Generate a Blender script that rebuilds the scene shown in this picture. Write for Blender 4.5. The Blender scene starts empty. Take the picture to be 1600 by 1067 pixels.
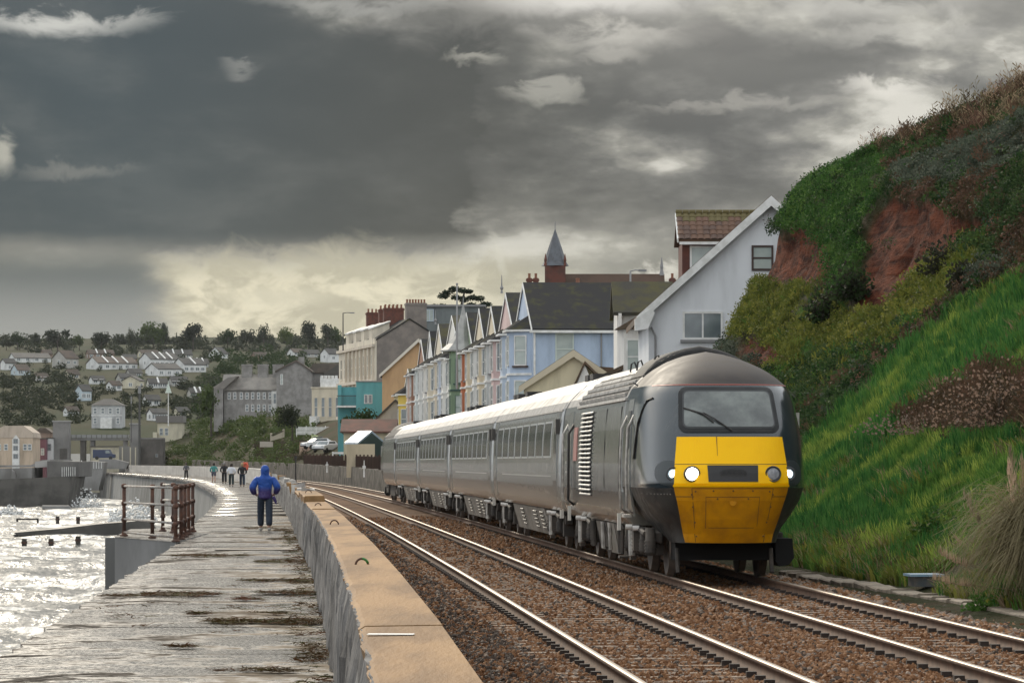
import bpy, math, random
import numpy as np
from mathutils import Vector, Matrix
random.seed(7)
RNG = np.random.default_rng(11)
SC = bpy.context.scene
COL = SC.collection
R = math.radians
# ------------------------------------------------------------------ camera
# world: X right, Y along the view, Z up, Z = 0 at the rail tops; metres
CAMZ = 1.92
F = 5600.0                       # focal length in pixels of the 1600 px wide photograph
HY = 722.0                       # horizon row of the photograph
cam = bpy.data.cameras.new('camera')
cam.sensor_width = 36.0
cam.lens = 36.0 * F / 1600.0
cam.shift_y = (HY - 533.5) / 1600.0
cam.clip_start = 0.5
cam.clip_end = 30000
cam_o = bpy.data.objects.new('camera', cam)
cam_o.location = (0, 0, CAMZ)
cam_o.rotation_euler = (R(90), 0, 0)
COL.objects.link(cam_o)
SC.camera = cam_o
# ------------------------------------------------------------------ light
SUN_AZ, SUN_EL = R(-17), R(27)   # azimuth from the view axis (+ right), elevation
SC.view_settings.view_transform = 'Standard'
SC.view_settings.look = 'None'
SC.view_settings.exposure = 0.6
SC.view_settings.gamma = 1
SC.view_settings.use_curve_mapping = False
sun = bpy.data.lights.new('sun', 'SUN')
sun.energy = 1.5
sun.angle = R(10)
sun.color = (1.0, 0.90, 0.74)
sun_o = bpy.data.objects.new('sun', sun)
sd = Vector((math.sin(SUN_AZ) * math.cos(SUN_EL), math.cos(SUN_AZ) * math.cos(SUN_EL), math.sin(SUN_EL)))
sun_o.rotation_euler = sd.to_track_quat('Z', 'Y').to_euler()
sun_o.location = (0, -20, 60)
COL.objects.link(sun_o)
SC.cycles.use_denoising = True
SC.cycles.max_bounces = 6
SC.cycles.transparent_max_bounces = 12
SC.cycles.volume_bounces = 0

class NG:
    """tiny helper for node graphs"""
    def __init__(s, tree):
        s.t = tree; s.n = tree.nodes; s.l = tree.links
    def new(s, typ, **kw):
        n = s.n.new(typ)
        for k, v in kw.items():
            setattr(n, k, v)
        return n
    def put(s, sock, v):
        if v is None: return
        if hasattr(v, 'is_linked') or isinstance(v, bpy.types.NodeSocket):
            s.l.new(v, sock)
        else:
            if isinstance(v, (tuple, list)) and len(v) == 3 and sock.type == 'RGBA': v = (*v, 1)
            sock.default_value = v
    def m(s, op, a, b=None, c=None, clamp=False):
        n = s.new('ShaderNodeMath', operation=op, use_clamp=clamp)
        s.put(n.inputs[0], a); s.put(n.inputs[1], b); s.put(n.inputs[2], c)
        return n.outputs[0]
    def ss(s, x, a, b, lo=0., hi=1.):
        n = s.new('ShaderNodeMapRange', interpolation_type='SMOOTHSTEP')
        if a > b: a, b, lo, hi = b, a, hi, lo
        s.put(n.inputs[0], x); n.inputs[1].default_value = a; n.inputs[2].default_value = b
        n.inputs[3].default_value = lo; n.inputs[4].default_value = hi
        return n.outputs[0]
    def mix(s, f, a, b, bt='MIX'):
        n = s.new('ShaderNodeMix', data_type='RGBA', blend_type=bt)
        s.put(n.inputs['Factor'], f); s.put(n.inputs[6], a); s.put(n.inputs[7], b)
        return n.outputs[2]
    def xyz(s, x=0., y=0., z=0.):
        n = s.new('ShaderNodeCombineXYZ')
        s.put(n.inputs[0], x); s.put(n.inputs[1], y); s.put(n.inputs[2], z)
        return n.outputs[0]
    def noise(s, vec, scale, detail=4., rough=.55, dist=0.):
        n = s.new('ShaderNodeTexNoise')
        if vec is not None: s.l.new(vec, n.inputs['Vector'])
        n.inputs['Scale'].default_value = scale; n.inputs['Detail'].default_value = detail
        n.inputs['Roughness'].default_value = rough; n.inputs['Distortion'].default_value = dist
        return n.outputs['Fac']
    def ramp(s, f, stops, interp='LINEAR'):
        n = s.new('ShaderNodeValToRGB'); r = n.color_ramp; r.interpolation = interp
        while len(r.elements) < len(stops): r.elements.new(.5)
        for e, (p, c) in zip(r.elements, stops):
            e.position = p; e.color = (*c, 1) if len(c) == 3 else c
        s.put(n.inputs[0], f)
        return n.outputs[0]

# ------------------------------------------------------------------ sky: broken rain cloud over a Nishita sky
world = bpy.data.worlds.new('World')
SC.world = world
world.use_nodes = True
g = NG(world.node_tree)
g.n.clear()
tc = g.new('ShaderNodeTexCoord')
sep = g.new('ShaderNodeSeparateXYZ'); g.l.new(tc.outputs['Generated'], sep.inputs[0])
az = g.m('ARCTAN2', sep.outputs[0], sep.outputs[1])
el = g.m('ARCSINE', sep.outputs[2])
p = g.xyz(az, el, 0.)
def A(px): return (px - 800) / F
def E(py): return (HY - py) / F
pw = g.xyz(g.m('MULTIPLY', az, 1.0), g.m('MULTIPLY', el, 2.6), 0.)
n_big = g.noise(pw, 13, 5, .52, .2)
n_bil = g.m('ABSOLUTE', g.m('MULTIPLY_ADD', g.noise(g.xyz(g.m('ADD', az, 7.3), g.m('MULTIPLY', el, 2.3), 4.2), 17, 7, .55, .1), 2., -1.))
n_mid = g.noise(g.xyz(g.m('ADD', az, 3.1), g.m('MULTIPLY', el, 2.2), .7), 26, 8, .56, .15)
n_fine = g.noise(g.xyz(az, g.m('MULTIPLY', el, 1.6), 1.9), 75, 8, .6, .5)
wob = g.m('SUBTRACT', n_mid, .5)
azw = g.m('ADD', az, g.m('MULTIPLY', wob, .040))
elw = g.m('ADD', el, g.m('MULTIPLY', g.m('SUBTRACT', n_fine, .5), .022))
# general broken cloud
tex = g.m('ADD', g.m('ADD', g.m('MULTIPLY', n_big, .50), g.m('MULTIPLY', n_mid, .35)), g.m('MULTIPLY_ADD', n_bil, .38, .02))
cloud = g.ramp(g.ss(tex, .40, .64), [(0, (.070, .071, .070)), (.42, (.135, .134, .126)), (.72, (.235, .23, .205)), (1, (.46, .445, .40))])
# brighter towards the upper right and the hidden sun
up = g.m('MULTIPLY', g.ss(el, .085, .16), g.ss(az, -.09, .02))
cloud = g.mix(g.m('MULTIPLY', up, .50), cloud, (.42, .405, .36))
# low pale band above the roofs
low = g.ss(elw, .085, .028)
cloud = g.mix(g.m('MULTIPLY', low, .75), cloud, (.33, .325, .275))
# the rain cell: slate grey mass with a hard lower edge
r_edge = g.m('ADD', g.ss(azw, A(760), A(690)), g.m('MULTIPLY', g.ss(azw, A(1120), A(640)), g.ss(el, E(420), E(250))), clamp=True)
b_edge = g.ss(g.m('ADD', el, g.m('MULTIPLY', wob, .010)), E(410), E(358))
t_fade = g.m('SUBTRACT', 1., g.m('MULTIPLY', g.ss(azw, A(420), A(700)), g.ss(elw, E(85), E(0))))
storm = g.m('MULTIPLY', g.m('MULTIPLY', r_edge, b_edge), t_fade)
storm_c = g.mix(g.ss(az, A(100), A(800)), (.023, .039, .050), (.038, .041, .040))
storm_c = g.mix(g.m('MULTIPLY', g.ss(n_mid, .46, .76), .22), storm_c, (.095, .10, .10))
cloud = g.mix(g.m('MULTIPLY', storm, .96), cloud, storm_c)
# bright gap under the cell
gap = g.m('MULTIPLY', g.ss(azw, A(230), A(310)), g.ss(elw, E(375), E(440)))
gap = g.m('MULTIPLY', gap, g.ss(azw, A(1000), A(640)))
gap_c = g.mix(g.ss(n_fine, .40, .62), (.33, .31, .235), (.50, .465, .35))
cloud = g.mix(gap, cloud, gap_c)
# rain curtain on the left: grey fading to pale at the skyline
rain = g.m('MULTIPLY', g.ss(azw, A(330), A(200)), g.ss(el, E(365), E(440)))
rain_c = g.mix(g.ss(el, E(400), E(525)), (.060, .076, .080), (.19, .20, .195))
cloud = g.mix(rain, cloud, rain_c)
# ragged white cumulus shreds
def shred(cx, cy, rx, ry, amt, colr, c):
    dx = g.m('DIVIDE', g.m('SUBTRACT', g.m('ADD', az, g.m('MULTIPLY', wob, .012)), A(cx)), rx / F)
    dy = g.m('DIVIDE', g.m('SUBTRACT', g.m('ADD', el, g.m('MULTIPLY', g.m('SUBTRACT', n_fine, .5), .016)), E(cy)), ry / F)
    d = g.m('SQRT', g.m('ADD', g.m('MULTIPLY', dx, dx), g.m('MULTIPLY', dy, dy)))
    d = g.m('ADD', d, g.m('MULTIPLY', g.m('SUBTRACT', n_fine, .5), 1.5))
    return g.mix(g.m('MULTIPLY', g.ss(d, 1.15, .15), amt), c, colr)
k_sh = .64
for a in ((95, 45, 150, 26, .9, (.62, .62, .58)), (380, 108, 38, 14, .45, (.35, .35, .33)), (740, 92, 62, 14, .7, (.42, .41, .36)),
          (850, 152, 72, 18, .7, (.44, .43, .38)), (5, 250, 26, 34, .8, (.50, .49, .42)), (110, 268, 120, 16, .45, (.28, .28, .26)),
          (960, 92, 62, 16, .6, (.52, .50, .45)), (1390, 142, 85, 20, .85, (.78, .75, .68)), (1150, 165, 210, 16, .45, (.50, .48, .43)), (1010, 60, 190, 26, .55, (.72, .69, .62)), (1420, 60, 160, 26, .5, (.66, .64, .58)), (1330, 20, 200, 22, .5, (.7, .68, .62)), (560, 12, 170, 16, .5, (.45, .45, .42)),
          (776, 405, 9, 40, .45, (.70, .68, .58)), (768, 372, 14, 14, .4, (.6, .58, .5)), (1030, 428, 50, 18, .75, (.80, .77, .68)), (930, 0, 240, 34, .8, (.86, .83, .77)),
          (1120, 62, 120, 30, .6, (.10, .10, .10)), (1290, 92, 190, 22, .45, (.13, .13, .125)), (430, 470, 90, 22, .5, (.78, .73, .56))):
    cloud = shred(*a[:5], tuple(x * k_sh for x in a[5]), cloud)
# away from the view the rain cloud thins to a bright overcast
away = g.m('MAXIMUM', g.ss(el, .13, .42), g.ss(g.m('ABSOLUTE', az), .22, .9))
over = g.mix(n_big, (.62, .66, .70), (.92, .93, .93))
cloud = g.mix(away, cloud, over)
# thin cloud in front of the sun
dv = g.new('ShaderNodeVectorMath', operation='DOT_PRODUCT')
g.l.new(tc.outputs['Generated'], dv.inputs[0]); dv.inputs[1].default_value = sd
halo = g.m('POWER', g.m('MAXIMUM', dv.outputs['Value'], 0.), 14.)
cloud = g.mix(g.m('MULTIPLY', halo, g.ss(el, .11, .3)), cloud, (1.15, 1.06, .92))
cl10 = g.mix(1., cloud, (10, 10, 10), 'MULTIPLY')
sky = g.new('ShaderNodeTexSky', sky_type='NISHITA')
sky.sun_disc = False
sky.sun_elevation = SUN_EL
sky.sun_rotation = SUN_AZ
fin = g.mix(.985, sky.outputs[0], cl10)
bg = g.new('ShaderNodeBackground'); g.l.new(fin, bg.inputs[0]); bg.inputs[1].default_value = .1
wo = g.new('ShaderNodeOutputWorld'); g.l.new(bg.outputs[0], wo.inputs[0])

# ------------------------------------------------------------------ helpers: materials
MATS = {}
def M(name, col, rough=.7, col2=None, scale=3., detail=5., bump=0., bscale=None, metal=0., spec=.5, stretch=None, thr=(.38, .62), rough2=None, coord='Object'):
    if name in MATS: return MATS[name]
    m = bpy.data.materials.new(name); m.use_nodes = True
    q = NG(m.node_tree); b = q.n['Principled BSDF']
    b.inputs['Roughness'].default_value = rough; b.inputs['Metallic'].default_value = metal
    b.inputs['Specular IOR Level'].default_value = spec
    b.inputs['Base Color'].default_value = (*col, 1)
    if col2 is not None or bump or rough2 is not None:
        t = q.new('ShaderNodeTexCoord'); v = t.outputs[coord]
        if stretch:
            mp = q.new('ShaderNodeMapping'); q.l.new(v, mp.inputs[0]); mp.inputs['Scale'].default_value = stretch; v = mp.outputs[0]
        f = q.noise(v, scale, detail, .6)
        fs = q.ss(f, *thr)
        if col2 is not None: q.l.new(q.mix(fs, col, col2), b.inputs['Base Color'])
        if rough2 is not None:
            mr = q.new('ShaderNodeMapRange'); q.l.new(fs, mr.inputs[0]); mr.inputs[3].default_value = rough; mr.inputs[4].default_value = rough2
            q.l.new(mr.outputs[0], b.inputs['Roughness'])
        if bump:
            f2 = q.noise(v, bscale or scale * 4, 6, .6)
            bp = q.new('ShaderNodeBump'); bp.inputs['Strength'].default_value = min(1, bump); bp.inputs['Distance'].default_value = .02 * max(1, bump)
            q.l.new(f2, bp.inputs['Height']); q.l.new(bp.outputs[0], b.inputs['Normal'])
    MATS[name] = m
    return m
def emis(name, col, s):
    m = M(name, col, .3); b = m.node_tree.nodes['Principled BSDF']
    b.inputs['Emission Color'].default_value = (*col, 1); b.inputs['Emission Strength'].default_value = s
    return m

# ------------------------------------------------------------------ helpers: meshes and objects
class MB:
    def __init__(s): s.v = []; s.f = []
    def add(s, vs, fs):
        o = len(s.v); s.v += [tuple(a) for a in vs]; s.f += [tuple(i + o for i in f) for f in fs]; return s
    def box(s, x0, x1, y0, y1, z0, z1):
        return s.add([(x, y, z) for z in (z0, z1) for y in (y0, y1) for x in (x0, x1)],
                     [(0, 2, 3, 1), (4, 5, 7, 6), (0, 1, 5, 4), (2, 6, 7, 3), (0, 4, 6, 2), (1, 3, 7, 5)])
    def prism(s, poly, axis, a, b):
        """poly: 2-D points; axis: the axis it is extruded along, from a to b"""
        def mk(p, t): return {'x': (t, p[0], p[1]), 'y': (p[0], t, p[1]), 'z': (p[0], p[1], t)}[axis]
        n = len(poly)
        return s.add([mk(q, a) for q in poly] + [mk(q, b) for q in poly],
                     [tuple(range(n))[::-1], tuple(range(n, 2 * n))] + [(i, (i + 1) % n, n + (i + 1) % n, n + i) for i in range(n)])
    def tube(s, pts, r, n=6, caps=True):
        pts = [Vector(q) for q in pts]; rs = r if isinstance(r, (list, tuple)) else [r] * len(pts)
        o = len(s.v)
        for i, q in enumerate(pts):
            d = (pts[min(i + 1, len(pts) - 1)] - pts[max(i - 1, 0)]).normalized()
            a = d.orthogonal().normalized() if i == 0 else (a - d * a.dot(d)).normalized()
            b = d.cross(a)
            for k in range(n):
                t = 2 * math.pi * k / n
                s.v.append(tuple(q + (a * math.cos(t) + b * math.sin(t)) * rs[i]))
        for i in range(len(pts) - 1):
            for k in range(n):
                s.f.append((o + i * n + k, o + i * n + (k + 1) % n, o + (i + 1) * n + (k + 1) % n, o + (i + 1) * n + k))
        if caps:
            s.f.append(tuple(o + k for k in range(n))[::-1]); s.f.append(tuple(o + (len(pts) - 1) * n + k for k in range(n)))
        return s
    def cyl(s, p0, p1, r, n=12): return s.tube([p0, p1], r, n)
    def lathe(s, prof, n=12, c=(0, 0, 0)):
        o = len(s.v)
        for r, z in prof:
            for k in range(n):
                t = 2 * math.pi * k / n; s.v.append((c[0] + r * math.cos(t), c[1] + r * math.sin(t), c[2] + z))
        for i in range(len(prof) - 1):
            for k in range(n):
                s.f.append((o + i * n + k, o + i * n + (k + 1) % n, o + (i + 1) * n + (k + 1) % n, o + (i + 1) * n + k))
        s.f.append(tuple(o + k for k in range(n))[::-1]); s.f.append(tuple(o + (len(prof) - 1) * n + k for k in range(n)))
        return s
    def grid(s, fn, nu, nv):
        o = len(s.v)
        for i in range(nu + 1):
            for j in range(nv + 1): s.v.append(tuple(fn(i / nu, j / nv)))
        for i in range(nu):
            for j in range(nv):
                a = o + i * (nv + 1) + j; s.f.append((a, a + 1, a + nv + 2, a + nv + 1))
        return s
    def mesh(s, name, mat, smooth=False):
        me = bpy.data.meshes.new(name); me.from_pydata(s.v, [], s.f); me.update()
        if mat: me.materials.append(mat)
        if smooth: me.polygons.foreach_set('use_smooth', [True] * len(me.polygons))
        return me
    def build(s, name, mat, parent=None, smooth=False, loc=None, rot=None):
        return link(name, s.mesh(name, mat, smooth), parent, loc, rot)
def link(name, me, parent=None, loc=None, rot=None):
    o = bpy.data.objects.new(name, me); COL.objects.link(o)
    if parent: o.parent = parent
    if loc: o.location = loc
    if rot: o.rotation_euler = rot
    return o
def npmesh(name, V, Fc, mat=None, smooth=False):
    """V (n,3), Fc (m,k) arrays -> mesh"""
    me = bpy.data.meshes.new(name); V = np.asarray(V, np.float32); Fc = np.asarray(Fc, np.int32); k = Fc.shape[1]
    me.vertices.add(len(V)); me.vertices.foreach_set('co', V.ravel())
    me.loops.add(Fc.size); me.loops.foreach_set('vertex_index', Fc.ravel())
    me.polygons.add(len(Fc)); me.polygons.foreach_set('loop_start', np.arange(0, Fc.size, k, dtype=np.int32))
    me.update(calc_edges=True)
    if mat: me.materials.append(mat)
    if smooth: me.polygons.foreach_set('use_smooth', [True] * len(me.polygons))
    return me
def tag(o, label=None, cat=None, group=None, kind=None):
    if label: o['label'] = label
    if cat: o['category'] = cat
    if group: o['group'] = group
    if kind: o['kind'] = kind
    return o
def thing(name, label, cat, loc=(0, 0, 0), rz=0., group=None):
    o = bpy.data.objects.new(name, None); COL.objects.link(o)
    o.empty_display_size = .3
    o.location = loc; o.rotation_euler = (0, 0, rz)
    return tag(o, label, cat, group)
def P(px, py, Y): return Vector(((px - 800) / F * Y, Y, CAMZ + (HY - py) / F * Y))
def at(px, z, py): Y = F * (CAMZ - z) / (py - HY); return Vector(((px - 800) / F * Y, Y, z))
# instanced scatter for uncountable stuff: points with rotation, scale and prototype index
def protos(name, meshes):
    c = bpy.data.collections.new(name)
    for i, me in enumerate(meshes):
        c.objects.link(bpy.data.objects.new(f'{name}_{chr(97 + i)}', me))
    return c
def scatter(name, label, pts, rot, scl, idx, coll, parent=None):
    me = bpy.data.meshes.new(name); n = len(pts)
    me.vertices.add(n); me.vertices.foreach_set('co', np.asarray(pts, np.float32).ravel())
    for nm, typ, dat, key in (('rot', 'FLOAT_VECTOR', rot, 'vector'), ('scl', 'FLOAT_VECTOR', scl, 'vector'), ('idx', 'INT', idx, 'value')):
        a = me.attributes.new(nm, typ, 'POINT'); a.data.foreach_set(key, np.asarray(dat, np.int32 if typ == 'INT' else np.float32).ravel())
    o = link(name, me, parent); tag(o, label, None, None, 'stuff')
    t = bpy.data.node_groups.new(name + '_scatter', 'GeometryNodeTree')
    t.interface.new_socket('Geometry', in_out='INPUT', socket_type='NodeSocketGeometry')
    t.interface.new_socket('Geometry', in_out='OUTPUT', socket_type='NodeSocketGeometry')
    q = NG(t); gi = q.new('NodeGroupInput'); go = q.new('NodeGroupOutput')
    ci = q.new('GeometryNodeCollectionInfo'); ci.inputs['Collection'].default_value = coll
    ci.inputs['Separate Children'].default_value = True; ci.inputs['Reset Children'].default_value = True
    ip = q.new('GeometryNodeInstanceOnPoints'); ip.inputs['Pick Instance'].default_value = True
    def attr(nm, dt):
        a = q.new('GeometryNodeInputNamedAttribute', data_type=dt); a.inputs['Name'].default_value = nm
        return a.outputs['Attribute']
    q.l.new(gi.outputs[0], ip.inputs['Points']); q.l.new(ci.outputs[0], ip.inputs['Instance'])
    q.l.new(attr('idx', 'INT'), ip.inputs['Instance Index'])
    q.l.new(attr('rot', 'FLOAT_VECTOR'), ip.inputs['Rotation']); q.l.new(attr('scl', 'FLOAT_VECTOR'), ip.inputs['Scale'])
    q.l.new(ip.outputs[0], go.inputs[0])
    md = o.modifiers.new('scatter', 'NODES'); md.node_group = t
    return o
def vnoise(x, y, s=1., seed=0, oct=4):
    """cheap numpy value noise, -1..1"""
    x = np.asarray(x, float); y = np.asarray(y, float); out = np.zeros(np.broadcast(x, y).shape); amp = 1.; tot = 0.
    def h(i, j, k):
        n = (i * 374761393 + j * 668265263 + (seed + k) * 974711) & 0x7fffffff
        n = ((n ^ (n >> 13)) * 1274126177) & 0x7fffffff
        return ((n ^ (n >> 16)) & 0xffff) / 32767.5 - 1
    for k in range(oct):
        u = x * s * 2 ** k; v = y * s * 2 ** k
        i = np.floor(u).astype(np.int64); j = np.floor(v).astype(np.int64); fu = u - i; fv = v - j
        fu = fu * fu * (3 - 2 * fu); fv = fv * fv * (3 - 2 * fv)
        out = out + amp * ((h(i, j, k) * (1 - fu) + h(i + 1, j, k) * fu) * (1 - fv) + (h(i, j + 1, k) * (1 - fu) + h(i + 1, j + 1, k) * fu) * fv)
        tot += amp; amp *= .5
    return out / tot
def sstep(x, a, b):
    t = np.clip((np.asarray(x, float) - a) / (b - a), 0, 1); return t * t * (3 - 2 * t)

# ------------------------------------------------------------------ the line of the railway
def cn(Y):
    """centre of the near (seaward) track"""
    Y = np.asarray(Y, float)
    return 1.91 - .0632 * (Y - 31.2) - 4.35e-5 * (Y - 31.2) ** 2 - 9.5e-5 * np.clip(Y - 260, 0, None) ** 2
def cf(Y): return cn(Y) + 3.4
# ================================================================== setting: sea, promenade, sea wall, track bed, cliff, land
PZ = .12                                     # promenade level
SEA = -4.0
def wallL(Y):
    Y = np.asarray(Y, float)
    near = np.interp(Y, [4, 13.3, 18.3, 26.1, 35.9, 56, 72.9], [-.10, -.55, -.81, -1.25, -1.83, -3.09, -4.23])
    return np.where(Y < 72.9, near, cn(Y) - 3.46)
PL = np.array([(4, -3.05), (33.3, -4.78), (55, -6.05), (80, -7.48), (98, -8.74), (103, -9.2), (129, -11), (165, -13.6), (190, -15.6), (219, -18.2), (265, -22.7),
               (336, -30), (388, -36), (458, -45.8), (530, -56.8), (630, -71.4), (700, -86)])
def promL(Y): return np.interp(Y, PL[:, 0], PL[:, 1])

# ---- sea
def sea_z(X, Y):
    z = .13 * np.sin(.42 * X + .30 * Y + 1.3 * vnoise(X, Y, .03, 3)) + .10 * np.sin(.31 * X - .55 * Y + 2 * vnoise(X, Y, .05, 5))
    z = z + .18 * vnoise(X, Y, .16, 9, 4) + .10 * vnoise(X, Y * .6, .8, 14, 3)
    crest = np.exp(-((X + .16 * Y + 2.2 * vnoise(X, Y, .05, 31)) + 24) ** 2 / 5) + .8 * np.exp(-((X + .21 * Y + 3 * vnoise(X, Y, .04, 33)) + 52) ** 2 / 9) + .8 * np.exp(-((X + .17 * Y + 3 * vnoise(X, Y, .04, 37)) + 14) ** 2 / 3)
    return z + .35 * crest, crest
gx = np.arange(-120, -4, .6); gy = np.arange(48, 560, .75)
XX, YY = np.meshgrid(gx, gy, indexing='ij')
ZZ, CR = sea_z(XX, YY)
V = np.stack([XX, YY, SEA + ZZ], -1).reshape(-1, 3)
nx, ny = XX.shape
ii = (np.arange(nx - 1)[:, None] * ny + np.arange(ny - 1)[None]).ravel()
Q = np.stack([ii, ii + ny, ii + ny + 1, ii + 1], 1)
ms = bpy.data.materials.new('sea_water'); ms.use_nodes = True; q = NG(ms.node_tree); b = q.n['Principled BSDF']
geo = q.new('ShaderNodeNewGeometry'); pos = geo.outputs['Position']
mp = q.new('ShaderNodeMapping'); q.l.new(pos, mp.inputs[0]); mp.inputs['Scale'].default_value = (1, .45, 1)
f1 = q.noise(mp.outputs[0], .45, 5, .6, .9); f2 = q.noise(mp.outputs[0], .09, 4, .6, .6)
at_ = q.new('ShaderNodeAttribute', attribute_name='foam')
foam = q.ss(q.m('ADD', q.m('ADD', q.m('MULTIPLY', f1, .62), q.m('MULTIPLY', f2, .55)), q.m('MULTIPLY', at_.outputs['Fac'], .24)), .56, .74)
q.l.new(q.mix(foam, (.055, .06, .058), (.44, .45, .45)), b.inputs['Base Color'])
q.l.new(q.mix(foam, (.24, .24, .24), (.7, .7, .7)), b.inputs['Roughness'])
bp = q.new('ShaderNodeBump'); b.inputs['Specular IOR Level'].default_value = .35; bp.inputs['Strength'].default_value = 1.; bp.inputs['Distance'].default_value = .35
q.l.new(q.noise(mp.outputs[0], .6, 5, .58, .4), bp.inputs['Height']); q.l.new(bp.outputs[0], b.inputs['Normal'])
me = npmesh('sea', V, Q, ms, True)
a = me.attributes.new('foam', 'FLOAT', 'POINT'); a.data.foreach_set('value', CR.reshape(-1).astype(np.float32))
tag(link('sea', me), kind='structure')
mb = MB()   # open water round the modelled shore, in one ring
mb.add([(-2700, -300, SEA - .5), (-4, -300, SEA - .5), (-4, 700, SEA - .5), (-2700, 2700, SEA - .5), (2700, 2700, SEA - .5), (2700, -300, SEA - .5)], [(0, 1, 2, 3), (2, 1, 5, 4), (3, 2, 4)])
tag(mb.build('open_sea', ms), kind='structure')

# ---- promenade
mpv = bpy.data.materials.new('wet_concrete'); mpv.use_nodes = True; q = NG(mpv.node_tree); b = q.n['Principled BSDF']
geo = q.new('ShaderNodeNewGeometry'); pos = geo.outputs['Position']
f1 = q.noise(pos, .55, 6, .62, .5); f2 = q.noise(pos, 3.2, 7, .65, .4); f3 = q.noise(pos, 26, 6, .6)
ed = q.new('ShaderNodeAttribute', attribute_name='seaside').outputs['Fac']
edge = q.ss(q.m('ADD', ed, q.m('MULTIPLY', q.m('SUBTRACT', f2, .5), .9)), .78, .30)
wet = q.ss(q.m('ADD', q.m('MULTIPLY', f1, .65), q.m('MULTIPLY', f2, .35)), .435, .515)
base = q.mix(q.ss(f2, .35, .65), (.30, .252, .195), (.145, .12, .095))
f4 = q.noise(pos, 7.5, 6, .7)
edc = q.mix(q.ss(q.m('ADD', q.m('MULTIPLY', f3, .4), q.m('MULTIPLY', f4, .6)), .43, .58), (.022, .020, .018), (.15, .135, .12))
q.l.new(q.mix(q.m('MULTIPLY', edge, .9), q.mix(wet, base, (.045, .039, .033)), edc), b.inputs['Base Color'])
rg = q.mix(wet, (.85, .85, .85), (.16, .16, .16))
q.l.new(q.mix(q.m('MULTIPLY', q.ss(f3, .4, .62), .5), rg, (.48, .48, .48)), b.inputs['Roughness'])
q.l.new(q.m('MULTIPLY_ADD', q.m('MULTIPLY', wet, q.ss(f2, .30, .62)), .75, .0), b.inputs['Specular IOR Level'])
hgt = q.m('ADD', q.m('MULTIPLY', f2, .7), q.m('MULTIPLY', f3, .3))
bp = q.new('ShaderNodeBump'); bp.inputs['Distance'].default_value = .035
q.l.new(q.mix(wet, (.8, .8, .8), (.28, .28, .28)), bp.inputs['Strength']); q.l.new(hgt, bp.inputs['Height']); q.l.new(bp.outputs[0], b.inputs['Normal'])
# the body of the sea wall under the walkway, with its seaward face
msw = M('seawall_concrete', (.20, .20, .19), .75, (.11, .11, .105), .5, 6, .7, 6, stretch=(1, 1, .35))
mprom = MB(); n0 = 0
ys = np.unique(np.concatenate([np.arange(4, 130, 2.), np.arange(130, 704, 6.)]))
for y in ys:
    l, w = float(promL(y)), float(wallL(y)) + .05
    mprom.v += [(l - .35, y, SEA - 1.5), (l + .25, y, PZ - .14), (w, y, PZ - .14), (w, y, SEA - 1.5)]
for i in range(len(ys) - 1):
    o = i * 4
    mprom.f += [(o, o + 4, o + 5, o + 1), (o + 1, o + 5, o + 6, o + 2), (o + 2, o + 6, o + 7, o + 3)]
mprom.f += [(0, 1, 2, 3)]
prom = tag(mprom.build('promenade', msw), kind='structure')
# walkway slabs cast bay by bay
y = 6.; k = 0
while y < 640:
    L = (2.4 + 1.2 * random.random()) if y < 120 else (9 if y < 300 else 24)
    y1 = min(y + L, 648)
    dz0, dz1 = random.uniform(-.006, .012), random.uniform(-.006, .012)
    sb = MB()
    nu, nv = (8, 12) if y < 120 else (2, 2)
    def fn(u, v, y=y, y1=y1, dz0=dz0, dz1=dz1):
        yy = y + .02 + (y1 - y - .04) * u
        l, w = float(promL(yy)), float(wallL(yy))
        edge = .10 * float(vnoise(yy * 2.1, 3.3, 1.2, 61)) if y < 120 else 0
        x = l + edge + (w - l - edge) * v
        fall = -.025 * (1 - sstep(v, 0, .25))
        return (x, yy, PZ + dz0 + (dz1 - dz0) * v + float(fall) + .012 * float(vnoise(x, yy, .8, 5)) - .01)
    sb.grid(fn, nu, nv)
    vs = len(sb.v)
    ring = [i * (nv + 1) for i in range(nu + 1)] + [nu * (nv + 1) + j for j in range(1, nv + 1)] + [i * (nv + 1) + nv for i in range(nu - 1, -1, -1)] + [j for j in range(nv - 1, 0, -1)]
    o = len(sb.v); sb.v += [(sb.v[i][0], sb.v[i][1], sb.v[i][2] - .22) for i in ring]
    n = len(ring); sb.f += [(ring[i], ring[(i + 1) % n], o + (i + 1) % n, o + i) for i in range(n)]
    so = sb.build('concrete_slab', mpv, prom, True if y > 120 else False)
    ea = so.data.attributes.new('seaside', 'FLOAT', 'POINT')
    ea.data.foreach_set('value', [float((v[0] - promL(v[1])) / (wallL(v[1]) - promL(v[1]))) for v in sb.v]); y = y1

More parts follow.
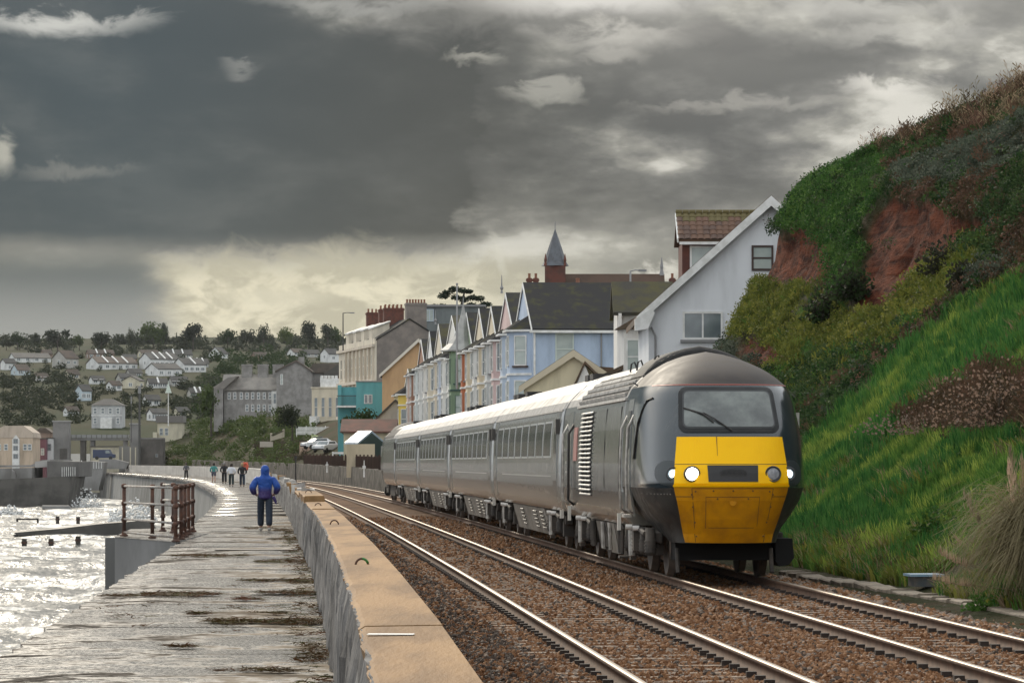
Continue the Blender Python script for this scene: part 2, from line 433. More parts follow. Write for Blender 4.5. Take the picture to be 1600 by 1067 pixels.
# ---- parapet wall between walkway and railway
mst = M('weathered_stone', (.19, .182, .174), .9, (.055, .052, .05), 2.2, 7, 2.6, 7, stretch=(1.2, 1.2, .45), thr=(.36, .64))
mcp = M('tan_coping', (.30, .178, .080), .75, (.17, .098, .045), 1.1, 8, .5, 16, stretch=(2.4, .32, 1), thr=(.36, .66), rough2=.75, spec=.15)
mpale = M('pale_concrete', (.46, .44, .40), .8, (.33, .31, .29), 1.2, 6, .8, 8, stretch=(1, 1, .3))
WALL = thing('parapet_wall', 'long weathered stone parapet wall with tan coping between promenade and railway', 'wall', (0, 0, 0))
def wtop(y):
    t = 1.0 + .0 * y
    t = 1.088
    if y > 73: t = 1.10 + .13 * float(vnoise(y * .7, 1.2, 1., 8)) - .06
    return t
def wall_run(y0, y1, step, top, mat, name, wid=.45, ext=0.):
    b_ = MB(); ny = max(2, int((y1 - y0) / step)); nz = 9
    for i in range(ny + 1):
        y = y0 + (y1 - y0) * i / ny; l = float(wallL(y)); t = top(y)
        for j in range(nz + 1):
            z = PZ - .4 + (t - PZ + .4) * j / nz
            amp = .085 if j < nz else .03
            x = l + .03 + amp * float(vnoise(y * 3.1, z * 1.3, 1., 21)) - .05 * (1 - j / nz) - ext
            b_.v.append((x, y, z))
        b_.v += [(l + wid, y, t), (l + wid, y, -.6)]
    m_ = nz + 3
    for i in range(ny):
        for j in range(m_ - 1):
            o = i * m_ + j; b_.f.append((o, o + 1, o + m_ + 1, o + m_))
    b_.f += [tuple(range(m_))[::-1], tuple(ny * m_ + k for k in range(m_))]
    return b_.build(name, mat, WALL)
wall_run(4, 73, .14, wtop, mst, 'wall_face')
wall_run(73, 255, .5, wtop, mst, 'wall_face')
wall_run(255, 700, 4., lambda y: 1.40, mpale, 'concrete_wall', .6, .02)
# coping slabs
for y0, y1, z0, z1, dz in ((4, 17.9, 1.0, 1.10, 0), (17.9, 40.6, 1.0, 1.10, .004), (40.6, 62.5, 1.0, 1.095, 0), (62.5, 73, 1.0, 1.10, .01), (73.4, 86, .98, 1.21, .02), (87, 99, 1.0, 1.16, -.02)):
    b_ = MB(); ny = int((y1 - y0) / .12)
    for i in range(ny + 1):
        y = y0 + .012 + (y1 - y0 - .024) * i / ny; l = float(wallL(y))
        jag = .016 * float(vnoise(y * 5., 0.4, 1., 71, 5)) + .02 * float(vnoise(y * 1.1, 2.4, 1., 72, 3))
        l2 = l + .03 + jag
        b_.v += [(l2 + .02, y, z0), (l2, y, z1 - .02 + dz), (l2 + .03, y, z1 + dz), (l + .44, y, z1 + dz + .006), (l + .46, y, z1 - .03), (l + .46, y, z0)]
    for i in range(ny):
        for j in range(6):
            o = i * 6; b_.f.append((o + j, o + (j + 1) % 6, o + 6 + (j + 1) % 6, o + 6 + j))
    b_.f += [tuple(range(6))[::-1], tuple(ny * 6 + k for k in range(6))]
    b_.build('coping_slab', mcp, WALL)
mrust = M('rusty_iron', (.085, .035, .018), .75, (.035, .02, .014), 9, 5, .6, 30)
mgreen = M('green_paint', (.03, .16, .03), .5)
for y, r_, two in ((28.6, .052, 1), (47.3, .055, 0), (66.5, .06, 0), (80.5, .07, 0), (92, .07, 0)):
    l = float(wallL(y)); zt = 1.10 if y < 73 else (1.225 if y < 86 else 1.135)
    arc = [(r_ * math.cos(math.pi * k / 10), 0, r_ * math.sin(math.pi * k / 10) - .012) for k in range(11)]
    loop = MB().tube(arc, .009, 6).build('lifting_loop', mrust, WALL, True, (l + .20, y, zt + .012), (0, 0, .3))
    if two: MB().tube([(a_[0] * 1.0, 0, a_[2]) for a_ in arc[1:6]], .0105, 6).build('painted_sleeve', mgreen, loop, True)
sp = MB().box(-.1, .12, -.045, .045, 0, .003)
sp.build('paint_mark', M('white_paint', (.75, .74, .70), .5), WALL, False, (float(wallL(17)) + .16, 16.95, 1.107), (0, 0, -.07))
# rubble on the broken wall top beyond the coping
for k in range(46):
    y = random.uniform(100, 250) if k > 14 else random.uniform(87, 112); l = float(wallL(y)); s_ = random.uniform(.07, .2)
    c = np.array([(x, yy, z) for x in (-1, 1) for yy in (-1, 1) for z in (-1, 1)], float) * s_ * RNG.uniform(.6, 1.1, (8, 3))
    MB().add(c, [(0, 1, 3, 2), (4, 6, 7, 5), (0, 4, 5, 1), (2, 3, 7, 6), (0, 2, 6, 4), (1, 5, 7, 3)]).build('rubble_stone', mpale if k % 3 else mcp, WALL, False, (l + random.uniform(.1, .36), y, wtop(y) + s_ * .45), (0, 0, random.random() * 3))

# ---- ballast bed
mbal = M('ballast_earth', (.17, .098, .056), .95, (.085, .05, .032), 1.5, 8, 2., 22, spec=.1)
def bed_z(X, Y):
    t = X - cn(Y)
    z = np.full(np.shape(t), -.185)
    z = z - .16 * sstep(-t, 1.35, 2.3) + .035 * np.exp(-((t - 1.7) / .45) ** 2)
    z = z - .10 * sstep(t, 4.75, 5.6)
    return z + .025 * vnoise(X, Y, 2.2, 4, 3)
b_ = MB(); ts = [-3.1, -2.6, -2.1, -1.6, -1.3, -.9, -.5, 0, .5, .9, 1.3, 1.7, 2.1, 2.5, 2.9, 3.4, 3.9, 4.3, 4.7, 5.1, 5.5, 5.9, 6.4]
ys = np.concatenate([np.arange(6, 90, .7), np.arange(90, 715, 5)])
for y in ys:
    for t in ts:
        x = float(cn(y)) + t
        b_.v.append((x, float(y), float(bed_z(x, y))))
for i in range(len(ys) - 1):
    for j in range(len(ts) - 1):
        o = i * len(ts) + j; b_.f.append((o, o + 1, o + len(ts) + 1, o + len(ts)))
tag(b_.build('ballast_bed', mbal, None, True), kind='structure')
# loose ballast stones
ico_v = [(0, 0, 1), (.894, 0, .447), (.276, .851, .447), (-.724, .526, .447), (-.724, -.526, .447), (.276, -.851, .447), (.724, .526, -.447), (-.276, .851, -.447), (-.894, 0, -.447), (-.276, -.851, -.447), (.724, -.526, -.447), (0, 0, -1)]
ico_f = [(0, 1, 2), (0, 2, 3), (0, 3, 4), (0, 4, 5), (0, 5, 1), (1, 6, 2), (2, 7, 3), (3, 8, 4), (4, 9, 5), (5, 10, 1), (6, 7, 2), (7, 8, 3), (8, 9, 4), (9, 10, 5), (10, 6, 1), (6, 11, 7), (7, 11, 8), (8, 11, 9), (9, 11, 10), (10, 11, 6)]
def stone_mesh(nm, mat, sq=(1, .8, .6)):
    v = np.array(ico_v) * RNG.uniform(.62, 1.12, (12, 1)) * np.array(sq) * RNG.uniform(.85, 1.15, (1, 3))
    return MB().add(v, ico_f).mesh(nm, mat)
smats = [M('ballast_brown', (.205, .104, .050), .8, spec=.15), M('ballast_rust', (.14, .066, .031), .85, spec=.15), M('ballast_tan', (.28, .155, .082), .75, spec=.15), M('ballast_dark', (.070, .052, .04), .7, spec=.15), M('ballast_grey', (.24, .185, .145), .75, spec=.15)]
sprot = protos('ballast_stone', [stone_mesh(f'stone_{i}', smats[i % 5]) for i in range(10)])
def stones(n, y0, y1, t0, t1, s0, s1, wts, lift=0.):
    Y = RNG.uniform(y0, y1, n); T = RNG.uniform(t0, t1, n)
    for c in (0., 3.4):                                    # keep rail heads and most of the sleepers clear
        near_rail = (np.abs(np.abs(T - c) - .755) < .085)
        T = np.where(near_rail, T + .2 * np.sign(RNG.random(n) - .5), T)
    X = cn(Y) + T
    on = (np.abs(T) < 1.27) | (np.abs(T - 3.4) < 1.27)
    ph = (Y / .65) % 1.0
    keep = ~(on & (np.abs(ph - .5) < .21) & (RNG.random(n) < .42))
    X, Y, T = X[keep], Y[keep], T[keep]; m = len(X)
    # stones only as large as the gap under the rails lets them stand
    S = RNG.uniform(s0, s1, m)
    S = S[:, None] * RNG.uniform(.75, 1.2, (m, 3))
    Z = bed_z(X, Y) + S[:, 2] * RNG.uniform(.0, .55, m) + lift
    w = np.array(wts, float); idx = RNG.choice(10, m, p=np.tile(w / w.sum() / 2, 2))
    dark = (T < -1.2) & (RNG.random(m) < .55)
    idx = np.where(dark, np.where(RNG.random(m) < .75, 3, 1), idx)
    return np.stack([X, Y, Z], 1), RNG.uniform(0, 6.28, (m, 3)), S, idx
parts_ = [stones(62000, 25, 46, -2.95, 5.9, .022, .046, (4, 3, 2, 1, 1)), stones(36000, 46, 76, -2.95, 5.9, .028, .052, (4, 3, 2, 1, 1)), stones(22000, 76, 135, -2.95, 5.9, .035, .065, (4, 3, 2, 1, 1)),
          stones(12000, 28, 66, 4.6, 6.15, .035, .075, (2, 1, 2, 1, 4), .02)]
scatter('ballast_stones', 'rust brown ballast stones heaped round the rails and sleepers', *[np.concatenate([p_[i] for p_ in parts_]) for i in range(4)], sprot)

# ---- the two tracks
mrail = bpy.data.materials.new('rail_steel'); mrail.use_nodes = True; q = NG(mrail.node_tree); b = q.n['Principled BSDF']
geo = q.new('ShaderNodeNewGeometry'); sx = q.new('ShaderNodeSeparateXYZ'); q.l.new(geo.outputs['Position'], sx.inputs[0])
top = q.ss(sx.outputs[2], -.012, -.006); nz = q.noise(geo.outputs['Position'], 6, 6, .6)
q.l.new(q.mix(top, q.mix(q.ss(nz, .35, .65), (.145, .082, .050), (.085, .048, .030)), (.38, .32, .26)), b.inputs['Base Color'])
q.l.new(top, b.inputs['Metallic']); q.l.new(q.mix(top, (.85, .85, .85), (.42, .42, .42)), b.inputs['Roughness'])
msl = M('sleeper_concrete', (.23, .165, .115), .85, (.135, .09, .06), 5, 6, .6, 30)
mclip = M('rail_clip_iron', (.03, .02, .015), .8)
sl = MB().prism([(-.12, -.13), (.12, -.13), (.105, 0), (-.105, 0)], 'x', -1.25, 1.25).mesh('sleeper', msl)
prof = [(-.07, -.158), (.07, -.158), (.07, -.147), (.012, -.128), (.010, -.05), (.035, -.038), (.036, -.008), (.024, 0), (-.024, 0), (-.036, -.008), (-.035, -.038), (-.010, -.05), (-.012, -.128), (-.07, -.147)]
for nm, off, lab in (('railway_track', 0., 'empty near railway track running beside the parapet wall'), ('railway_track', 3.4, 'far railway track carrying the train at the foot of the green cliff')):
    tr = thing(nm, lab, 'railway track', (0, 0, 0), 0, 'two parallel railway tracks')
    ys = np.concatenate([np.arange(10, 120, 2.), np.arange(120, 700, 6.)])
    for s_ in (-.7535, .7535):
        b_ = MB(); n = len(prof)
        for y in ys:
            x = float(cn(y)) + off + s_
            b_.v += [(x + p_[0], float(y), p_[1]) for p_ in prof]
        for i in range(len(ys) - 1):
            for j in range(n): o = i * n; b_.f.append((o + j, o + (j + 1) % n, o + n + (j + 1) % n, o + n + j))
        b_.f += [tuple(range(n))[::-1], tuple((len(ys) - 1) * n + k for k in range(n))]
        b_.build('rail', mrail, tr, True)
    clips = MB(); y = 24.05
    ya = []
    while y < 118:
        ya.append(y); y += .65
    for y in ya:
        yy = (math.floor(y / .65) + .5) * .65
        m_ = float(cn(yy + .5) - cn(yy - .5)); x = float(cn(yy)) + off
        link('sleeper', sl, tr, (x, yy, -.160 + .003 * random.random()), (random.uniform(-.008, .008), 0, -math.atan(m_)))
        for s_ in (-.7535, .7535):
            for e_ in (-1, 1):
                clips.box(x + s_ + e_ * .115 - .05, x + s_ + e_ * .115 + .05, yy - .055, yy + .055, -.158, -.105)
    tag(clips.build('rail_clips', mclip, tr), 'iron clips holding the rails to the sleepers', kind='stuff')
# a pale scrap of litter on the ballast
lt = MB().add([(-.05, -.03, 0), (.06, -.02, .02), (.05, .05, .05), (-.06, .03, .03), (-.04, -.02, -.02), (.05, -.01, -.02), (.04, .04, -.01), (-.05, .02, -.01)], [(0, 1, 2, 3), (7, 6, 5, 4), (0, 4, 5, 1), (1, 5, 6, 2), (2, 6, 7, 3), (3, 7, 4, 0)])
tag(lt.build('litter_scrap', M('litter_white', (.7, .7, .68), .6), None, False, (float(cn(33)) - 2.36, 33, -.27)), 'crumpled white scrap of litter on the dark ballast by the wall', 'litter')

# ---- cable trough along the cliff foot
mtr = M('trough_concrete', (.25, .205, .155), .85, (.14, .115, .085), 3, 6, .6, 20)
tro = thing('cable_trough', 'low concrete cable trough edging the ballast below the pampas grass', 'cable trough', (float(cf(56)) + 2.45, 56, -.28))
y = 42.
while y < 67:
    L = 1.0; x0, x1 = float(cf(y)), float(cf(y + L))
    off = 2.75 if y < 52 else 2.75 - .04 * (y - 52)
    c = (float(cf(y + .5)) + off - tro.location.x, y + .5 - 56, 0)
    tl = MB().prism([(-.20, -.1), (.20, -.1), (.20, .155), (.17, .175), (-.17, .175), (-.20, .155)], 'y', -L / 2 + .012, L / 2 - .012)
    tl.build('trough_slab', mtr, tro, False, (c[0], c[1], c[2] + random.uniform(-.02, .02)), (random.uniform(-.03, .03), 0, .066 + random.uniform(-.02, .02)))
    y += L
# ================================================================== the red cliff and its plants
NEAR = ([-3, 0, 2, 4.3, 8.6, 11, 13.8, 16, 22, 40], [-.35, -.12, .75, 2.4, 6.45, 10.2, 13.2, 14.2, 15.0, 16])
FAR = ([-3, 0, 2, 5, 7.8, 9.25, 10.0, 10.95, 12.2, 14.6, 40], [-.35, -.12, .5, 2.7, 6.3, 9.2, 11.3, 12.6, 13.3, 14.2, 16])
def cliff_X0(Y): return cf(Y) + 2.95
def cliff_z(X, Y):
    X = np.asarray(X, float); Y = np.asarray(Y, float)
    d = X - cliff_X0(Y) - 1.4 * np.clip(Y - 146, 0, None)
    t = sstep(Y, 98, 138)
    z = np.interp(d, *NEAR) * (1 - t) + np.interp(d, *FAR) * t
    a = sstep(d, .3, 5)
    z = z + a * (.55 * vnoise(X, Y, .16, 41, 3) + .22 * vnoise(X, Y, .7, 44, 3)) * (1 + .6 * sstep(d, 7, 11))
    return z - .08 * np.clip(Y - 146, 0, None)
def to_px(Pn):
    return 800 + F * Pn[..., 0] / Pn[..., 1], HY - F * (Pn[..., 2] - CAMZ) / Pn[..., 1]
def inpoly(px, py, poly):
    r = np.zeros(np.shape(px), bool); n = len(poly)
    for i in range(n):
        (x0, y0), (x1, y1) = poly[i], poly[(i + 1) % n]
        c = ((y0 > py) != (y1 > py)) & (px < (x1 - x0) * (py - y0) / (y1 - y0 + 1e-9) + x0)
        r ^= c
    return r
SCARS = [[(1335, 350), (1390, 306), (1460, 306), (1505, 342), (1562, 332), (1568, 360), (1510, 378), (1458, 402), (1418, 446), (1385, 486), (1325, 505), (1330, 420), (1345, 385)],
         [(1180, 370), (1250, 348), (1292, 408), (1285, 440), (1200, 446), (1165, 432)],
         [(1245, 474), (1290, 463), (1312, 490), (1280, 502), (1250, 492)], [(1128, 530), (1180, 526), (1218, 543), (1244, 562), (1200, 578), (1150, 566)]]
BANK = [(1222, 800), (1262, 690), (1330, 620), (1400, 560), (1500, 482), (1610, 425), (1660, 560), (1660, 960), (1222, 905)]
DEAD = [(1395, 648), (1480, 622), (1540, 590), (1660, 585), (1660, 672), (1480, 680), (1420, 682)]
LEAFY = [(1205, 370), (1225, 320), (1300, 235), (1390, 200), (1380, 300), (1340, 380), (1350, 480), (1300, 470), (1285, 420), (1260, 360)]
MOSSY = [(1180, 430), (1300, 430), (1330, 470), (1260, 450), (1420, 430), (1500, 360), (1560, 370), (1500, 470), (1380, 560), (1300, 600), (1225, 640), (1200, 560), (1120, 520)]
mcl = bpy.data.materials.new('red_earth'); mcl.use_nodes = True; q = NG(mcl.node_tree); b = q.n['Principled BSDF']
geo = q.new('ShaderNodeNewGeometry'); pos = geo.outputs['Position']
sc_ = q.new('ShaderNodeAttribute', attribute_name='scar')
f1 = q.noise(pos, 1.1, 8, .65, .4)
mpg = q.new('ShaderNodeMapping'); q.l.new(pos, mpg.inputs[0]); mpg.inputs['Scale'].default_value = (.5, .5, 2.6)
f2 = q.noise(mpg.outputs[0], 1.4, 7, .62, .6)
red = q.mix(q.ss(q.m('ADD', q.m('MULTIPLY', f1, .5), q.m('MULTIPLY', f2, .5)), .36, .64), (.045, .013, .008), (.28, .078, .036))
soil = q.mix(q.ss(f1, .38, .62), (.045, .06, .018), (.075, .06, .028))
q.l.new(q.mix(q.ss(sc_.outputs['Fac'], .3, .7), soil, red), b.inputs['Base Color']); b.inputs['Roughness'].default_value = .9; b.inputs['Specular IOR Level'].default_value = .1
bp = q.new('ShaderNodeBump'); bp.inputs['Strength'].default_value = 1; bp.inputs['Distance'].default_value = 1.0
q.l.new(q.m('ADD', f2, q.noise(pos, 5, 7, .65)), bp.inputs['Height']); q.l.new(bp.outputs[0], b.inputs['Normal'])
gy = np.concatenate([np.arange(18, 60, 1.2), np.arange(60, 176, .5)]); gd = np.concatenate([np.arange(-1.2, 16.5, .28), np.arange(16.5, 45, 2.), ])
YY, DD = np.meshgrid(gy, gd, indexing='ij')
XX = cliff_X0(YY) + DD + 1.4 * np.clip(YY - 146, 0, None)
ZZ = cliff_z(XX, YY)
PT = np.stack([XX, YY, ZZ], -1)
px, py = to_px(PT)
wx = px + 14 * vnoise(XX * 1.3, ZZ * 1.3, .8, 91); wy = py + 12 * vnoise(XX * 1.3, ZZ * 1.3, .8, 95)
scar = np.zeros(px.shape)
for s_ in SCARS: scar = np.maximum(scar, inpoly(wx, wy, s_).astype(float))
# soften once and hollow the scars out
sm = scar.copy()
for _ in range(2):
    sm[1:-1, 1:-1] = (sm[1:-1, 1:-1] * 2 + sm[2:, 1:-1] + sm[:-2, 1:-1] + sm[1:-1, 2:] + sm[1:-1, :-2]) / 6
hollow = sm * (.35 + .3 * vnoise(YY, ZZ * 2, .55, 55, 4))
PT[..., 0] += hollow * 2.0; PT[..., 2] -= hollow * .4 - sm * .18 * vnoise(YY * .6, ZZ * 3, 1., 57, 3)
nx, ny = XX.shape
ii = (np.arange(nx - 1)[:, None] * ny + np.arange(ny - 1)[None]).ravel()
me = npmesh('cliff', PT.reshape(-1, 3), np.stack([ii, ii + ny, ii + ny + 1, ii + 1], 1)[:, ::-1], mcl, True)
a = me.attributes.new('scar', 'FLOAT', 'POINT'); a.data.foreach_set('value', sm.reshape(-1).astype(np.float32))
tag(link('cliff', me), kind='structure')

def leafmat(name, c, c2):
    m = M(name, c, .62, c2, .9, 4, 0, None, 0, .35, thr=(.35, .65))
    m.node_tree.nodes['Principled BSDF'].inputs['Specular IOR Level'].default_value = .06
    b = m.node_tree.nodes['Principled BSDF']
    q = NG(m.node_tree); oi = q.new('ShaderNodeObjectInfo')
    src = b.inputs['Base Color'].links[0].from_socket
    hv = q.new('ShaderNodeHueSaturation'); q.l.new(src, hv.inputs['Color'])
    q.l.new(q.m('MULTIPLY_ADD', oi.outputs['Random'], .9, .55), hv.inputs['Value']); q.l.new(q.m('MULTIPLY_ADD', oi.outputs['Random'], -.05, .525), hv.inputs['Hue'])
    q.l.new(hv.outputs[0], b.inputs['Base Color'])
    tr = q.new('ShaderNodeBsdfTranslucent'); q.l.new(hv.outputs[0], tr.inputs['Color'])       # thin leaves let the back light through
    mx = q.new('ShaderNodeMixShader'); mx.inputs[0].default_value = .38
    q.l.new(b.outputs[0], mx.inputs[1]); q.l.new(tr.outputs[0], mx.inputs[2]); q.l.new(mx.outputs[0], q.n['Material Output'].inputs['Surface'])
    return m
G1 = leafmat('grass_green', (.072, .165, .034), (.11, .20, .044)); G2 = leafmat('grass_lime', (.16, .245, .045), (.21, .265, .07)); G3 = leafmat('grass_deep', (.042, .13, .032), (.055, .15, .04))
L1 = leafmat('leaf_dark', (.028, .058, .020), (.045, .072, .026)); L2 = leafmat('leaf_olive', (.105, .125, .026), (.14, .15, .035)); L3 = leafmat('leaf_mid', (.040, .095, .022), (.055, .12, .03))
L4 = leafmat('leaf_brown', (.075, .050, .032), (.10, .065, .04)); L5 = leafmat('leaf_grey', (.060, .078, .055), (.085, .10, .075)); DR = leafmat('dry_straw', (.20, .155, .095), (.26, .20, .13))
def tuft(nm, mat, n=17, h=.26, w=.009, spread=.11, lean=.5):
    b_ = MB()
    for k in range(n):
        a_ = random.uniform(0, 6.28); r_ = spread * math.sqrt(random.random()); x, y = r_ * math.cos(a_), r_ * math.sin(a_)
        l_ = random.uniform(.1, lean) * h; hh = h * random.uniform(.55, 1.1); t_ = random.uniform(0, 6.28); dx, dy = math.cos(t_) * w, math.sin(t_) * w
        lx, ly = math.cos(a_) * l_, math.sin(a_) * l_
        b_.add([(x - dx, y - dy, -.04), (x + dx, y + dy, -.04), (x + dx * .8 + lx * .35, y + dy * .8 + ly * .35, hh * .6), (x - dx * .8 + lx * .35, y - dy * .8 + ly * .35, hh * .6), (x + lx, y + ly, hh)], [(0, 1, 2, 3), (3, 2, 4)])
    return b_.mesh(nm, mat)
def clump(nm, mat, n=64, r=.34, leaf=.058, flat=.75):
    b_ = MB()
    for k in range(n):
        v = Vector(RNG.normal(size=3)).normalized(); v.z = abs(v.z) * flat; c = v * r * random.uniform(.55, 1.05)
        a_ = Vector(RNG.normal(size=3)).normalized(); d_ = a_.cross(v).normalized() if a_.cross(v).length > .01 else a_.orthogonal(); s_ = leaf * random.uniform(.6, 1.3)
        e_ = (v * .5 + a_ * .8).normalized().cross(d_).normalized()
        b_.add([c - d_ * s_ * .5, c + e_ * s_ * .6, c + d_ * s_ * .5, c - e_ * s_ * .6], [(0, 1, 2, 3)])
    return b_.mesh(nm, mat)
def twigs(nm, mat, n=12, h=.5, w=.008, tilt=.5):
    b_ = MB()
    for k in range(n):
        a_ = random.uniform(0, 6.28); l_ = random.uniform(.1, tilt) * h; hh = h * random.uniform(.5, 1.1); t_ = random.uniform(0, 6.28); dx, dy = math.cos(t_) * w, math.sin(t_) * w
        x, y = random.uniform(-.12, .12), random.uniform(-.12, .12); ex, ey = x + math.cos(a_) * l_, y + math.sin(a_) * l_
        b_.add([(x - dx, y - dy, -.03), (x + dx, y + dy, -.03), (ex + dx * .5, ey + dy * .5, hh), (ex - dx * .5, ey - dy * .5, hh)], [(0, 1, 2, 3)])
        for j in range(3):
            f_ = random.uniform(.45, .95); bx, by, bz = x + (ex - x) * f_, y + (ey - y) * f_, hh * f_; q_ = random.uniform(0, 6.28); s_ = .16 * h
            b_.add([(bx, by, bz), (bx + math.cos(q_) * s_, by + math.sin(q_) * s_, bz + s_ * .7), (bx + math.cos(q_) * s_ * .9, by + math.sin(q_) * s_ * .9, bz + s_ * .8 + w * 2)], [(0, 1, 2)])
    return b_.mesh(nm, mat)
# prototype order (Collection Info sorts by name): a..
VP = protos('cliff_plant', [tuft('tuft_a', G1), tuft('tuft_b', G2), tuft('tuft_c', G3, 11, .3), clump('clump_d', L1), clump('clump_e', L2), clump('clump_f', L3), clump('clump_g', L4), clump('clump_h', L5),
                            twigs('twig_i', L4), twigs('twig_j', DR, 9, .6), tuft('tuft_k', DR, 14, .27, .008, .1, .9), tuft('tuft_l', L2, 14, .2, .02, .14, .9)])
def slope_points(n, y0, y1, d0, d1):
    Y = RNG.uniform(y0, y1, n); d = RNG.uniform(d0, d1, n); X = cliff_X0(Y) + d + 1.4 * np.clip(Y - 146, 0, None)
    e = .12
    zx = (cliff_z(X + e, Y) - cliff_z(X - e, Y)) / (2 * e); zy = (cliff_z(X, Y + e) - cliff_z(X, Y - e)) / (2 * e)
    keep = RNG.random(n) < np.clip(np.sqrt(1 + zx ** 2) / 2.4, .25, 1)
    return [a_[keep] for a_ in (X, Y, cliff_z(X, Y), zx, zy, d)]
def veg(n, y0, y1, d0, d1, pick, up=.6):
    X, Y, Z, zx, zy, d = slope_points(n, y0, y1, d0, d1)
    Pn = np.stack([X, Y, Z], 1); px, py = to_px(Pn)
    wx = px + 16 * vnoise(X * 1.3, Z * 1.3, .8, 91); wy = py + 14 * vnoise(X * 1.3, Z * 1.3, .8, 95)
    sc = np.zeros(len(X), bool)
    for s_ in SCARS: sc |= inpoly(wx, wy, s_)
    idx, scl, keep = pick(X, Y, Z, d, wx, wy, sc)
    keep &= (px < 1760)
    # lean with the slope
    nrm = np.stack([-zx, -zy, np.ones(len(X))], 1); nrm /= np.linalg.norm(nrm, axis=1)[:, None]
    nrm = nrm * (1 - up) + np.array([0, 0, 1.]) * up; nrm /= np.linalg.norm(nrm, axis=1)[:, None]
    rx = -np.arcsin(np.clip(nrm[:, 1], -1, 1)); ry = np.arctan2(nrm[:, 0], nrm[:, 2])
    rot = np.stack([rx, ry, RNG.uniform(0, 6.28, len(X))], 1)
    return [a_[keep] for a_ in (Pn, rot, np.repeat(scl[:, None], 3, 1) * RNG.uniform(.8, 1.2, (len(X), 3)), idx)]
def pick_bank(X, Y, Z, d, wx, wy, sc):
    n = len(X); bank = inpoly(wx, wy, BANK); dead = inpoly(wx, wy, DEAD)
    patch = vnoise(X, Y, .45, 121, 3); r_ = RNG.random(n)
    idx = np.where(patch > .12, 1, np.where(patch < -.18, 2, 0)); idx = np.where(r_ < .10, RNG.integers(0, 3, n), idx)
    idx = np.where((Z > 2.6) & (r_ < .75) & (patch < .3), np.where(r_ < .45, 2, 0), idx)
    idx = np.where((vnoise(X, Y, .6, 133, 3) > .30) & (RNG.random(n) < .30), np.where(RNG.random(n) < .5, 10, 11), idx)
    idx = np.where(RNG.random(n) < .018, 5, idx)
    foot = (d < .9 + .6 * vnoise(X, Y, .5, 131)) & (RNG.random(n) < .5); idx = np.where(foot, np.where(RNG.random(n) < .28, 10, 11), idx)
    return idx, np.where(idx == 5, .55, 1.) * RNG.uniform(.6, 1.45, n), bank & ~dead & ~((np.abs(Y - 57.2) < 1.5) & (d < 1.0))
def pick_scrub(X, Y, Z, d, wx, wy, sc):
    n = len(X); bank = inpoly(wx, wy, BANK); dead = inpoly(wx, wy, DEAD); leafy = inpoly(wx, wy, LEAFY); mossy = inpoly(wx, wy, MOSSY)
    p1 = vnoise(X, Z, .35, 141, 3); p2 = vnoise(Y, Z, .5, 151, 3); r_ = RNG.random(n)
    top_ = np.where(p1 > .18, 7, np.where(p1 < -.15, 3, np.where(p2 > .1, 6, 3))); top_ = np.where(r_ < .18, RNG.choice([3, 5, 6, 7, 8], n), top_)
    mos = np.where(r_ < .42, 11, np.where(r_ < .55, 0, np.where(p1 > .0, 4, np.where(p2 > .1, 5, 3))))
    lea = np.where(r_ < .78, 5, np.where(r_ < .9, 0, 3))
    idx = np.where(dead, np.where(r_ < .45, 8, np.where(r_ < .8, 6, 10)), np.where(leafy, lea, np.where(mossy, mos, top_)))
    keep = (~bank | dead) & ~(sc & (RNG.random(n) < .985)) & ~((d < 1.2))
    scl = RNG.uniform(.7, 1.35, n) * np.where(idx >= 8, 1.0, 1.0)
    return idx, scl, keep
v1 = veg(90000, 48, 112, -.1, 9.5, pick_bank, .88); v2 = veg(62000, 55, 172, .5, 17, pick_scrub, .35)
scatter('cliff_grass', 'bright green grass covering the lower bank of the cliff', *v1, VP)
scatter('cliff_scrub', 'dark ivy and scrub growing over the cliff face', *v2, VP)
# dry stalks along the cliff crest
def pick_top(X, Y, Z, d, wx, wy, sc):
    n = len(X); return RNG.choice([8, 9, 8, 6], n), RNG.uniform(.7, 1.9, n), (vnoise(X, Y, .3, 171) > -.35)
scatter('crest_stalks', 'dry brown stalks standing along the cliff top', *veg(1300, 96, 140, 12.5, 17, pick_top, 1.), VP)
# rank weeds at the cliff foot behind the trough
def pick_foot(X, Y, Z, d, wx, wy, sc):
    n = len(X); return RNG.choice([4, 6, 8, 10, 11, 3], n, p=[.2, .16, .2, .22, .16, .06]), RNG.uniform(.4, .8, n), (vnoise(X, Y, .4, 181) > -.3) & ~((np.abs(Y - 57.2) < 2) & (d < 1.2))
scatter('foot_weeds', 'tangled olive and brown weeds at the foot of the bank', *veg(450, 50, 92, .1, 1.2, pick_foot, 1.), VP)

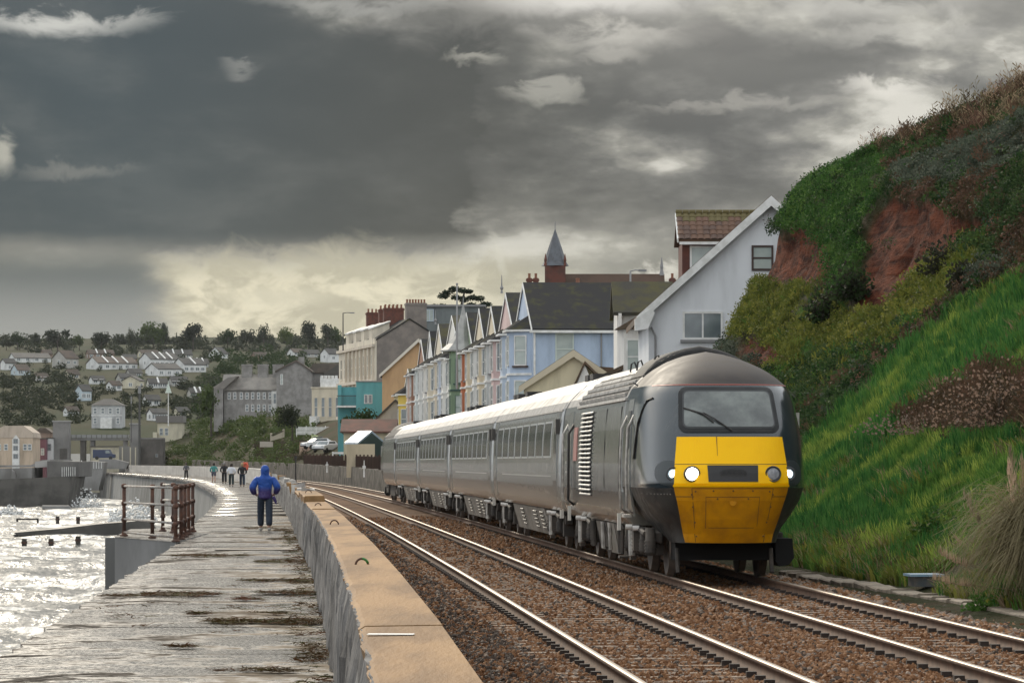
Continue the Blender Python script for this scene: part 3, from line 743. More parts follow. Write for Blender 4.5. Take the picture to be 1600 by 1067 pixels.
# ---- single plants on the bank
def hit(px, py, zf, y0, y1):
    Y = np.linspace(y0, y1, 4000); X = (px - 800) / F * Y; Zr = CAMZ + (HY - py) / F * Y
    s_ = np.nonzero(Zr <= zf(X, Y))[0]; k = s_[0] if len(s_) else -1
    return Vector((float(X[k]), float(Y[k]), float(zf(X[k], Y[k]))))
def ribbon(b_, pts, w0, w1, side):
    o = len(b_.v); n = len(pts)
    for i, p_ in enumerate(pts):
        w = w0 + (w1 - w0) * i / (n - 1); b_.v += [tuple(Vector(p_) - side * w), tuple(Vector(p_) + side * w)]
    b_.f += [(o + 2 * i, o + 2 * i + 1, o + 2 * i + 3, o + 2 * i + 2) for i in range(n - 1)]
mpam = leafmat('pampas_blade', (.235, .195, .115), (.36, .29, .18)); mplu = leafmat('pampas_plume', (.34, .26, .17), (.42, .33, .23))
def pampas(loc, s, label, nb, plumes, group):
    t = thing('pampas_grass', label, 'pampas grass', loc, 0, group)
    b_ = MB()
    for k in range(nb):
        a_ = random.uniform(0, 6.28); r0 = random.uniform(0, .28) * s; reach = random.uniform(.3, 1.25) * s; hh = random.uniform(.7, 1.75) * s; dr = random.uniform(.2, .95) * hh
        ca, sa = math.cos(a_), math.sin(a_); pts = []
        for i in range(6):
            u = i / 5; pts.append((ca * (r0 + reach * u ** 1.5), sa * (r0 + reach * u ** 1.5), hh * (1 - (1 - u) ** 2) - dr * u ** 3))
        ribbon(b_, pts, .0075 * s, .002 * s, Vector((-sa, ca, 0)) if random.random() < .6 else Vector((random.uniform(-1, 1), random.uniform(-1, 1), .3)).normalized())
    tag(b_.build('blades', mpam, t), 'arching grey green and straw coloured blades', kind='stuff')
    for (dx, dy, hh, lx) in plumes:
        st = MB().tube([(dx * .3, dy * .3, 0), (dx * .6, dy * .6, hh * .55), (dx + lx * .6, dy, hh * .8), (dx + lx, dy, hh)], [.008, .007, .006, .004], 5).build('plume_stem', mplu, t)
        pb = MB()
        for k in range(90):
            u = random.random(); c = Vector((dx + lx * (.35 + .65 * u), dy, hh * (.72 + .28 * u))); w = .075 * math.sin(math.pi * (.08 + .9 * u)) + .012
            o_ = Vector((random.gauss(0, .4), random.gauss(0, .4), -.2)) * w; s_ = Vector((random.uniform(-1, 1), random.uniform(-1, 1), 0)).normalized() * .007
            pb.add([c + o_ - s_, c + o_ + s_, c + o_ * 1.4 + Vector((0, 0, .10 + .05 * random.random()))], [(0, 1, 2)])
        pb.build('plume', mplu, st)
p0 = Vector((7.55, 50.2, -.05))
pampas(p0, 1.25, 'big straw coloured pampas clump with brown plumes at the right edge', 3800, [(-.45, 0, 2.15, -.12), (-.35, .1, 2.05, -.05), (-.5, -.1, 1.95, -.1), (-.28, .1, 2.2, .03), (.25, 0, 2.45, -.03), (.33, .05, 2.6, .0), (.42, -.05, 2.35, .05), (.15, .1, 2.3, .1), (-.9, -.2, 1.55, -.35), (.3, -.2, 2.75, .02), (-1.0, -.3, .72, -.6), (-.9, -.4, .35, -.8)], None)
def shrub(name, label, cat, loc, r, h, mats, n, group=None, leaf=.07):
    t = thing(name, label, cat, loc, random.random(), group)
    for i, mt in enumerate(mats):
        b_ = MB()
        for k in range(n):
            v = Vector(RNG.normal(size=3)).normalized(); v.z = abs(v.z); rr = random.random() ** .4; c = Vector((v.x * r * rr, v.y * r * rr, v.z * h * rr + .02))
            lob = 1 + .3 * math.sin(3 * v.x * 2 + 5 * v.y); c *= lob * .85
            a_ = Vector(RNG.normal(size=3)).normalized(); d_ = a_.cross(v + Vector((.01, 0, 0))).normalized(); e_ = d_.cross(a_); s_ = leaf * random.uniform(.6, 1.4)
            b_.add([c - d_ * s_ * .5, c + e_ * s_ * .6, c + d_ * s_ * .5, c - e_ * s_ * .6], [(0, 1, 2, 3)])
        b_.build('foliage', mt, t)
    st = MB()
    st.tube([(0, 0, -.1), (.02, .01, h * .3), (.05, 0, h * .7)], [.03, .02, .008], 5).build('stem', M('twig_bark', (.06, .045, .03), .9), t)
    return t
shrub('bramble_bush', 'yellow green leafy bramble beside the pampas clump', 'bush', hit(1462, 850, cliff_z, 48, 90), .55, .7, [leafmat('bramble_lime', (.13, .19, .03), (.17, .22, .05)), L3], 420)
shrub('ivy_bush', 'small green weed growing over the concrete trough', 'weed', (float(cf(50.3)) + 2.5, 50.3, -.2), .32, .3, [G1], 260, None, .05)
shrub('ivy_bush', 'bright leafy weed under the pampas at the frame edge', 'weed', (float(cf(47.6)) + 3.45, 47.6, -.1), .42, .35, [L3, G2], 240, None, .07)
shrub('dead_bush', 'dark brown dead bush with pale flower heads above the bank', 'bush', hit(1560, 668, cliff_z, 50, 110), 1.9, 1.35, [leafmat('dead_tan', (.17, .125, .085), (.22, .165, .115)), leafmat('dead_dark', (.060, .045, .032), (.085, .065, .045))], 1000, None, .055)
shrub('dead_bush', 'low grey brown dead bush spreading across the green bank', 'bush', hit(1450, 680, cliff_z, 50, 110), 1.7, .65, [leafmat('dead_mauve', (.135, .105, .080), (.17, .13, .10))], 800, None, .05)
shrub('gorse_bush', 'dark ragged bush clinging beside the bare red scar', 'bush', hit(1475, 430, cliff_z, 70, 130), .9, 1.1, [leafmat('gorse_dark', (.022, .024, .016), (.035, .035, .022))], 700, None, .1)
shrub('gorse_bush', 'smaller dark bush lower right of the ragged one', 'bush', hit(1505, 455, cliff_z, 70, 130), .55, .9, [MATS['gorse_dark']], 420, None, .1)
for px_, py_, s_, lab in ((1290, 505, .8, 'dark ivy mass hanging in the gully under the small red patch'), (1330, 470, .9, 'dark ivy column between the two red scars')):
    shrub('ivy_bush', lab, 'bush', hit(px_, py_, cliff_z, 80, 150), s_, s_ * 1.4, [MATS['gorse_dark'], L1], 600, None, .11)
# blue-grey equipment box by the trough
bx = thing('equipment_box', 'low blue grey metal equipment box beside the concrete trough', 'equipment box', (float(cf(57.3)) + 2.95, 57.3, -.06), .1)
MB().box(-.20, .20, -.25, .25, 0, .16).build('box_body', M('box_dark', (.05, .06, .065), .6, (.09, .08, .07), 6), bx)
MB().box(-.27, .27, -.30, .30, .163, .20).build('lid', M('box_blue', (.16, .27, .36), .4, (.22, .31, .38), 4), bx)
# ================================================================== the train
def paint(name, c, dirt, rough=.2, z0=.8, z1=1.75, amt=.8, cior=1.7, cw=.9):
    m = bpy.data.materials.new(name); m.use_nodes = True; q = NG(m.node_tree); b = q.n['Principled BSDF']
    t = q.new('ShaderNodeTexCoord'); v = t.outputs['Object']
    sx = q.new('ShaderNodeSeparateXYZ'); q.l.new(v, sx.inputs[0])
    mp = q.new('ShaderNodeMapping'); q.l.new(v, mp.inputs[0]); mp.inputs['Scale'].default_value = (1, 3.2, .22)
    st = q.noise(mp.outputs[0], 2.2, 7, .65, .3); fn = q.noise(v, 9, 6, .6)
    low = q.m('MULTIPLY', q.ss(q.m('ADD', sx.outputs[2], q.m('MULTIPLY', q.m('SUBTRACT', st, .5), .5)), z1, z0), amt)
    streak = q.m('MULTIPLY', q.ss(st, .47, .70), .5)
    d = q.m('MAXIMUM', low, q.m('MULTIPLY', streak, q.m('MULTIPLY_ADD', fn, .8, .5)), clamp=True)
    q.l.new(q.mix(d, c, dirt), b.inputs['Base Color'])
    q.l.new(q.mix(d, (rough,) * 3, (min(.6, rough + .28),) * 3), b.inputs['Roughness'])
    b.inputs['Specular IOR Level'].default_value = .5
    b.inputs['Coat Weight'].default_value = cw; b.inputs['Coat IOR'].default_value = cior; b.inputs['Coat Roughness'].default_value = .12
    bp = q.new('ShaderNodeBump'); bp.inputs['Strength'].default_value = .10; bp.inputs['Distance'].default_value = .02
    q.l.new(q.noise(v, 1.6, 3, .5), bp.inputs['Height']); q.l.new(bp.outputs[0], b.inputs['Normal'])
    MATS[name] = m
    return m
mgrn = paint('train_green', (.090, .105, .106), (.23, .205, .165), .2)
mnose = paint('nose_green', (.016, .028, .036), (.05, .056, .058), .14, .6, 1.2, .3, 1.5, .6)
mcoach = paint('coach_green', (.19, .205, .203), (.28, .24, .19), .22, .9, 2.0, .9)
mskirt = M('skirt_black', (.018, .021, .023), .38, (.04, .038, .034), 4, 6, .15, 20, rough2=.6)
mroof = M('train_roof', (.34, .33, .315), .5, (.23, .225, .215), 1.6, 6, .25, 6, rough2=.6, spec=.35)
mcabroof = M('cab_roof', (.026, .021, .020), .55, (.05, .042, .038), 2.2, 7, .15, 30, rough2=.65, spec=.2)
mylw = M('warning_yellow', (1.0, .56, .0), .5, (.92, .48, .0), 1.3, 6, .06, 30, thr=(.45, .75), spec=.2)
mylw2 = M('warning_yellow_grimy_shaded', (.60, .265, .002), .55, (.40, .165, .006), 2.6, 8, .1, 40, thr=(.35, .7), spec=.2)  # grime, plus the shade of the downward-facing nose painted into a darker orange
mblk = M('train_black', (.012, .012, .013), .6, (.035, .03, .026), 6, 5, .2, 20)
mdeep = M('void_black', (.006, .006, .006), .9)
mund = M('underframe_grime', (.040, .036, .032), .8, (.085, .072, .06), 3, 6, .4, 20)
mpanel = M('skirt_panel_grey', (.24, .225, .20), .6, (.15, .135, .115), 2, 6, .15, 12)
mgls = M('train_glass', (.030, .036, .038), .10, (.055, .06, .06), 2, 4, 0, None, 0, .8)
mfrm = M('window_alloy', (.55, .56, .56), .3, None, metal=.6)
mwhl = M('wheel_steel', (.07, .06, .052), .6, (.12, .09, .07), 5, 4)
mlgt = M('bracket_grey', (.50, .48, .44), .5, (.3, .28, .25), 7, 4)
mrub = M('gangway_rubber', (.020, .024, .030), .7)
ZB = [.82, .95, 1.1, 1.4, 1.9, 2.5, 2.9, 3.05, 3.2, 3.4, 3.55, 3.68, 3.77, 3.82]
WB = [1.20, 1.28, 1.33, 1.365, 1.37, 1.345, 1.30, 1.265, 1.19, 1.0, .80, .56, .30, .001]
def hw(z): return float(np.interp(z, ZB, WB))
def hwn(z): return float(np.interp(z, [.6, .8, 1.05, 1.3, 1.5], [.86, .98, 1.16, 1.30, 1.365])) if z < 1.5 else hw(z)
def ny0(z): return float(np.interp(z, [.60, .75, 1.0, 1.3, 1.53, 1.58, 1.75, 2.33, 2.42, 2.5, 3.1, 3.2, 3.35, 3.5, 3.65, 3.75, 3.82], [.42, .33, .20, .08, .02, 0, .05, .30, .36, .41, .86, .98, 1.26, 1.68, 2.3, 2.95, 3.7]))
NEXP = 2.8
def nyend(z): return float(np.interp(z, [.6, .75, .95, 1.1], [1.5, 2.1, 3.4, 4.6]))
def nD(z): return min(2.0, nyend(z) - ny0(z) - .05)
def nS(x, z, off=0.):
    def f(x, z):
        w = hwn(z); r_ = min(abs(x) / max(w, .02), .999)
        return ny0(z) + nD(z) * (1 - (1 - r_ ** NEXP) ** (1 / NEXP))
    y = f(x, z)
    if not off: return Vector((x, y, z))
    e = .01; n = Vector(((f(x + e, z) - f(x - e, z)) / (2 * e), -1, (f(x, z + e) - f(x, z - e)) / (2 * e))).normalized()
    return Vector((x, y, z)) + n * off
def npatch(name, mat, parent, rows, off, nx=14, depth=.02, smooth=True):
    """rows: (z, xl, xr) from bottom to top; a raised skin on the nose with its own edge"""
    b_ = MB(); nr = len(rows)
    for z, xl, xr in rows:
        for i in range(nx + 1): b_.v.append(tuple(nS(xl + (xr - xl) * i / nx, z, off)))
    for j in range(nr - 1):
        for i in range(nx): o = j * (nx + 1) + i; b_.f.append((o, o + 1, o + nx + 2, o + nx + 1))
    ring = list(range(nx + 1)) + [j * (nx + 1) + nx for j in range(1, nr)] + [(nr - 1) * (nx + 1) + i for i in range(nx - 1, -1, -1)] + [j * (nx + 1) for j in range(nr - 2, 0, -1)]
    o = len(b_.v)
    for k in ring:
        b_.v.append((b_.v[k][0], b_.v[k][1] + depth, b_.v[k][2]))
    n = len(ring); b_.f += [(ring[i], o + i, o + (i + 1) % n, ring[(i + 1) % n]) for i in range(n)]
    return b_.build(name, mat, parent)
def rrect(z0, z1, a0, a1, rc, cx0=0., cx1=0., n=16):
    """rows of a rounded rectangle, half width a0 at the bottom to a1 at the top"""
    out = []
    for k in range(n + 1):
        u = .5 - .5 * math.cos(math.pi * k / n); z = z0 + (z1 - z0) * u; a = a0 + (a1 - a0) * u; e = min(z - z0, z1 - z)
        if e < rc: a = a - rc + math.sqrt(max(0, rc * rc - (rc - e) ** 2))
        c = cx0 + (cx1 - cx0) * u; out.append((z, c - a, c + a))
    return out
def lathe_at(c, d, prof, n=16):
    """a turned piece whose axis points along d"""
    rot = Vector(d).to_track_quat('Z', 'Y').to_matrix(); b_ = MB().lathe(prof, n)
    b_.v = [tuple(rot @ Vector(v) + Vector(c)) for v in b_.v]; return b_
def side_patch(name, mat, parent, y0, y1, z0, z1, off=.012, s=-1, nz=4, smooth=False):
    b_ = MB()
    for k in range(nz + 1):
        z = z0 + (z1 - z0) * k / nz
        for y in (y0, y1): b_.v.append((s * (hw(z) + off), y, z))
    for k in range(nz): o = 2 * k; b_.f.append((o, o + 1, o + 3, o + 2))
    o = len(b_.v)
    for k in range(nz + 1):
        z = z0 + (z1 - z0) * k / nz
        for y in (y0, y1): b_.v.append((s * (hw(z) - .02), y, z))
    for k in range(nz): b_.f += [(2 * k, 2 * k + 2, o + 2 * k + 2, o + 2 * k), (2 * k + 1, o + 2 * k + 1, o + 2 * k + 3, 2 * k + 3)]
    b_.f += [(0, o, o + 1, 1), (2 * nz, 2 * nz + 1, o + 2 * nz + 1, o + 2 * nz)]
    return b_.build(name, mat, parent)
def body_loft(name, mat, parent, y0, y1, zlo, zhi, bulge=0., ends=True):
    zs = [z for z in ZB if zlo < z < zhi]; zs = [zlo] + zs + [zhi]
    sec = [(-hw(z), z) for z in zs] + [(hw(z), z) for z in zs[::-1]]
    b_ = MB(); n = len(sec)
    yy = [y0, y0 + .12] + [y0 + (y1 - y0) * k / 8 for k in range(1, 8)] + [y1 - .12, y1]
    for y in yy:
        k = .97 if y in (y0, y1) else 1.
        b_.v += [(x * k, y, z) for x, z in sec]
    for i in range(len(yy) - 1):
        for j in range(n): o = i * n; b_.f.append((o + j, o + (j + 1) % n, o + n + (j + 1) % n, o + n + j))
    b_.f += [tuple(range(n))[::-1], tuple((len(yy) - 1) * n + k for k in range(n))]
    return b_.build(name, mat, parent)
def wheelset(parent, y, r=.48, both=True):
    for s_ in (-1, 1):
        w = MB(); prof = [(.10, -.07), (.14, -.03), (r - .10, -.025), (r - .06, -.06), (r + .028, -.06), (r + .028, -.03), (r, -.028), (r, .07), (r - .07, .07), (r - .10, .02), (.14, .02), (.10, .06)]
        w.lathe(prof, 22); w.v = [(s_ * (.755 + v[2]), v[0], v[1]) for v in w.v]
        w.build('wheel', mwhl, parent, True, (0, y, r))
        MB().box(s_ * 1.0 - .11, s_ * 1.0 + .11, y - .17, y + .17, r - .15, r + .17).build('axle_box', mund, parent)
    MB().cyl((-.69, y, r), (.69, y, r), .08, 8).build('axle', mwhl, parent)
def bogie(parent, yc, heavy=False):
    bg_ = link('bogie', MB().box(-.06, .06, -.06, .06, -.06, .06).mesh('bogie', mund), parent)   # replaced below by the frame mesh
    fr = MB(); L = 1.75
    for s_ in (-1, 1):
        fr.prism([(-L, .58), (-.75, .50), (-.5, .40), (.5, .40), (.75, .50), (L, .58), (L, .74), (.7, .78), (.45, .62), (-.45, .62), (-.7, .78), (-L, .74)], 'x', s_ * 1.02 - .07, s_ * 1.02 + .07)
    fr.box(-.96, .96, -.28, .28, .44, .66)
    fr.v = [(v[0], v[1] + yc, v[2]) for v in fr.v]
    bg_.data = fr.mesh('bogie', mund)
    for e_ in (-1.3, 1.3): wheelset(bg_, yc + e_, .51 if heavy else .457)
    for s_ in (-1,):
        for e_ in (-.95, -.25, .3, 1.7) if not heavy else (-1.75, -.8, -.2, .4, .95, 1.75):
            c = (s_ * 1.14, yc + e_)
            MB().lathe([(.085, .36), (.085, .40), (.11, .42), (.085, .44), (.11, .48), (.085, .50), (.11, .54), (.085, .56), (.11, .60), (.085, .62), (.085, .82)], 9, (c[0], c[1], 0)).build('spring', mund, bg_, True)
        MB().box(s_ * 1.24 - .07, s_ * 1.24 + .07, yc - .62, yc - .38, .42, .86).build('equipment_box', mund, bg_)
        MB().cyl((s_ * 1.22, yc + .55, .30), (s_ * 1.22, yc + .62, .84), .06, 8).build('damper', mlgt, bg_)
        MB().cyl((s_ * 1.2, yc - 1.5, .72), (s_ * 1.2, yc - .6, .78), .045, 7).build('damper', mund, bg_)
        MB().box(s_ * 1.16 - .05, s_ * 1.16 + .05, yc + .9, yc + 1.1, .22, .55).build('sand_pipe', mund, bg_)
        for e_ in (-.45, .75): MB().cyl((s_ * 1.22, yc + e_ - .22, .80), (s_ * 1.33, yc + e_ - .20, .80), .045, 8).build('damper_end', M('damper_cap', (.72, .70, .66), .4), bg_)
    return bg_

def place(t, Yf, Yr):
    a_ = Vector((float(cf(Yf)), Yf, 0)); b_ = Vector((float(cf(Yr)), Yr, 0)); d = b_ - a_
    t.location = a_; t.rotation_euler = (0, 0, math.atan2(-d.x, d.y))
# ------------------------------------------------------------------ locomotive
LOC = thing('locomotive', 'dark streamlined locomotive with yellow nose and lit headlamps leading the train', 'locomotive')
YF = 58.0; LL = 17.75
place(LOC, YF, YF + LL)
zrows = [.60, .68, .75, .85, .95, 1.05, 1.15, 1.3, 1.42, 1.50, 1.53, 1.555, 1.58, 1.66, 1.75, 1.9, 2.1, 2.33, 2.42, 2.5, 2.7, 2.9, 3.05, 3.13, 3.2, 3.28, 3.36, 3.44, 3.52, 3.6, 3.66, 3.72, 3.76, 3.79, 3.81, 3.82]
NC = 20
def nose_part(name, mat, za, zb):
    zs = [z for z in zrows if za - 1e-6 <= z <= zb + 1e-6]; b_ = MB(); m_ = 0
    for z in zs:
        w, y0_, D, ye = hwn(z), ny0(z), nD(z), nyend(z)
        half = []
        for k in range(NC + 1):
            t = math.pi / 2 * k / NC; half.append((w * math.sin(t) ** (2 / NEXP), y0_ + D * (1 - math.cos(t) ** (2 / NEXP))))
        half.append((w, ye))
        row = [(-x, y, z) for x, y in half[::-1]] + [(x, y, z) for x, y in half[1:]]
        m_ = len(row); b_.v += row
    for j in range(len(zs) - 1):
        for i in range(m_ - 1): o = j * m_ + i; b_.f.append((o, o + 1, o + m_ + 1, o + m_))
    return b_.build(name, mat, LOC, True)
nose_part('cab_skirt', mskirt, .60, 1.50); nose_part('cab_shell', mnose, 1.50, 3.2); nose_part('cab_roof', mcabroof, 3.2, 3.82)
# undertray closing the nose from below
MB().prism([(-.6, .6), (.6, .6), (.7, 1.4), (.8, 3.2), (.8, 4.7), (-.8, 4.7), (-.8, 3.2), (-.7, 1.4)], 'z', .66, .74).build('undertray', mdeep, LOC)
npatch('body_line', M('red_line', (.30, .07, .05), .5), LOC, [(3.185, -1.12, 1.12), (3.20, -1.12, 1.12)], .006, 24)
up_ = npatch('yellow_panel', mylw, LOC, [(1.545, -.935, .935), (1.58, -.93, .93), (1.66, -.925, .925), (1.75, -.92, .92), (1.9, -.91, .91), (2.1, -.885, .885), (2.33, -.86, .86)], .010, 20)
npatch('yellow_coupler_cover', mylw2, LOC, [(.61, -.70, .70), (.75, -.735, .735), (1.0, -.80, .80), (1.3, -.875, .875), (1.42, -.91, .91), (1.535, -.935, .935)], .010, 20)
for z_, k_ in ((1.885, .91),): npatch('panel_seam', mblk, up_, [(z_ - .004, -k_, k_), (z_ + .004, -k_, k_)], .013, 20)
npatch('panel_seam', M('rust_streak', (.28, .12, .01), .7), up_, [(2.02, -.243, -.237), (2.2, -.246, -.234), (2.33, -.25, -.23)], .014, 2)
cc = [o for o in LOC.children if o.name.startswith('yellow_coupler_cover')][0]
mseam = M('seam_brown', (.12, .06, .012), .8)
for rows in ([(.62, -.555, -.545), (1.5, -.665, -.655)], [(.62, .545, .555), (1.5, .655, .665)], [(1.495, -.66, .66), (1.503, -.66, .66)], [(1.36, -.90, -.62), (1.372, -.90, -.62)], [(1.36, .64, .88), (1.372, .64, .88)],
             [(.86, -.42, -.412), (1.36, -.44, -.432)], [(.86, .412, .42), (1.36, .432, .44)], [(.855, -.42, .42), (.864, -.42, .42)], [(1.355, -.44, .44), (1.364, -.44, .44)]):
    if abs(rows[1][0] - rows[0][0]) > .2:
        z0_, l0, r0 = rows[0]; z1_, l1, r1 = rows[1]; rows = [(z0_ + (z1_ - z0_) * k / 6, l0 + (l1 - l0) * k / 6, r0 + (r1 - r0) * k / 6) for k in range(7)]
    npatch('panel_seam', mseam, cc, rows, .013, 12 if rows[0][2] - rows[0][1] > .1 else 1)
for x_, z_ in ((-.6, 1.45), (.6, 1.45), (-.32, 1.46), (0, 1.46), (.32, 1.46), (-.63, 1.2), (.63, 1.2), (-.58, .95), (.58, .95), (-.54, .72), (.54, .72), (-.25, 1.33), (.25, 1.33), (-.66, 1.40), (.66, 1.40)):
    lathe_at(nS(x_, z_, .012), (0, -1, 0), [(.016, 0), (.012, .008), (0.001, .010)], 7).build('bolt', mseam, cc)
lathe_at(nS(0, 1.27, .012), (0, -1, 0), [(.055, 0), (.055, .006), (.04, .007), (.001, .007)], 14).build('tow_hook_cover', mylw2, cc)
wsr = npatch('windscreen_surround', M('surround_black', (.010, .012, .013), .5, (.02, .021, .022), 3, 5, 0, None, 0, .3), LOC, rrect(2.40, 3.15, .83, .77, .12), .014, 16)
msw_ = M('windscreen_glass', (.19, .215, .20), .14, (.06, .07, .07), 1.3, 5, .05, 60, 0, .8, thr=(.33, .68))
npatch('windscreen', msw_, wsr, rrect(2.49, 3.07, .735, .69, .07), .022, 16)
npatch('windscreen_seal', M('seal_dark', (.03, .033, .035), .5), wsr, rrect(2.465, 3.095, .76, .715, .09), .018, 16)
wp = MB().tube([nS(.02, 2.42, .03), nS(-.25, 2.60, .05), nS(-.42, 2.70, .05)], .012, 5).build('wiper_arm', mblk, wsr)
MB().tube([nS(-.72, 2.79, .04), nS(-.42, 2.68, .045), nS(-.27, 2.55, .04)], [.012, .02, .012], 5).build('wiper_blade', mblk, wp)
MB().tube([nS(.02, 2.42, .03), nS(-.2, 2.55, .045), nS(-.30, 2.64, .045)], .007, 5).build('wiper_link', mblk, wp)
gr = npatch('nose_grille', M('grille_black', (.022, .022, .023), .6), LOC, [(1.60, -.40, .40), (1.74, -.405, .405), (1.865, -.41, .41)], .022, 10, .05)
gb = MB()
for k in range(22):
    x_ = -.21 + .02 * k; h_ = .10 * math.sqrt(max(.05, 1 - (x_ / .24) ** 2)); gb.box(x_ - .004, x_ + .004, float(nS(x_, 1.73, .04).y), float(nS(x_, 1.73, .02).y), 1.73 - h_, 1.73 + h_)
tag(gb.build('grille_bars', M('grille_grey', (.06, .06, .06), .5), gr), kind='stuff')
npatch('nose_lip', mylw, LOC, [(1.525, -.935, .935), (1.54, -.936, .936), (1.56, -.935, .935)], .022, 20, .03)
mlens = emis('headlamp_lit', (1, .97, .88), 6.0); mlens2 = emis('marker_lit', (.85, .95, 1), 4.0)
mlu = M('lamp_glass_unlit', (.33, .34, .36), .15, (.22, .23, .25), 14, 3)
for x_, r_, lit, nm in ((-.66, .115, 1, 'headlamp'), (.66, .115, 0, 'headlamp'), (-.945, .10, 2, 'marker_lamp'), (.945, .10, 2, 'marker_lamp')):
    c = nS(x_, 1.73, .0); d = Vector((0.12 * (1 if x_ > 0 else -1) * (lit == 2), -1, .04)).normalized(); c = Vector((c.x, c.y - (.008 if lit < 2 else -.02), c.z))
    if lit < 2: c.y -= .02
    h = lathe_at(c, d, [(r_ + .018, -.10), (r_ + .018, .02), (r_ + .008, .032), (r_ - .006, .028), (r_ - .012, .012), (.001, .010)], 24).build(nm, M('lamp_bezel', (.035, .037, .04), .35), LOC)
    if lit == 2:
        lathe_at(c, d, [(r_ - .013, .012), (r_ - .02, .020), (.001, .026)], 20).build('lens_glass', M('marker_glass', (.35, .42, .44), .12), h)
        lathe_at(c, d, [(.062, .027), (.05, .040), (.001, .044)], 16).build('lens', mlens2, h)
        npatch('lamp_recess', M('recess_dark', (.03, .04, .045), .4), LOC, rrect(1.53, 1.95, .20, .20, .19, x_ * 1.06, x_ * 1.06), .004, 10, .01)
    else:
        lathe_at(c, d, [(r_ - .013, .012), (r_ - .025, .026), (.001, .036)], 20).build('lens', mlens if lit else mlu, h)
# rivets along the skirt joint
for k in range(9):
    x_ = -.98 - .043 * k; lathe_at(nS(x_, 1.40, .002), (-.3, -1, 0), [(.013, 0), (.008, .006), (.001, .007)], 6).build('skirt_bolt', mpanel, LOC)
# body behind the cab
body_loft('body', mgrn, LOC, 4.6, LL, .82, 3.05); body_loft('roof', mroof, LOC, 4.62, LL - .02, 3.052, 3.82)
# cab door, its rails and the black edge of the side window
MBd = side_patch('cab_door', mgrn, LOC, 3.15, 3.95, 1.0, 3.0, .014)
side_patch('door_window', mgls, MBd, 3.32, 3.78, 2.15, 2.8, .024)
for y_ in (3.02, 4.12):
    MB().tube([(-1.33, y_, 1.05), (-1.44, y_, 1.12), (-1.45, y_, 1.8), (-1.42, y_, 2.5), (-1.31, y_, 2.72)], .022, 6).build('handrail', mlgt, LOC, True)
MB().box(-1.46, -1.33, 3.3, 3.7, .98, 1.03).build('door_step', mlgt, LOC)
# black raked edge of the cab side window, following the nose
sb = MB()
pts = [(2.98, 1.52), (2.95, 1.72), (2.6, 2.05), (2.2, 2.30), (1.98, 2.42)]
def nose_side(y, z):
    w, y0_, D = hwn(z), ny0(z), nD(z); r_ = min(1, max(0, (y - y0_) / D)); return -w * (1 - (1 - r_) ** NEXP) ** (1 / NEXP)
sb.tube([(nose_side(y_, z_) - .012, y_, z_) for z_, y_ in pts], .020, 5); sb.build('side_window_edge', mblk, LOC)
swp = MB()
for k in range(7):
    z_ = 2.05 + .85 * k / 6; ya_ = float(np.interp(z_, [1.98, 2.2, 2.6, 2.95], [2.50, 2.36, 2.12, 1.80]))
    for j in range(6): y_ = ya_ + (2.85 - ya_) * j / 5; swp.v.append((nose_side(y_, z_) - .010, y_, z_))
for k in range(6):
    for j in range(5): o = k * 6 + j; swp.f.append((o, o + 1, o + 7, o + 6))
swp.build('cab_side_window', M('side_glass', (.13, .15, .155), .08, (.2, .22, .22), 2), LOC, True)
# side air intake with its slats
lv = side_patch('side_grille', M('grille_void', (.010, .010, .011), .8), LOC, 10.7, 13.0, 1.28, 2.86, .006, -1, 8)
for k in range(19):
    z_ = 1.30 + 1.56 * k / 18
    b_ = MB().prism([(-(hw(z_) + .012), z_), (-(hw(z_) + .045), z_ - .012), (-(hw(z_) + .045), z_ + .012), (-(hw(z_) + .012), z_ + .030)], 'y', 10.62, 13.08); b_.build('grille_slat', M('slat_grey', (.36, .36, .34), .4, (.26, .25, .23), 5), lv)
for y_ in (11.47, 12.23): MB().tube([(-(hw(z_) + .02), y_, z_) for z_ in (1.3, 1.9, 2.4, 2.84)], .02, 4).build('grille_post', mblk, lv)
side_patch('nameplate', M('plate_red', (.34, .13, .11), .5, (.42, .20, .17), 30), LOC, 14.0, 14.75, 1.95, 2.62, .012)
gd_ = side_patch('guard_door', mgrn, LOC, 15.3, 16.4, .95, 2.95, .012)
for y_ in (15.15, 16.55): MB().tube([(-1.32, y_, 1.05), (-1.44, y_, 1.15), (-1.43, y_, 2.5), (-1.31, y_, 2.7)], .026, 6).build('handrail', mlgt if y_ > 16 else mblk, LOC, True)
for z_, y_ in ((1.9, 16.0), (1.7, 16.05), (2.15, 16.2)): MB().box(-1.42, -1.34, y_, y_ + .12, z_, z_ + .05).build('door_handle', mlgt, gd_)
for y_ in (5.2, 8.0): MB().tube([(-(hw(z_) + .006), y_, z_) for z_ in (.95, 1.5, 2.2, 2.9)], .008, 4).build('panel_joint', mblk, LOC)
for y0_, y1_ in ((5.0, 10.4),): side_patch('gutter_strip', mlgt, LOC, 4.7, 14.6, 3.00, 3.05, .03)
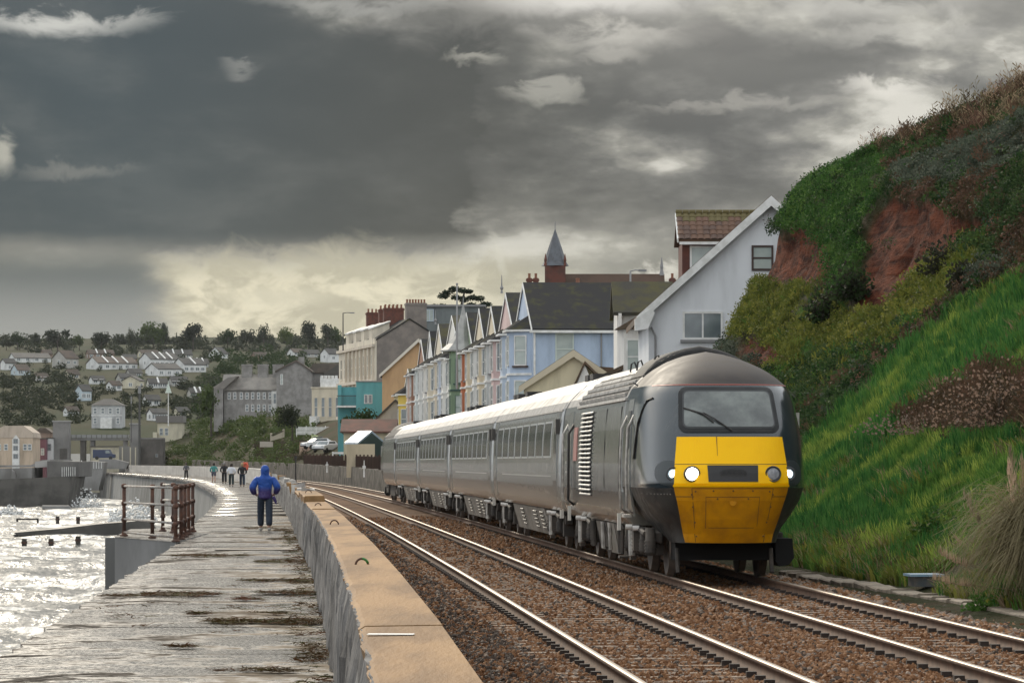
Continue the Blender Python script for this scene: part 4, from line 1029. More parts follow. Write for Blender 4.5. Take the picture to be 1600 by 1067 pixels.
# roof cooling louvres on the shoulder
vg = MB()
for s_ in (-1, 1):
    for k in range(9): z_ = 3.08 + .50 * k / 8; vg.v += [(s_ * (hw(z_) + .006), 4.9, z_), (s_ * (hw(z_) + .006), 14.5, z_)]
    o = 0 if s_ < 0 else 18
    for k in range(8): vg.f.append((o + 2 * k, o + 2 * k + 1, o + 2 * k + 3, o + 2 * k + 2))
tag(vg.build('roof_grille', MATS['grille_void'], LOC), kind='stuff')
rg_ = [o for o in LOC.children if o.name.startswith('roof_grille')][0]
for c_ in range(5):
    y0_ = 4.95 + 1.92 * c_; y1_ = y0_ + 1.84
    for k in range(5):
        z_ = 3.08 + .115 * k; w0, w1 = hw(z_), hw(z_ + .055)
        MB().add([(-(w0 + .02), y0_, z_), (-(w0 + .02), y1_, z_), (-(w1 + .06), y1_, z_ + .055), (-(w1 + .06), y0_, z_ + .055), (-(w0 - .02), y0_, z_ - .01), (-(w0 - .02), y1_, z_ - .01), (-(w1 + .03), y1_, z_ + .065), (-(w1 + .03), y0_, z_ + .065)],
                 [(0, 1, 2, 3), (7, 6, 5, 4), (0, 4, 5, 1), (2, 6, 7, 3), (1, 5, 6, 2), (3, 7, 4, 0)]).build('roof_slat', mroof, rg_)
# raised exhaust cowl behind the cab roof
cw = MB(); xs = [-1.0 + 2.0 * k / 16 for k in range(17)]
def zr(x): return float(np.interp(abs(x), WB[::-1], ZB[::-1]))
for y_, h_ in ((4.55, .06), (4.7, .13), (6.6, .13), (7.2, .03)):
    for x_ in xs: cw.v.append((x_, y_, zr(x_) + h_ * (1 - max(0, abs(x_) - .8) / .25)))
for j in range(3):
    for i in range(16): o = j * 17 + i; cw.f.append((o, o + 1, o + 18, o + 17))
o = len(cw.v); cw.v += [(x_, 4.55, zr(x_) - .12) for x_ in xs]
for i in range(16): cw.f.append((i, o + i, o + i + 1, i + 1))
cw.build('exhaust_cowl', M('soot_black', (.010, .010, .010), .75, (.02, .019, .018), 5), LOC, True)
for y_ in (5.4, 8.4, 9.6): MB().tube([(-.72, y_, zr(.72) + .02), (-.70, y_, zr(.7) + .16), (-.64, y_ + .02, zr(.64) + .17), (-.6, y_, zr(.6) + .03)], .018, 5).build('roof_eye', mblk, LOC)
MB().tube([(-1.16, 3.9, 3.24), (-1.22, 4.0, 3.29), (-1.2, 4.9, 3.30)], .015, 5).build('roof_handrail', mblk, LOC)
MB().box(1.30, 1.36, 1.95, 2.02, 2.2, 2.75).build('mirror_bracket', mlgt, LOC)
# below the floor
for yc in (3.75, 14.05): bogie(LOC, yc, True)
ft = MB().box(-1.05, 1.05, 6.2, 11.6, .28, .82).build('fuel_tank', mund, LOC)
for y0_, y1_, z0_, mt in ((6.2, 7.0, .25, mblk), (7.05, 7.7, .3, mund), (7.9, 9.3, .24, mpanel), (9.5, 10.4, .32, mblk), (10.5, 11.5, .26, mund)):
    MB().prism([(-1.20, .80), (-1.06, .80), (-1.02, z0_), (-1.10, z0_)], 'y', y0_, y1_).build('equipment_panel', mt, ft)
for y_ in (6.5, 8.5, 9.9, 11.8, 12.3): MB().cyl((-1.2, y_, .30), (-1.22, y_, .80), random.uniform(.03, .06), 7).build('pipe', mlgt if y_ in (8.5, 9.9) else mund, ft)
for y_, z0_ in ((5.5, .42), (16.2, .5)): MB().box(-1.36, -1.30, y_ - .05, y_ + .05, .72, 1.02).build('lifting_bracket', M('bracket_white', (.68, .66, .60), .5), LOC)
MB().tube([(-1.27, 5.5, .75), (-1.27, 5.5, .3)], .035, 6).build('step_post', mund, LOC)
MB().box(-1.30, -1.0, 5.7, 6.0, .22, .26).build('step', mund, LOC); MB().tube([(-1.2, 4.9, .8), (-1.22, 4.8, .55), (-1.18, 5.0, .32)], .03, 6).build('hose', mblk, LOC)
MB().box(-.80, .80, 1.35, 2.0, .30, .64).build('snow_plough', mdeep, LOC)
MB().prism([(.86, .66), (1.14, .66), (1.17, .34), (1.08, .22), (.92, .20), (.86, .30)], 'y', 1.25, 2.0).build('plough_side', mdeep, LOC)
for s_ in (-1, 1):
    MB().tube([(s_ * .78, 1.25, .5), (s_ * .78, 1.15, .2), (s_ * .78, 1.1, .10)], .035, 6).build('guard_iron', mund, LOC)
side_patch('end_band', mroof, LOC, LL - .25, LL - .02, 3.06, 3.5, .02, -1)
MB().box(-.55, .55, LL, LL + .32, .95, 3.1).build('gangway', mrub, LOC)
# ------------------------------------------------------------------ carriages
mlampo = M('side_lamp_orange', (.05, .045, .04), .4)
def carriage():
    t = thing('carriage', 'first carriage behind the locomotive with bright framed windows', 'carriage', (0, 0, 0), 0, 'carriages of the train')
    L = 22.45
    body_loft('body', mcoach, t, 0, L, .88, 3.05); body_loft('roof', mroof, t, .02, L - .02, 3.052, 3.80)
    for k in range(8):
        y_ = 2.45 + 2.32 * k
        wf = side_patch('window_frame', mfrm, t, y_ - .06, y_ + 1.86, 2.02, 2.82, .008)
        side_patch('window_pane', mgls, wf, y_ + .0, y_ + 1.80, 2.06, 2.78, .014)
    for y_ in (.55, L - 1.55):
        d = side_patch('door', mcoach, t, y_, y_ + .95, 1.05, 2.98, .022)
        side_patch('door_window', mgls, d, y_ + .2, y_ + .75, 2.1, 2.7, .030)
    for y_ in (.22, L - .40): MB().box(-1.42, -1.33, y_, y_ + .16, 2.52, 2.84).build('side_lamp', mlampo, t)
    side_patch('gutter_strip', mlgt, t, .1, L - .1, 3.01, 3.05, .02)
    side_patch('body_stripe', M('stripe_grey', (.30, .30, .28), .4), t, 2.3, L - 4, 1.60, 1.625, .006)
    MB().box(-.62, .62, -.30, 0, .95, 3.2).build('gangway', mrub, t); MB().box(-.62, .62, L, L + .30, .95, 3.2).build('gangway', mrub, t)
    for y_ in (1.0, 2.2, L - 1.8):
        MB().box(-.55, -.15, y_, y_ + .8, 3.70, 3.83).build('roof_vent', mblk, t)
    for yc in (3.3, L - 3.3): bogie(t, yc)
    for k in range(5):
        y0_ = 6.0 + 2.1 * k
        pn = MB().prism([(-1.22, .86), (-1.10, .86), (-.98, .26), (-1.06, .26)], 'y', y0_, y0_ + 2.04).build('equipment_panel', mpanel, t)
        if k in (0, 1, 3):
            for j in range(5): MB().prism([(-1.21 + .025 * j + .0, .78 - .09 * j), (-1.235 + .025 * j, .765 - .09 * j), (-1.21 + .025 * j + .005, .75 - .09 * j)], 'y', y0_ + .5, y0_ + 1.5).build('panel_louvre', mblk, pn)
    MB().box(-.9, .9, 6, 16.4, .28, .86).build('underframe', mblk, t)
    MB().box(-1.30, -1.22, .5, .62, .72, .9).build('lifting_bracket', MATS['bracket_white'], t)
    return t
def dup(root, label):
    def cp(o, par):
        c = o.copy(); COL.objects.link(c)
        if par: c.parent = par
        for ch in o.children: cp(ch, c)
        return c
    r = cp(root, None); r['label'] = label; return r
cars = [carriage()]
for lab in ('second carriage back from the yellow nosed locomotive', 'third carriage back, directly ahead of the last carriage', 'last carriage before the rear locomotive at the far end of the train'):
    cars.append(dup(cars[0], lab))
for i, c in enumerate(cars):
    y0_ = YF + LL + .33 + 22.98 * i + .3; place(c, y0_, y0_ + 22.45)
rear = dup(LOC, 'distant rear locomotive at the tail of the train')
y0_ = YF + LL + .33 + 22.98 * 4 + .3
place(rear, y0_ + LL, y0_)
# ================================================================== buildings of the town, nearest first
# ground behind the railway
gm = M('town_earth', (.09, .075, .05), .95, (.05, .06, .03), .3, 6)
def emb_d(X, Y): return X - (cf(Y) + 2.7)
def land(X, Y):
    X = np.asarray(X, float); Y = np.asarray(Y, float); d = emb_d(X, Y)
    hp = np.interp(Y, [250, 330, 400, 450, 560, 650, 760], [1.5, 2.7, 5.0, 6.6, 8.8, 10, 10.5])
    e = np.where(d > 0, 1.4 + (hp - 1.4) * sstep(d, .3, 15) + .35 * vnoise(X, Y, .12, 201, 3) * sstep(d, 1, 6), -.4)
    h = 3.2 + np.clip(Y - 650, 0, None) * .0545 + 2.2 * vnoise(X, Y, .006, 205, 3) * sstep(Y, 700, 900)
    h = h - .0000115 * np.clip(Y - 1250, 0, None) ** 2
    return np.where(Y > 645, np.maximum(e * (1 - sstep(Y, 780, 900)), h), e)
def grid_obj(name, X, Y, Z, mat, kind='structure'):
    nx, ny = X.shape; ii = (np.arange(nx - 1)[:, None] * ny + np.arange(ny - 1)[None]).ravel()
    me = npmesh(name, np.stack([X, Y, Z], -1).reshape(-1, 3), np.stack([ii, ii + ny, ii + ny + 1, ii + 1], 1)[:, ::-1], mat, True)
    return tag(link(name, me), kind=kind)
mscr = M('bank_scrub_soil', (.030, .036, .015), .95, (.050, .038, .022), .22, 6, .8, 2., spec=.05)
YY, DD = np.meshgrid(np.arange(255, 661, 3.), np.concatenate([[0., .4], np.arange(1, 24, 1.), np.arange(24, 130, 8.)]), indexing='ij')
XX = cf(YY) + 2.7 + DD
grid_obj('embankment', XX, YY, np.where(DD < .1, -.6, land(XX, YY)), mscr)
tag(MB().add([(9, 150, 1.2), (600, 150, 1.2), (600, 262, 1.2), (-8, 262, 1.2)], [(0, 1, 2, 3)]).build('town_ground', gm), kind='structure')
mhill = M('hillside_green', (.030, .038, .018), .95, (.045, .044, .024), .02, 6, .5, .3, spec=.05)
XX, YY = np.meshgrid(np.arange(-420, 260, 9.), np.concatenate([[655.], np.arange(660, 1500, 12.), np.arange(1500, 2300, 50.)]), indexing='ij')
grid_obj('hillside', XX, YY, land(XX, YY), mhill)
def hland(px, py, y0=262, y1=1700): return hit(px, py, land, y0, y1)

mslate = M('slate_roof', (.026, .026, .027), .9, (.052, .050, .020), 1.1, 8, 1., 14, thr=(.48, .72), spec=.2)
mmoss = M('mossy_roof', (.055, .050, .014), .95, (.030, .028, .023), .8, 6, .8, 12)
mbrownr = M('brown_tile', (.105, .058, .034), .8, (.075, .055, .035), .8, 6, .8, 12)
mredr = M('red_tile', (.15, .062, .042), .8, (.09, .05, .035), .9, 6, .8, 12)
mtrim = M('white_trim', (.74, .74, .72), .55, (.60, .60, .57), 2, 4)
mbrick = M('red_brick', (.14, .050, .033), .85, (.095, .04, .03), 2, 5, .4, 10)
mpot = M('chimney_pot', (.22, .095, .055), .8)
mcem = M('grey_render', (.23, .20, .175), .9, (.17, .15, .135), .8, 6, .3, 6)
mpane = M('window_glass', (.10, .125, .135), .08, (.22, .26, .27), .35, 3, 0, None, 0, .8)
mpane2 = M('curtained_glass', (.42, .47, .44), .12, (.30, .35, .34), .5, 3, 0, None, 0, .6)
mdark = M('dark_frame', (.05, .03, .025), .6)
mlead = M('lead_grey', (.22, .22, .22), .6)
def wallm(nm, c, k=.84): return M(nm, c, .85, tuple(a * (k - .14) for a in c), .8, 8, .2, 14, stretch=(1.3, 1.3, .35), thr=(.40, .74), spec=.25)
WCACHE = {}
def window(par, x, y, z, w, h, rz=0., fm=None, pm=None, bars=(0, 1), sill=None, fw=.07):
    fm = fm or mtrim; pm = pm or mpane; key = (round(w, 2), round(h, 2), fm.name, bars, fw)
    if key not in WCACHE:
        b_ = MB(); a = w / 2
        b_.box(-a, -a + fw, -.06, .03, 0, h).box(a - fw, a, -.06, .03, 0, h).box(-a + fw, a - fw, -.06, .03, 0, fw).box(-a + fw, a - fw, -.06, .03, h - fw, h)
        for k in range(bars[0]): xx = -a + w * (k + 1) / (bars[0] + 1); b_.box(xx - fw * .4, xx + fw * .4, -.05, .03, fw, h - fw)
        for k in range(bars[1]): zz = h * (k + 1) / (bars[1] + 1); b_.box(-a + fw, a - fw, -.052, .03, zz - fw * .4, zz + fw * .4)
        WCACHE[key] = (b_.mesh('window', fm), {})
    fme, pc = WCACHE[key]
    if pm.name not in pc: pc[pm.name] = MB().box(-w / 2 + fw * .6, w / 2 - fw * .6, -.028, .02, fw * .6, h - fw * .6).mesh('pane', pm)
    o = link('window', fme, par, (x, y, z), (0, 0, rz)); link('pane', pc[pm.name], o)
    if sill: link('sill', MB().box(-w / 2 - .1, w / 2 + .1, -.14, .02, -.12, -.002).mesh('sill', sill), o)
    return o
def gable_house(t, w, d, h, rh, wall, roof, axis='y', ov=.3, ovg=.25, barge=None, base=0., th=.16, nm='wall'):
    """walls with gables and a two-slope roof; axis = ridge direction; front is y = 0"""
    a = w / 2
    if axis == 'y':
        MB().prism([(-a, -base), (a, -base), (a, h), (0, h + rh), (-a, h)], 'y', 0, d).build(nm, wall, t)
        s = rh / a; e = ov; up = th * math.sqrt(1 + s * s)
        MB().prism([(-a - e, h - s * e + .02), (0, h + rh + .02), (a + e, h - s * e + .02), (a + e, h - s * e + up), (0, h + rh + up), (-a - e, h - s * e + up)], 'y', -ovg, d + ovg).build('roof', roof, t)
        if barge:
            MB().prism([(-a - e, h - s * e - .12), (0, h + rh - .16), (a + e, h - s * e - .12), (a + e, h - s * e + up - .02), (0, h + rh + up - .02), (-a - e, h - s * e + up - .02)], 'y', -ovg - .05, -ovg - .002).build('bargeboard', barge, t)
    else:
        MB().prism([(0, -base), (d, -base), (d, h), (d / 2, h + rh), (0, h)], 'x', -a, a).build(nm, wall, t)
        s = rh / (d / 2); e = ov; up = th * math.sqrt(1 + s * s)
        MB().prism([(-e, h - s * e + .02), (d / 2, h + rh + .02), (d + e, h - s * e + .02), (d + e, h - s * e + up), (d / 2, h + rh + up), (-e, h - s * e + up)], 'x', -a - ovg, a + ovg).build('roof', roof, t)
def chimney(t, x, y, z0, z1, w=.9, d=.6, mat=None, pots=3):
    c = MB().box(x - w / 2, x + w / 2, y - d / 2, y + d / 2, z0, z1).box(x - w / 2 - .07, x + w / 2 + .07, y - d / 2 - .07, y + d / 2 + .07, z1 - .28, z1 - .08).build('chimney', mat or mbrick, t)
    for k in range(pots):
        xx = x - w / 2 + w * (k + .5) / pots
        MB().lathe([(.13, 0), (.11, .35), (.14, .40), (.12, .46), (.08, .46)], 8, (xx, y, z1 - .02)).build('chimney_pot', mpot, c)

# ---- big white house above the cliff end
t = thing('white_house', 'big white rendered gable house with brown tiled roof and dormer beside the cliff', 'house', (11.25, 156, 1.5))
wW = wallm('white_render', (.70, .72, .74), .93)
gable_house(t, 10.6, 13, 6.95, 4.75, wW, mbrownr, 'y', .55, .45, mtrim, .5, .22)
window(t, -2.95, -.003, 5.75, 1.75, 1.22, 0, mtrim, mpane, (1, 0), mlead, .09)
window(t, -.35, -.003, 8.75, .95, 1.1, 0, mdark, mpane2, (0, 1), None, .09)
window(t, -4.4, -.003, .9, 1.0, 1.9, 0, mtrim, mpane, (0, 1), mlead, .09)
window(t, 2.2, -.003, 5.75, 1.75, 1.22, 0, mtrim, mpane, (1, 0), mlead, .09)
MB().prism([(-5.92, 6.12), (-5.35, 6.2), (-5.05, 6.9), (-5.2, 7.1), (-5.92, 6.62)], 'y', -.56, 0.0).build('eaves_box', mtrim, t)
MB().tube([(-5.2, -.08, 6.3), (-5.02, -.10, 5.9), (-5.02, -.1, 0)], .05, 6).build('downpipe', mlead, t)
dw = MB().box(-3.72, .2, 2.6, 6.2, 7.9, 10.12).build('dormer', M('dormer_boards', (.125, .038, .024), .75, (.085, .028, .02), 1.5, 5), t)
MB().prism([(-3.3, 8.25), (-3.3, 9.9), (-2.28, 9.9), (-2.28, 9.2)], 'y', 2.52, 2.61).build('window', mpane2, dw)
MB().prism([(-3.38, 8.1), (-3.3, 8.1), (-3.3, 9.98), (-3.38, 9.98)], 'y', 2.49, 2.60).build('window_post', mtrim, dw)
MB().box(-3.3, -2.2, 2.49, 2.60, 9.9, 9.97).build('window_head', mtrim, dw)
dr = MB().prism([(2.2, 10.14), (4.4, 11.42), (6.6, 10.14), (6.6, 10.26), (4.4, 11.54), (2.2, 10.26)], 'x', -3.9, .6).build('dormer_roof', mbrownr, t)
MB().box(-3.86, .2, 2.16, 2.24, 10.02, 10.14).build('gutter', mtrim, dr)
MB().prism([(2.16, 10.10), (4.4, 11.40), (4.4, 11.56), (2.16, 10.27)], 'x', -3.96, -3.902).build('verge_board', mtrim, dr)
tiles = [MB().prism([(-.145, 0), (-.07, .045), (.07, .045), (.145, 0), (.145, .02), (.07, .065), (-.07, .065), (-.145, .02)], 'y', 0, .44).mesh('roof_tile', m_) for m_ in (M('tile_a', (.085, .048, .034), .8), M('tile_b', (.115, .060, .036), .8), M('tile_moss', (.105, .085, .030), .85))]
sl_ = math.atan2(1.28, 2.2)
for r_ in range(6):
    for c_ in range(15):
        y_ = 2.16 + .375 * r_; z_ = 10.27 + (y_ - 2.2) * 1.28 / 2.2
        mm = tiles[2] if (r_ == 5 or (r_ == 4 and random.random() < .5)) else random.choice(tiles[:2])
        link('roof_tile', mm, dr, (-3.78 + .29 * c_, y_, z_ - .01 + random.uniform(0, .012)), (sl_ - .045, 0, random.uniform(-.01, .01)))
for c_ in range(15): MB().tube([(-3.92 + .3 * c_, 4.4, 11.60), (-3.64 + .3 * c_, 4.4, 11.60)], .11, 7).build('ridge_tile', tiles[2].materials[0], dr)

# ---- white villa between the white house and the blue house
t = thing('villa', 'narrow white villa with mossy brown roof squeezed beside the big white house', 'house', (6.35, 172, 1.5))
wv = wallm('villa_white', (.72, .70, .66))
gable_house(t, 2.6, 6, 7.55, 1.5, wv, mmoss, 'x', .25, .2, None, .3)
MB().prism([(-1.25, 6.9), (-1.25, 7.55), (-1.1, 7.55), (-1.1, 6.9)], 'y', -.4, 0).build('bay_post', wv, t)
by = MB().prism([(-1.3, .0), (.2, .0), (-.1, -1.0), (-1.0, -1.0)], 'z', 0, 6.8).build('bay', wv, t)
window(t, -.55, -1.0, 4.6, .7, 1.7, 0, mtrim, mpane2); window(t, -.55, -1.0, 1.6, .7, 1.9, 0, mtrim, mpane2)
MB().prism([(.25, 5.2), (1.5, 4.6), (1.6, 5.9), (1.3, 6.9), (.3, 6.9)], 'y', -.25, -.01).build('hung_tiles', mredr, t)
MB().prism([(-1.45, 6.75), (-.5, 7.3), (.4, 6.75)], 'y', -1.2, .0).build('bay_roof', mbrownr, t)
MB().prism([(-3.4, 3.8), (-.3, 5.2), (-.3, 5.4), (-3.4, 4.0)], 'y', -.9, 3).build('lean_roof', mbrownr, t)
MB().box(-3.2, -1.32, -.6, 3, 0, 3.85).build('lower_wing', wallm('wing_cream', (.66, .60, .48)), t)
window(t, -2.2, -.6, 2.6, .9, 1.0, 0, mtrim, mpane2, (1, 0)); window(t, -.1, -.02, 3.0, .55, 1.5, 0, M('green_door', (.16, .30, .27), .5), mpane)
for k in range(5): MB().box(-2.9 + .35 * k, -2.85 + .35 * k, -.95, -.9, 3.1, 3.75).build('balcony_post', mtrim, t)
MB().box(-2.95, -1.4, -1.0, -.88, 3.75, 3.82).build('balcony_rail', mtrim, t)
# ---- cream cottage in front of the blue house
t = thing('cottage', 'cream cottage with brown verge roof in front of the pale blue house', 'house', (3.26, 190, 1.5))
wc = wallm('cottage_cream', (.68, .61, .43))
gable_house(t, 5.2, 7, 4.4, 1.75, wc, mbrownr, 'y', .3, .3, M('verge_cream', (.52, .46, .34), .8), .3, .2)
g2 = MB().prism([(.0, 0), (1.15, 0), (1.15, 4.2), (.58, 5.55), (0, 4.2)], 'y', -1.0, -.005).build('front_gable', wallm('gable_white', (.72, .71, .68)), t)
MB().prism([(-.12, 4.1), (.58, 5.6), (1.9, 4.3), (1.9, 4.45), (.58, 5.76), (-.12, 4.25)], 'y', -1.15, 3.).build('gable_roof', mbrownr, t)
window(t, .58, -1.0, 2.7, .85, 1.3, 0, mtrim, mpane, (1, 1))
MB().prism([(1.2, 4.2), (3.2, 4.2), (2.8, 5.4), (1.4, 5.5)], 'y', .5, 4).build('wing_roof', mbrownr, t)

# ---- sea-front terrace; local x runs along the row towards the camera, local y inland
ROW = math.atan2(-1, .09)
def rowpos(Y, inl=1.1): return (-.09 * (Y - 225) + inl, Y, 1.5)
wl = lambda nm, c: wallm(nm, c, .9)
def bay(t, x, col, h, w=3.0, f=1.7, pr=1.15, top=None, frame=None, pane=None, spire=False, sm=None):
    b_ = MB().prism([(x - w / 2, .0), (x + w / 2, .0), (x + f / 2, -pr), (x - f / 2, -pr)], 'z', 0, h).build('bay', col, t)
    rz = math.atan2(pr, (w - f) / 2); cx = (w + f) / 4
    for z_ in (.9, 3.65, 6.45):
        if z_ + 1.9 > h: continue
        window(t, x, -pr - .004, z_, 1.15, 1.9, 0, frame, pane)
        for s_ in (-1, 1): window(t, x + s_ * (cx + .004), -pr / 2 - .003, z_, .86, 1.9, s_ * rz, frame, pane, sill=sm if s_ > 0 else None)
    for z_ in (3.05, 5.85):
        if z_ < h - .5: MB().prism([(x - w / 2 - .06, .0), (x + w / 2 + .06, .0), (x + f / 2 + .06, -pr - .07), (x - f / 2 - .06, -pr - .07)], 'z', z_, z_ + .14).build('string_course', top or mtrim, t)
    if not spire:
        v = [(x - w / 2 - .2, 0, h), (x + w / 2 + .2, 0, h), (x + f / 2 + .2, -pr - .25, h), (x - f / 2 - .2, -pr - .25, h), (x - .3, .3, h + 1.15), (x + .3, .3, h + 1.15)]
        MB().add(v, [(0, 1, 2, 3)[::-1], (3, 2, 5, 4), (2, 1, 5), (0, 3, 4), (1, 0, 4, 5)]).build('bay_roof', mslate, t)
        MB().prism([(x - w / 2 - .22, .0), (x + w / 2 + .22, .0), (x + f / 2 + .22, -pr - .27), (x - f / 2 - .22, -pr - .27)], 'z', h - .13, h - .002).build('eaves_trim', top or mtrim, t)
    else:
        MB().lathe([(1.75, -.1), (1.75, 0), (1.15, .5), (.7, 1.1), (.42, 1.9), (.2, 2.7), (.03, 3.5), (.02, 4.0)], 8, (x, -.35, h)).build('spire', M('spire_lead', (.36, .36, .34), .6, (.26, .26, .25), 1), t)
HS = [('pale blue end of terrace house with dark slate roof and white gable trim', 223, 235, 'blue', [(0, (.42, .51, .64))], 8.7, 3.05),
      ('terrace house with pink and grey bays next to the pale blue end house', 235.2, 248, 'p', [(2.6, (.62, .47, .45)), (-2.8, (.52, .54, .53))], 8.7, 3.0),
      ('terrace house with cream and white bays, third from the pale blue end', 248.2, 258, 'p', [(2.2, (.62, .54, .40)), (-2.2, (.66, .66, .64))], 8.7, 2.6),
      ('terrace house with a burnt orange bay beside the green turret', 258.2, 269, 'p', [(2.3, (.66, .58, .44)), (-2.6, (.40, .135, .065))], 8.7, 2.9),
      ('terrace house with dark green turret bay and pale pointed spire', 269.2, 282, 't', [(.8, (.26, .33, .22))], 8.7, 3.1),
      ('terrace house with white and pale blue bays under a mossy roof', 282.2, 300, 'p', [(4.5, (.70, .69, .65)), (0, (.55, .60, .68)), (-4.6, (.66, .58, .46))], 8.9, 3.3),
      ('terrace house with cream bays, pale gable tip left of the green turret', 300.2, 313, 'p', [(2.8, (.66, .60, .48)), (-3.0, (.70, .68, .64))], 8.9, 3.2),
      ('terrace house with white bays and dark gable, nearer than the brown bay', 313.2, 323, 'p', [(2.4, (.70, .70, .68)), (-2.4, (.60, .63, .62))], 8.9, 3.0),
      ('terrace house with a brown and white bay near the row end', 323.2, 336, 'p', [(2.7, (.30, .17, .12)), (-3.0, (.58, .46, .40))], 8.6, 3.0),
      ('lower terrace house with bright yellow bay at the far row end', 342, 357, 'p', [(3.0, (.68, .52, .13)), (-3.6, (.62, .54, .34))], 7.0, 2.4)]
for i, (lab, y0_, y1_, kind, bays, h, rh) in enumerate(HS):
    t = thing('terrace_house', lab, 'house', rowpos((y0_ + y1_) / 2), ROW, 'seafront terrace houses')
    w = (y1_ - y0_) * 1.004 - .05; wm = wl(f'terrace_wall_{i}', bays[0][1])
    gable_house(t, w, 10.5, h, rh, wm, mslate if i in (0, 1, 4, 7) else mmoss if i in (5, 6, 9) else mslate, 'y', .25, .04, mtrim, .3, .14)
    if kind == 'blue':
        a = w / 2
        bay(t, 3.6, wm, h, 3.6, 2.0, 1.3, mtrim, mtrim, mpane2, sm=mdark)
        bay(t, -3.2, wl('blue_bay2', (.46, .53, .62)), h, 3.0, 1.7, 1.15)
        for yy, w_ in ((2.0, 1.15), (7.6, .95)): window(t, a + .004, yy, 6.45 if yy < 5 else 6.1, w_, 2.0 if yy < 5 else 1.5, R(90), M('window_green_white', (.52, .58, .52), .6), mpane2, (0, 1), mdark)
        window(t, a + .004, 2.0, 3.5, 1.1, 1.9, R(90), None, mpane2, (0, 1), mdark)
        MB().tube([(a + .08, 4.3, 0), (a + .08, 4.3, 8.6)], .055, 6).build('downpipe', mlead, t)
        MB().tube([(a + .08, .12, 0), (a + .08, .12, 8.6)], .07, 6).build('corner_pipe', mtrim, t)
        MB().box(a + .14, a + .36, -.2, 10.7, h - .24, h - .08).build('gutter', mtrim, t)
        MB().prism([(5.7, 7.2), (9.7, 7.2), (9.7, 8.0), (7.7, 9.6), (5.7, 8.0)], 'x', a - 1.5, a + .35).build('side_gable', wm, t)
        MB().prism([(5.35, 7.75), (7.7, 9.62), (10.05, 7.75), (10.05, 7.98), (7.7, 9.86), (5.35, 7.98)], 'x', a - 1.6, a + .62).build('gable_verge', mtrim, t)
    elif kind == 't':
        b0 = wl('turret_green', (.22, .30, .20)); bay(t, .6, b0, h + .3, 3.4, 1.9, 1.35, M('turret_trim', (.03, .075, .06), .5), M('turret_frame', (.10, .16, .11), .5), mpane2, True, sm=MATS['turret_trim'])
        bay(t, -4.4, wl('turret_white', (.66, .66, .62)), h - .2)
    else:
        for k, (x_, c_) in enumerate(bays): bay(t, x_, wl(f'bay_{i}_{k}', c_), h - .15 if i != 9 else h, 3.0, 1.7, 1.15, sm=mlead if k else None)
    if i in (1, 3, 5, 6, 8): chimney(t, -w / 2 + .4, 5.5, h + .2, h + rh + 1.0, .7, 1.6, mbrick if i % 2 else mcem, 2)
    if i in (1, 5): # roof light
        sk = link('rooflight', MB().box(-.5, .5, 0, .85, 0, .05).mesh('rooflight', mtrim), t, (w / 4, 3.4, h + rh / 2 + .2), (0, math.atan2(rh, w / 2), R(0)))
        MB().box(-.4, .4, .08, .77, .051, .065).build('pane', mpane2, sk)
    if i in (1, 4, 6): MB().lathe([(.10, 0), (.05, .2), (.13, .35), (.05, .5), (.02, 1.2), (.001, 1.25)], 8, (0, -.3, h + rh + .1)).build('finial', mlead, t)
# ---- tan gable house behind the terrace end
t = thing('tan_house', 'tan rendered house showing its blank gable behind the yellow bay', 'house', (-9.75, 374, 2))
gable_house(t, 7.6, 12, 9.1, 3.5, wallm('tan_render', (.52, .34, .19), .92), mslate, 'y', .3, .3, M('verge_pale', (.62, .58, .50), .7), .3, .18)
window(t, .9, -.003, 5.2, .6, .9, 0, mtrim, mpane)
# ---- tall cream hotel with grey gable
t = thing('tall_terrace', 'tall cream fronted terrace with grey brown gable wall and crowded chimneys', 'building', (-12.0, 420, 2), R(11.3))
gable_house(t, 7.8, 28, 14.2, 2.4, mcem, mslate, 'y', .1, .1, None, .5)
wcr = wallm('hotel_cream', (.66, .60, .49), .85)
MB().box(-4.15, -3.92, -.05, 28.05, -.3, 14.4).build('front_wall', wcr, t)
for z_ in (5.2, 9.3, 13.4): MB().box(-4.5, -4.15, -.15, 28.1, z_, z_ + .35).build('cornice', wallm('hotel_trim', (.62, .55, .45)), t)
for z_ in (1.6, 5.9, 10.0):
    for k in range(9): window(t, -4.155, 1.9 + 3.0 * k, z_, 1.35, 2.7, R(-90), MATS['hotel_cream'], mpane2 if (k + int(z_)) % 3 else mpane, (0, 1), None, .2)
for k in range(8): MB().box(-4.42, -4.15, .2 + 3.0 * k + .05, .2 + 3.0 * k + .38, 5.55, 13.4).build('pilaster', MATS['hotel_trim'], t)
for k in range(4):
    d_ = MB().prism([(-4.0, 13.8), (-4.0, 15.6), (-1.9, 16.4), (-1.9, 13.8)], 'y', 3 + 6 * k, 5.2 + 6 * k).build('dormer', wcr, t)
    MB().prism([(-4.1, 15.6), (-1.8, 16.45), (-1.8, 16.6), (-4.1, 15.78)], 'y', 2.8 + 6 * k, 5.4 + 6 * k).build('dormer_roof', mtrim, d_)
chimney(t, .9, 1.0, 14, 18.6, 2.4, 1.2, mcem, 7)
for y_ in (8, 11.5, 21): chimney(t, -.6, y_, 15.5, 18.3, 2.4, .9, mbrick, 5)
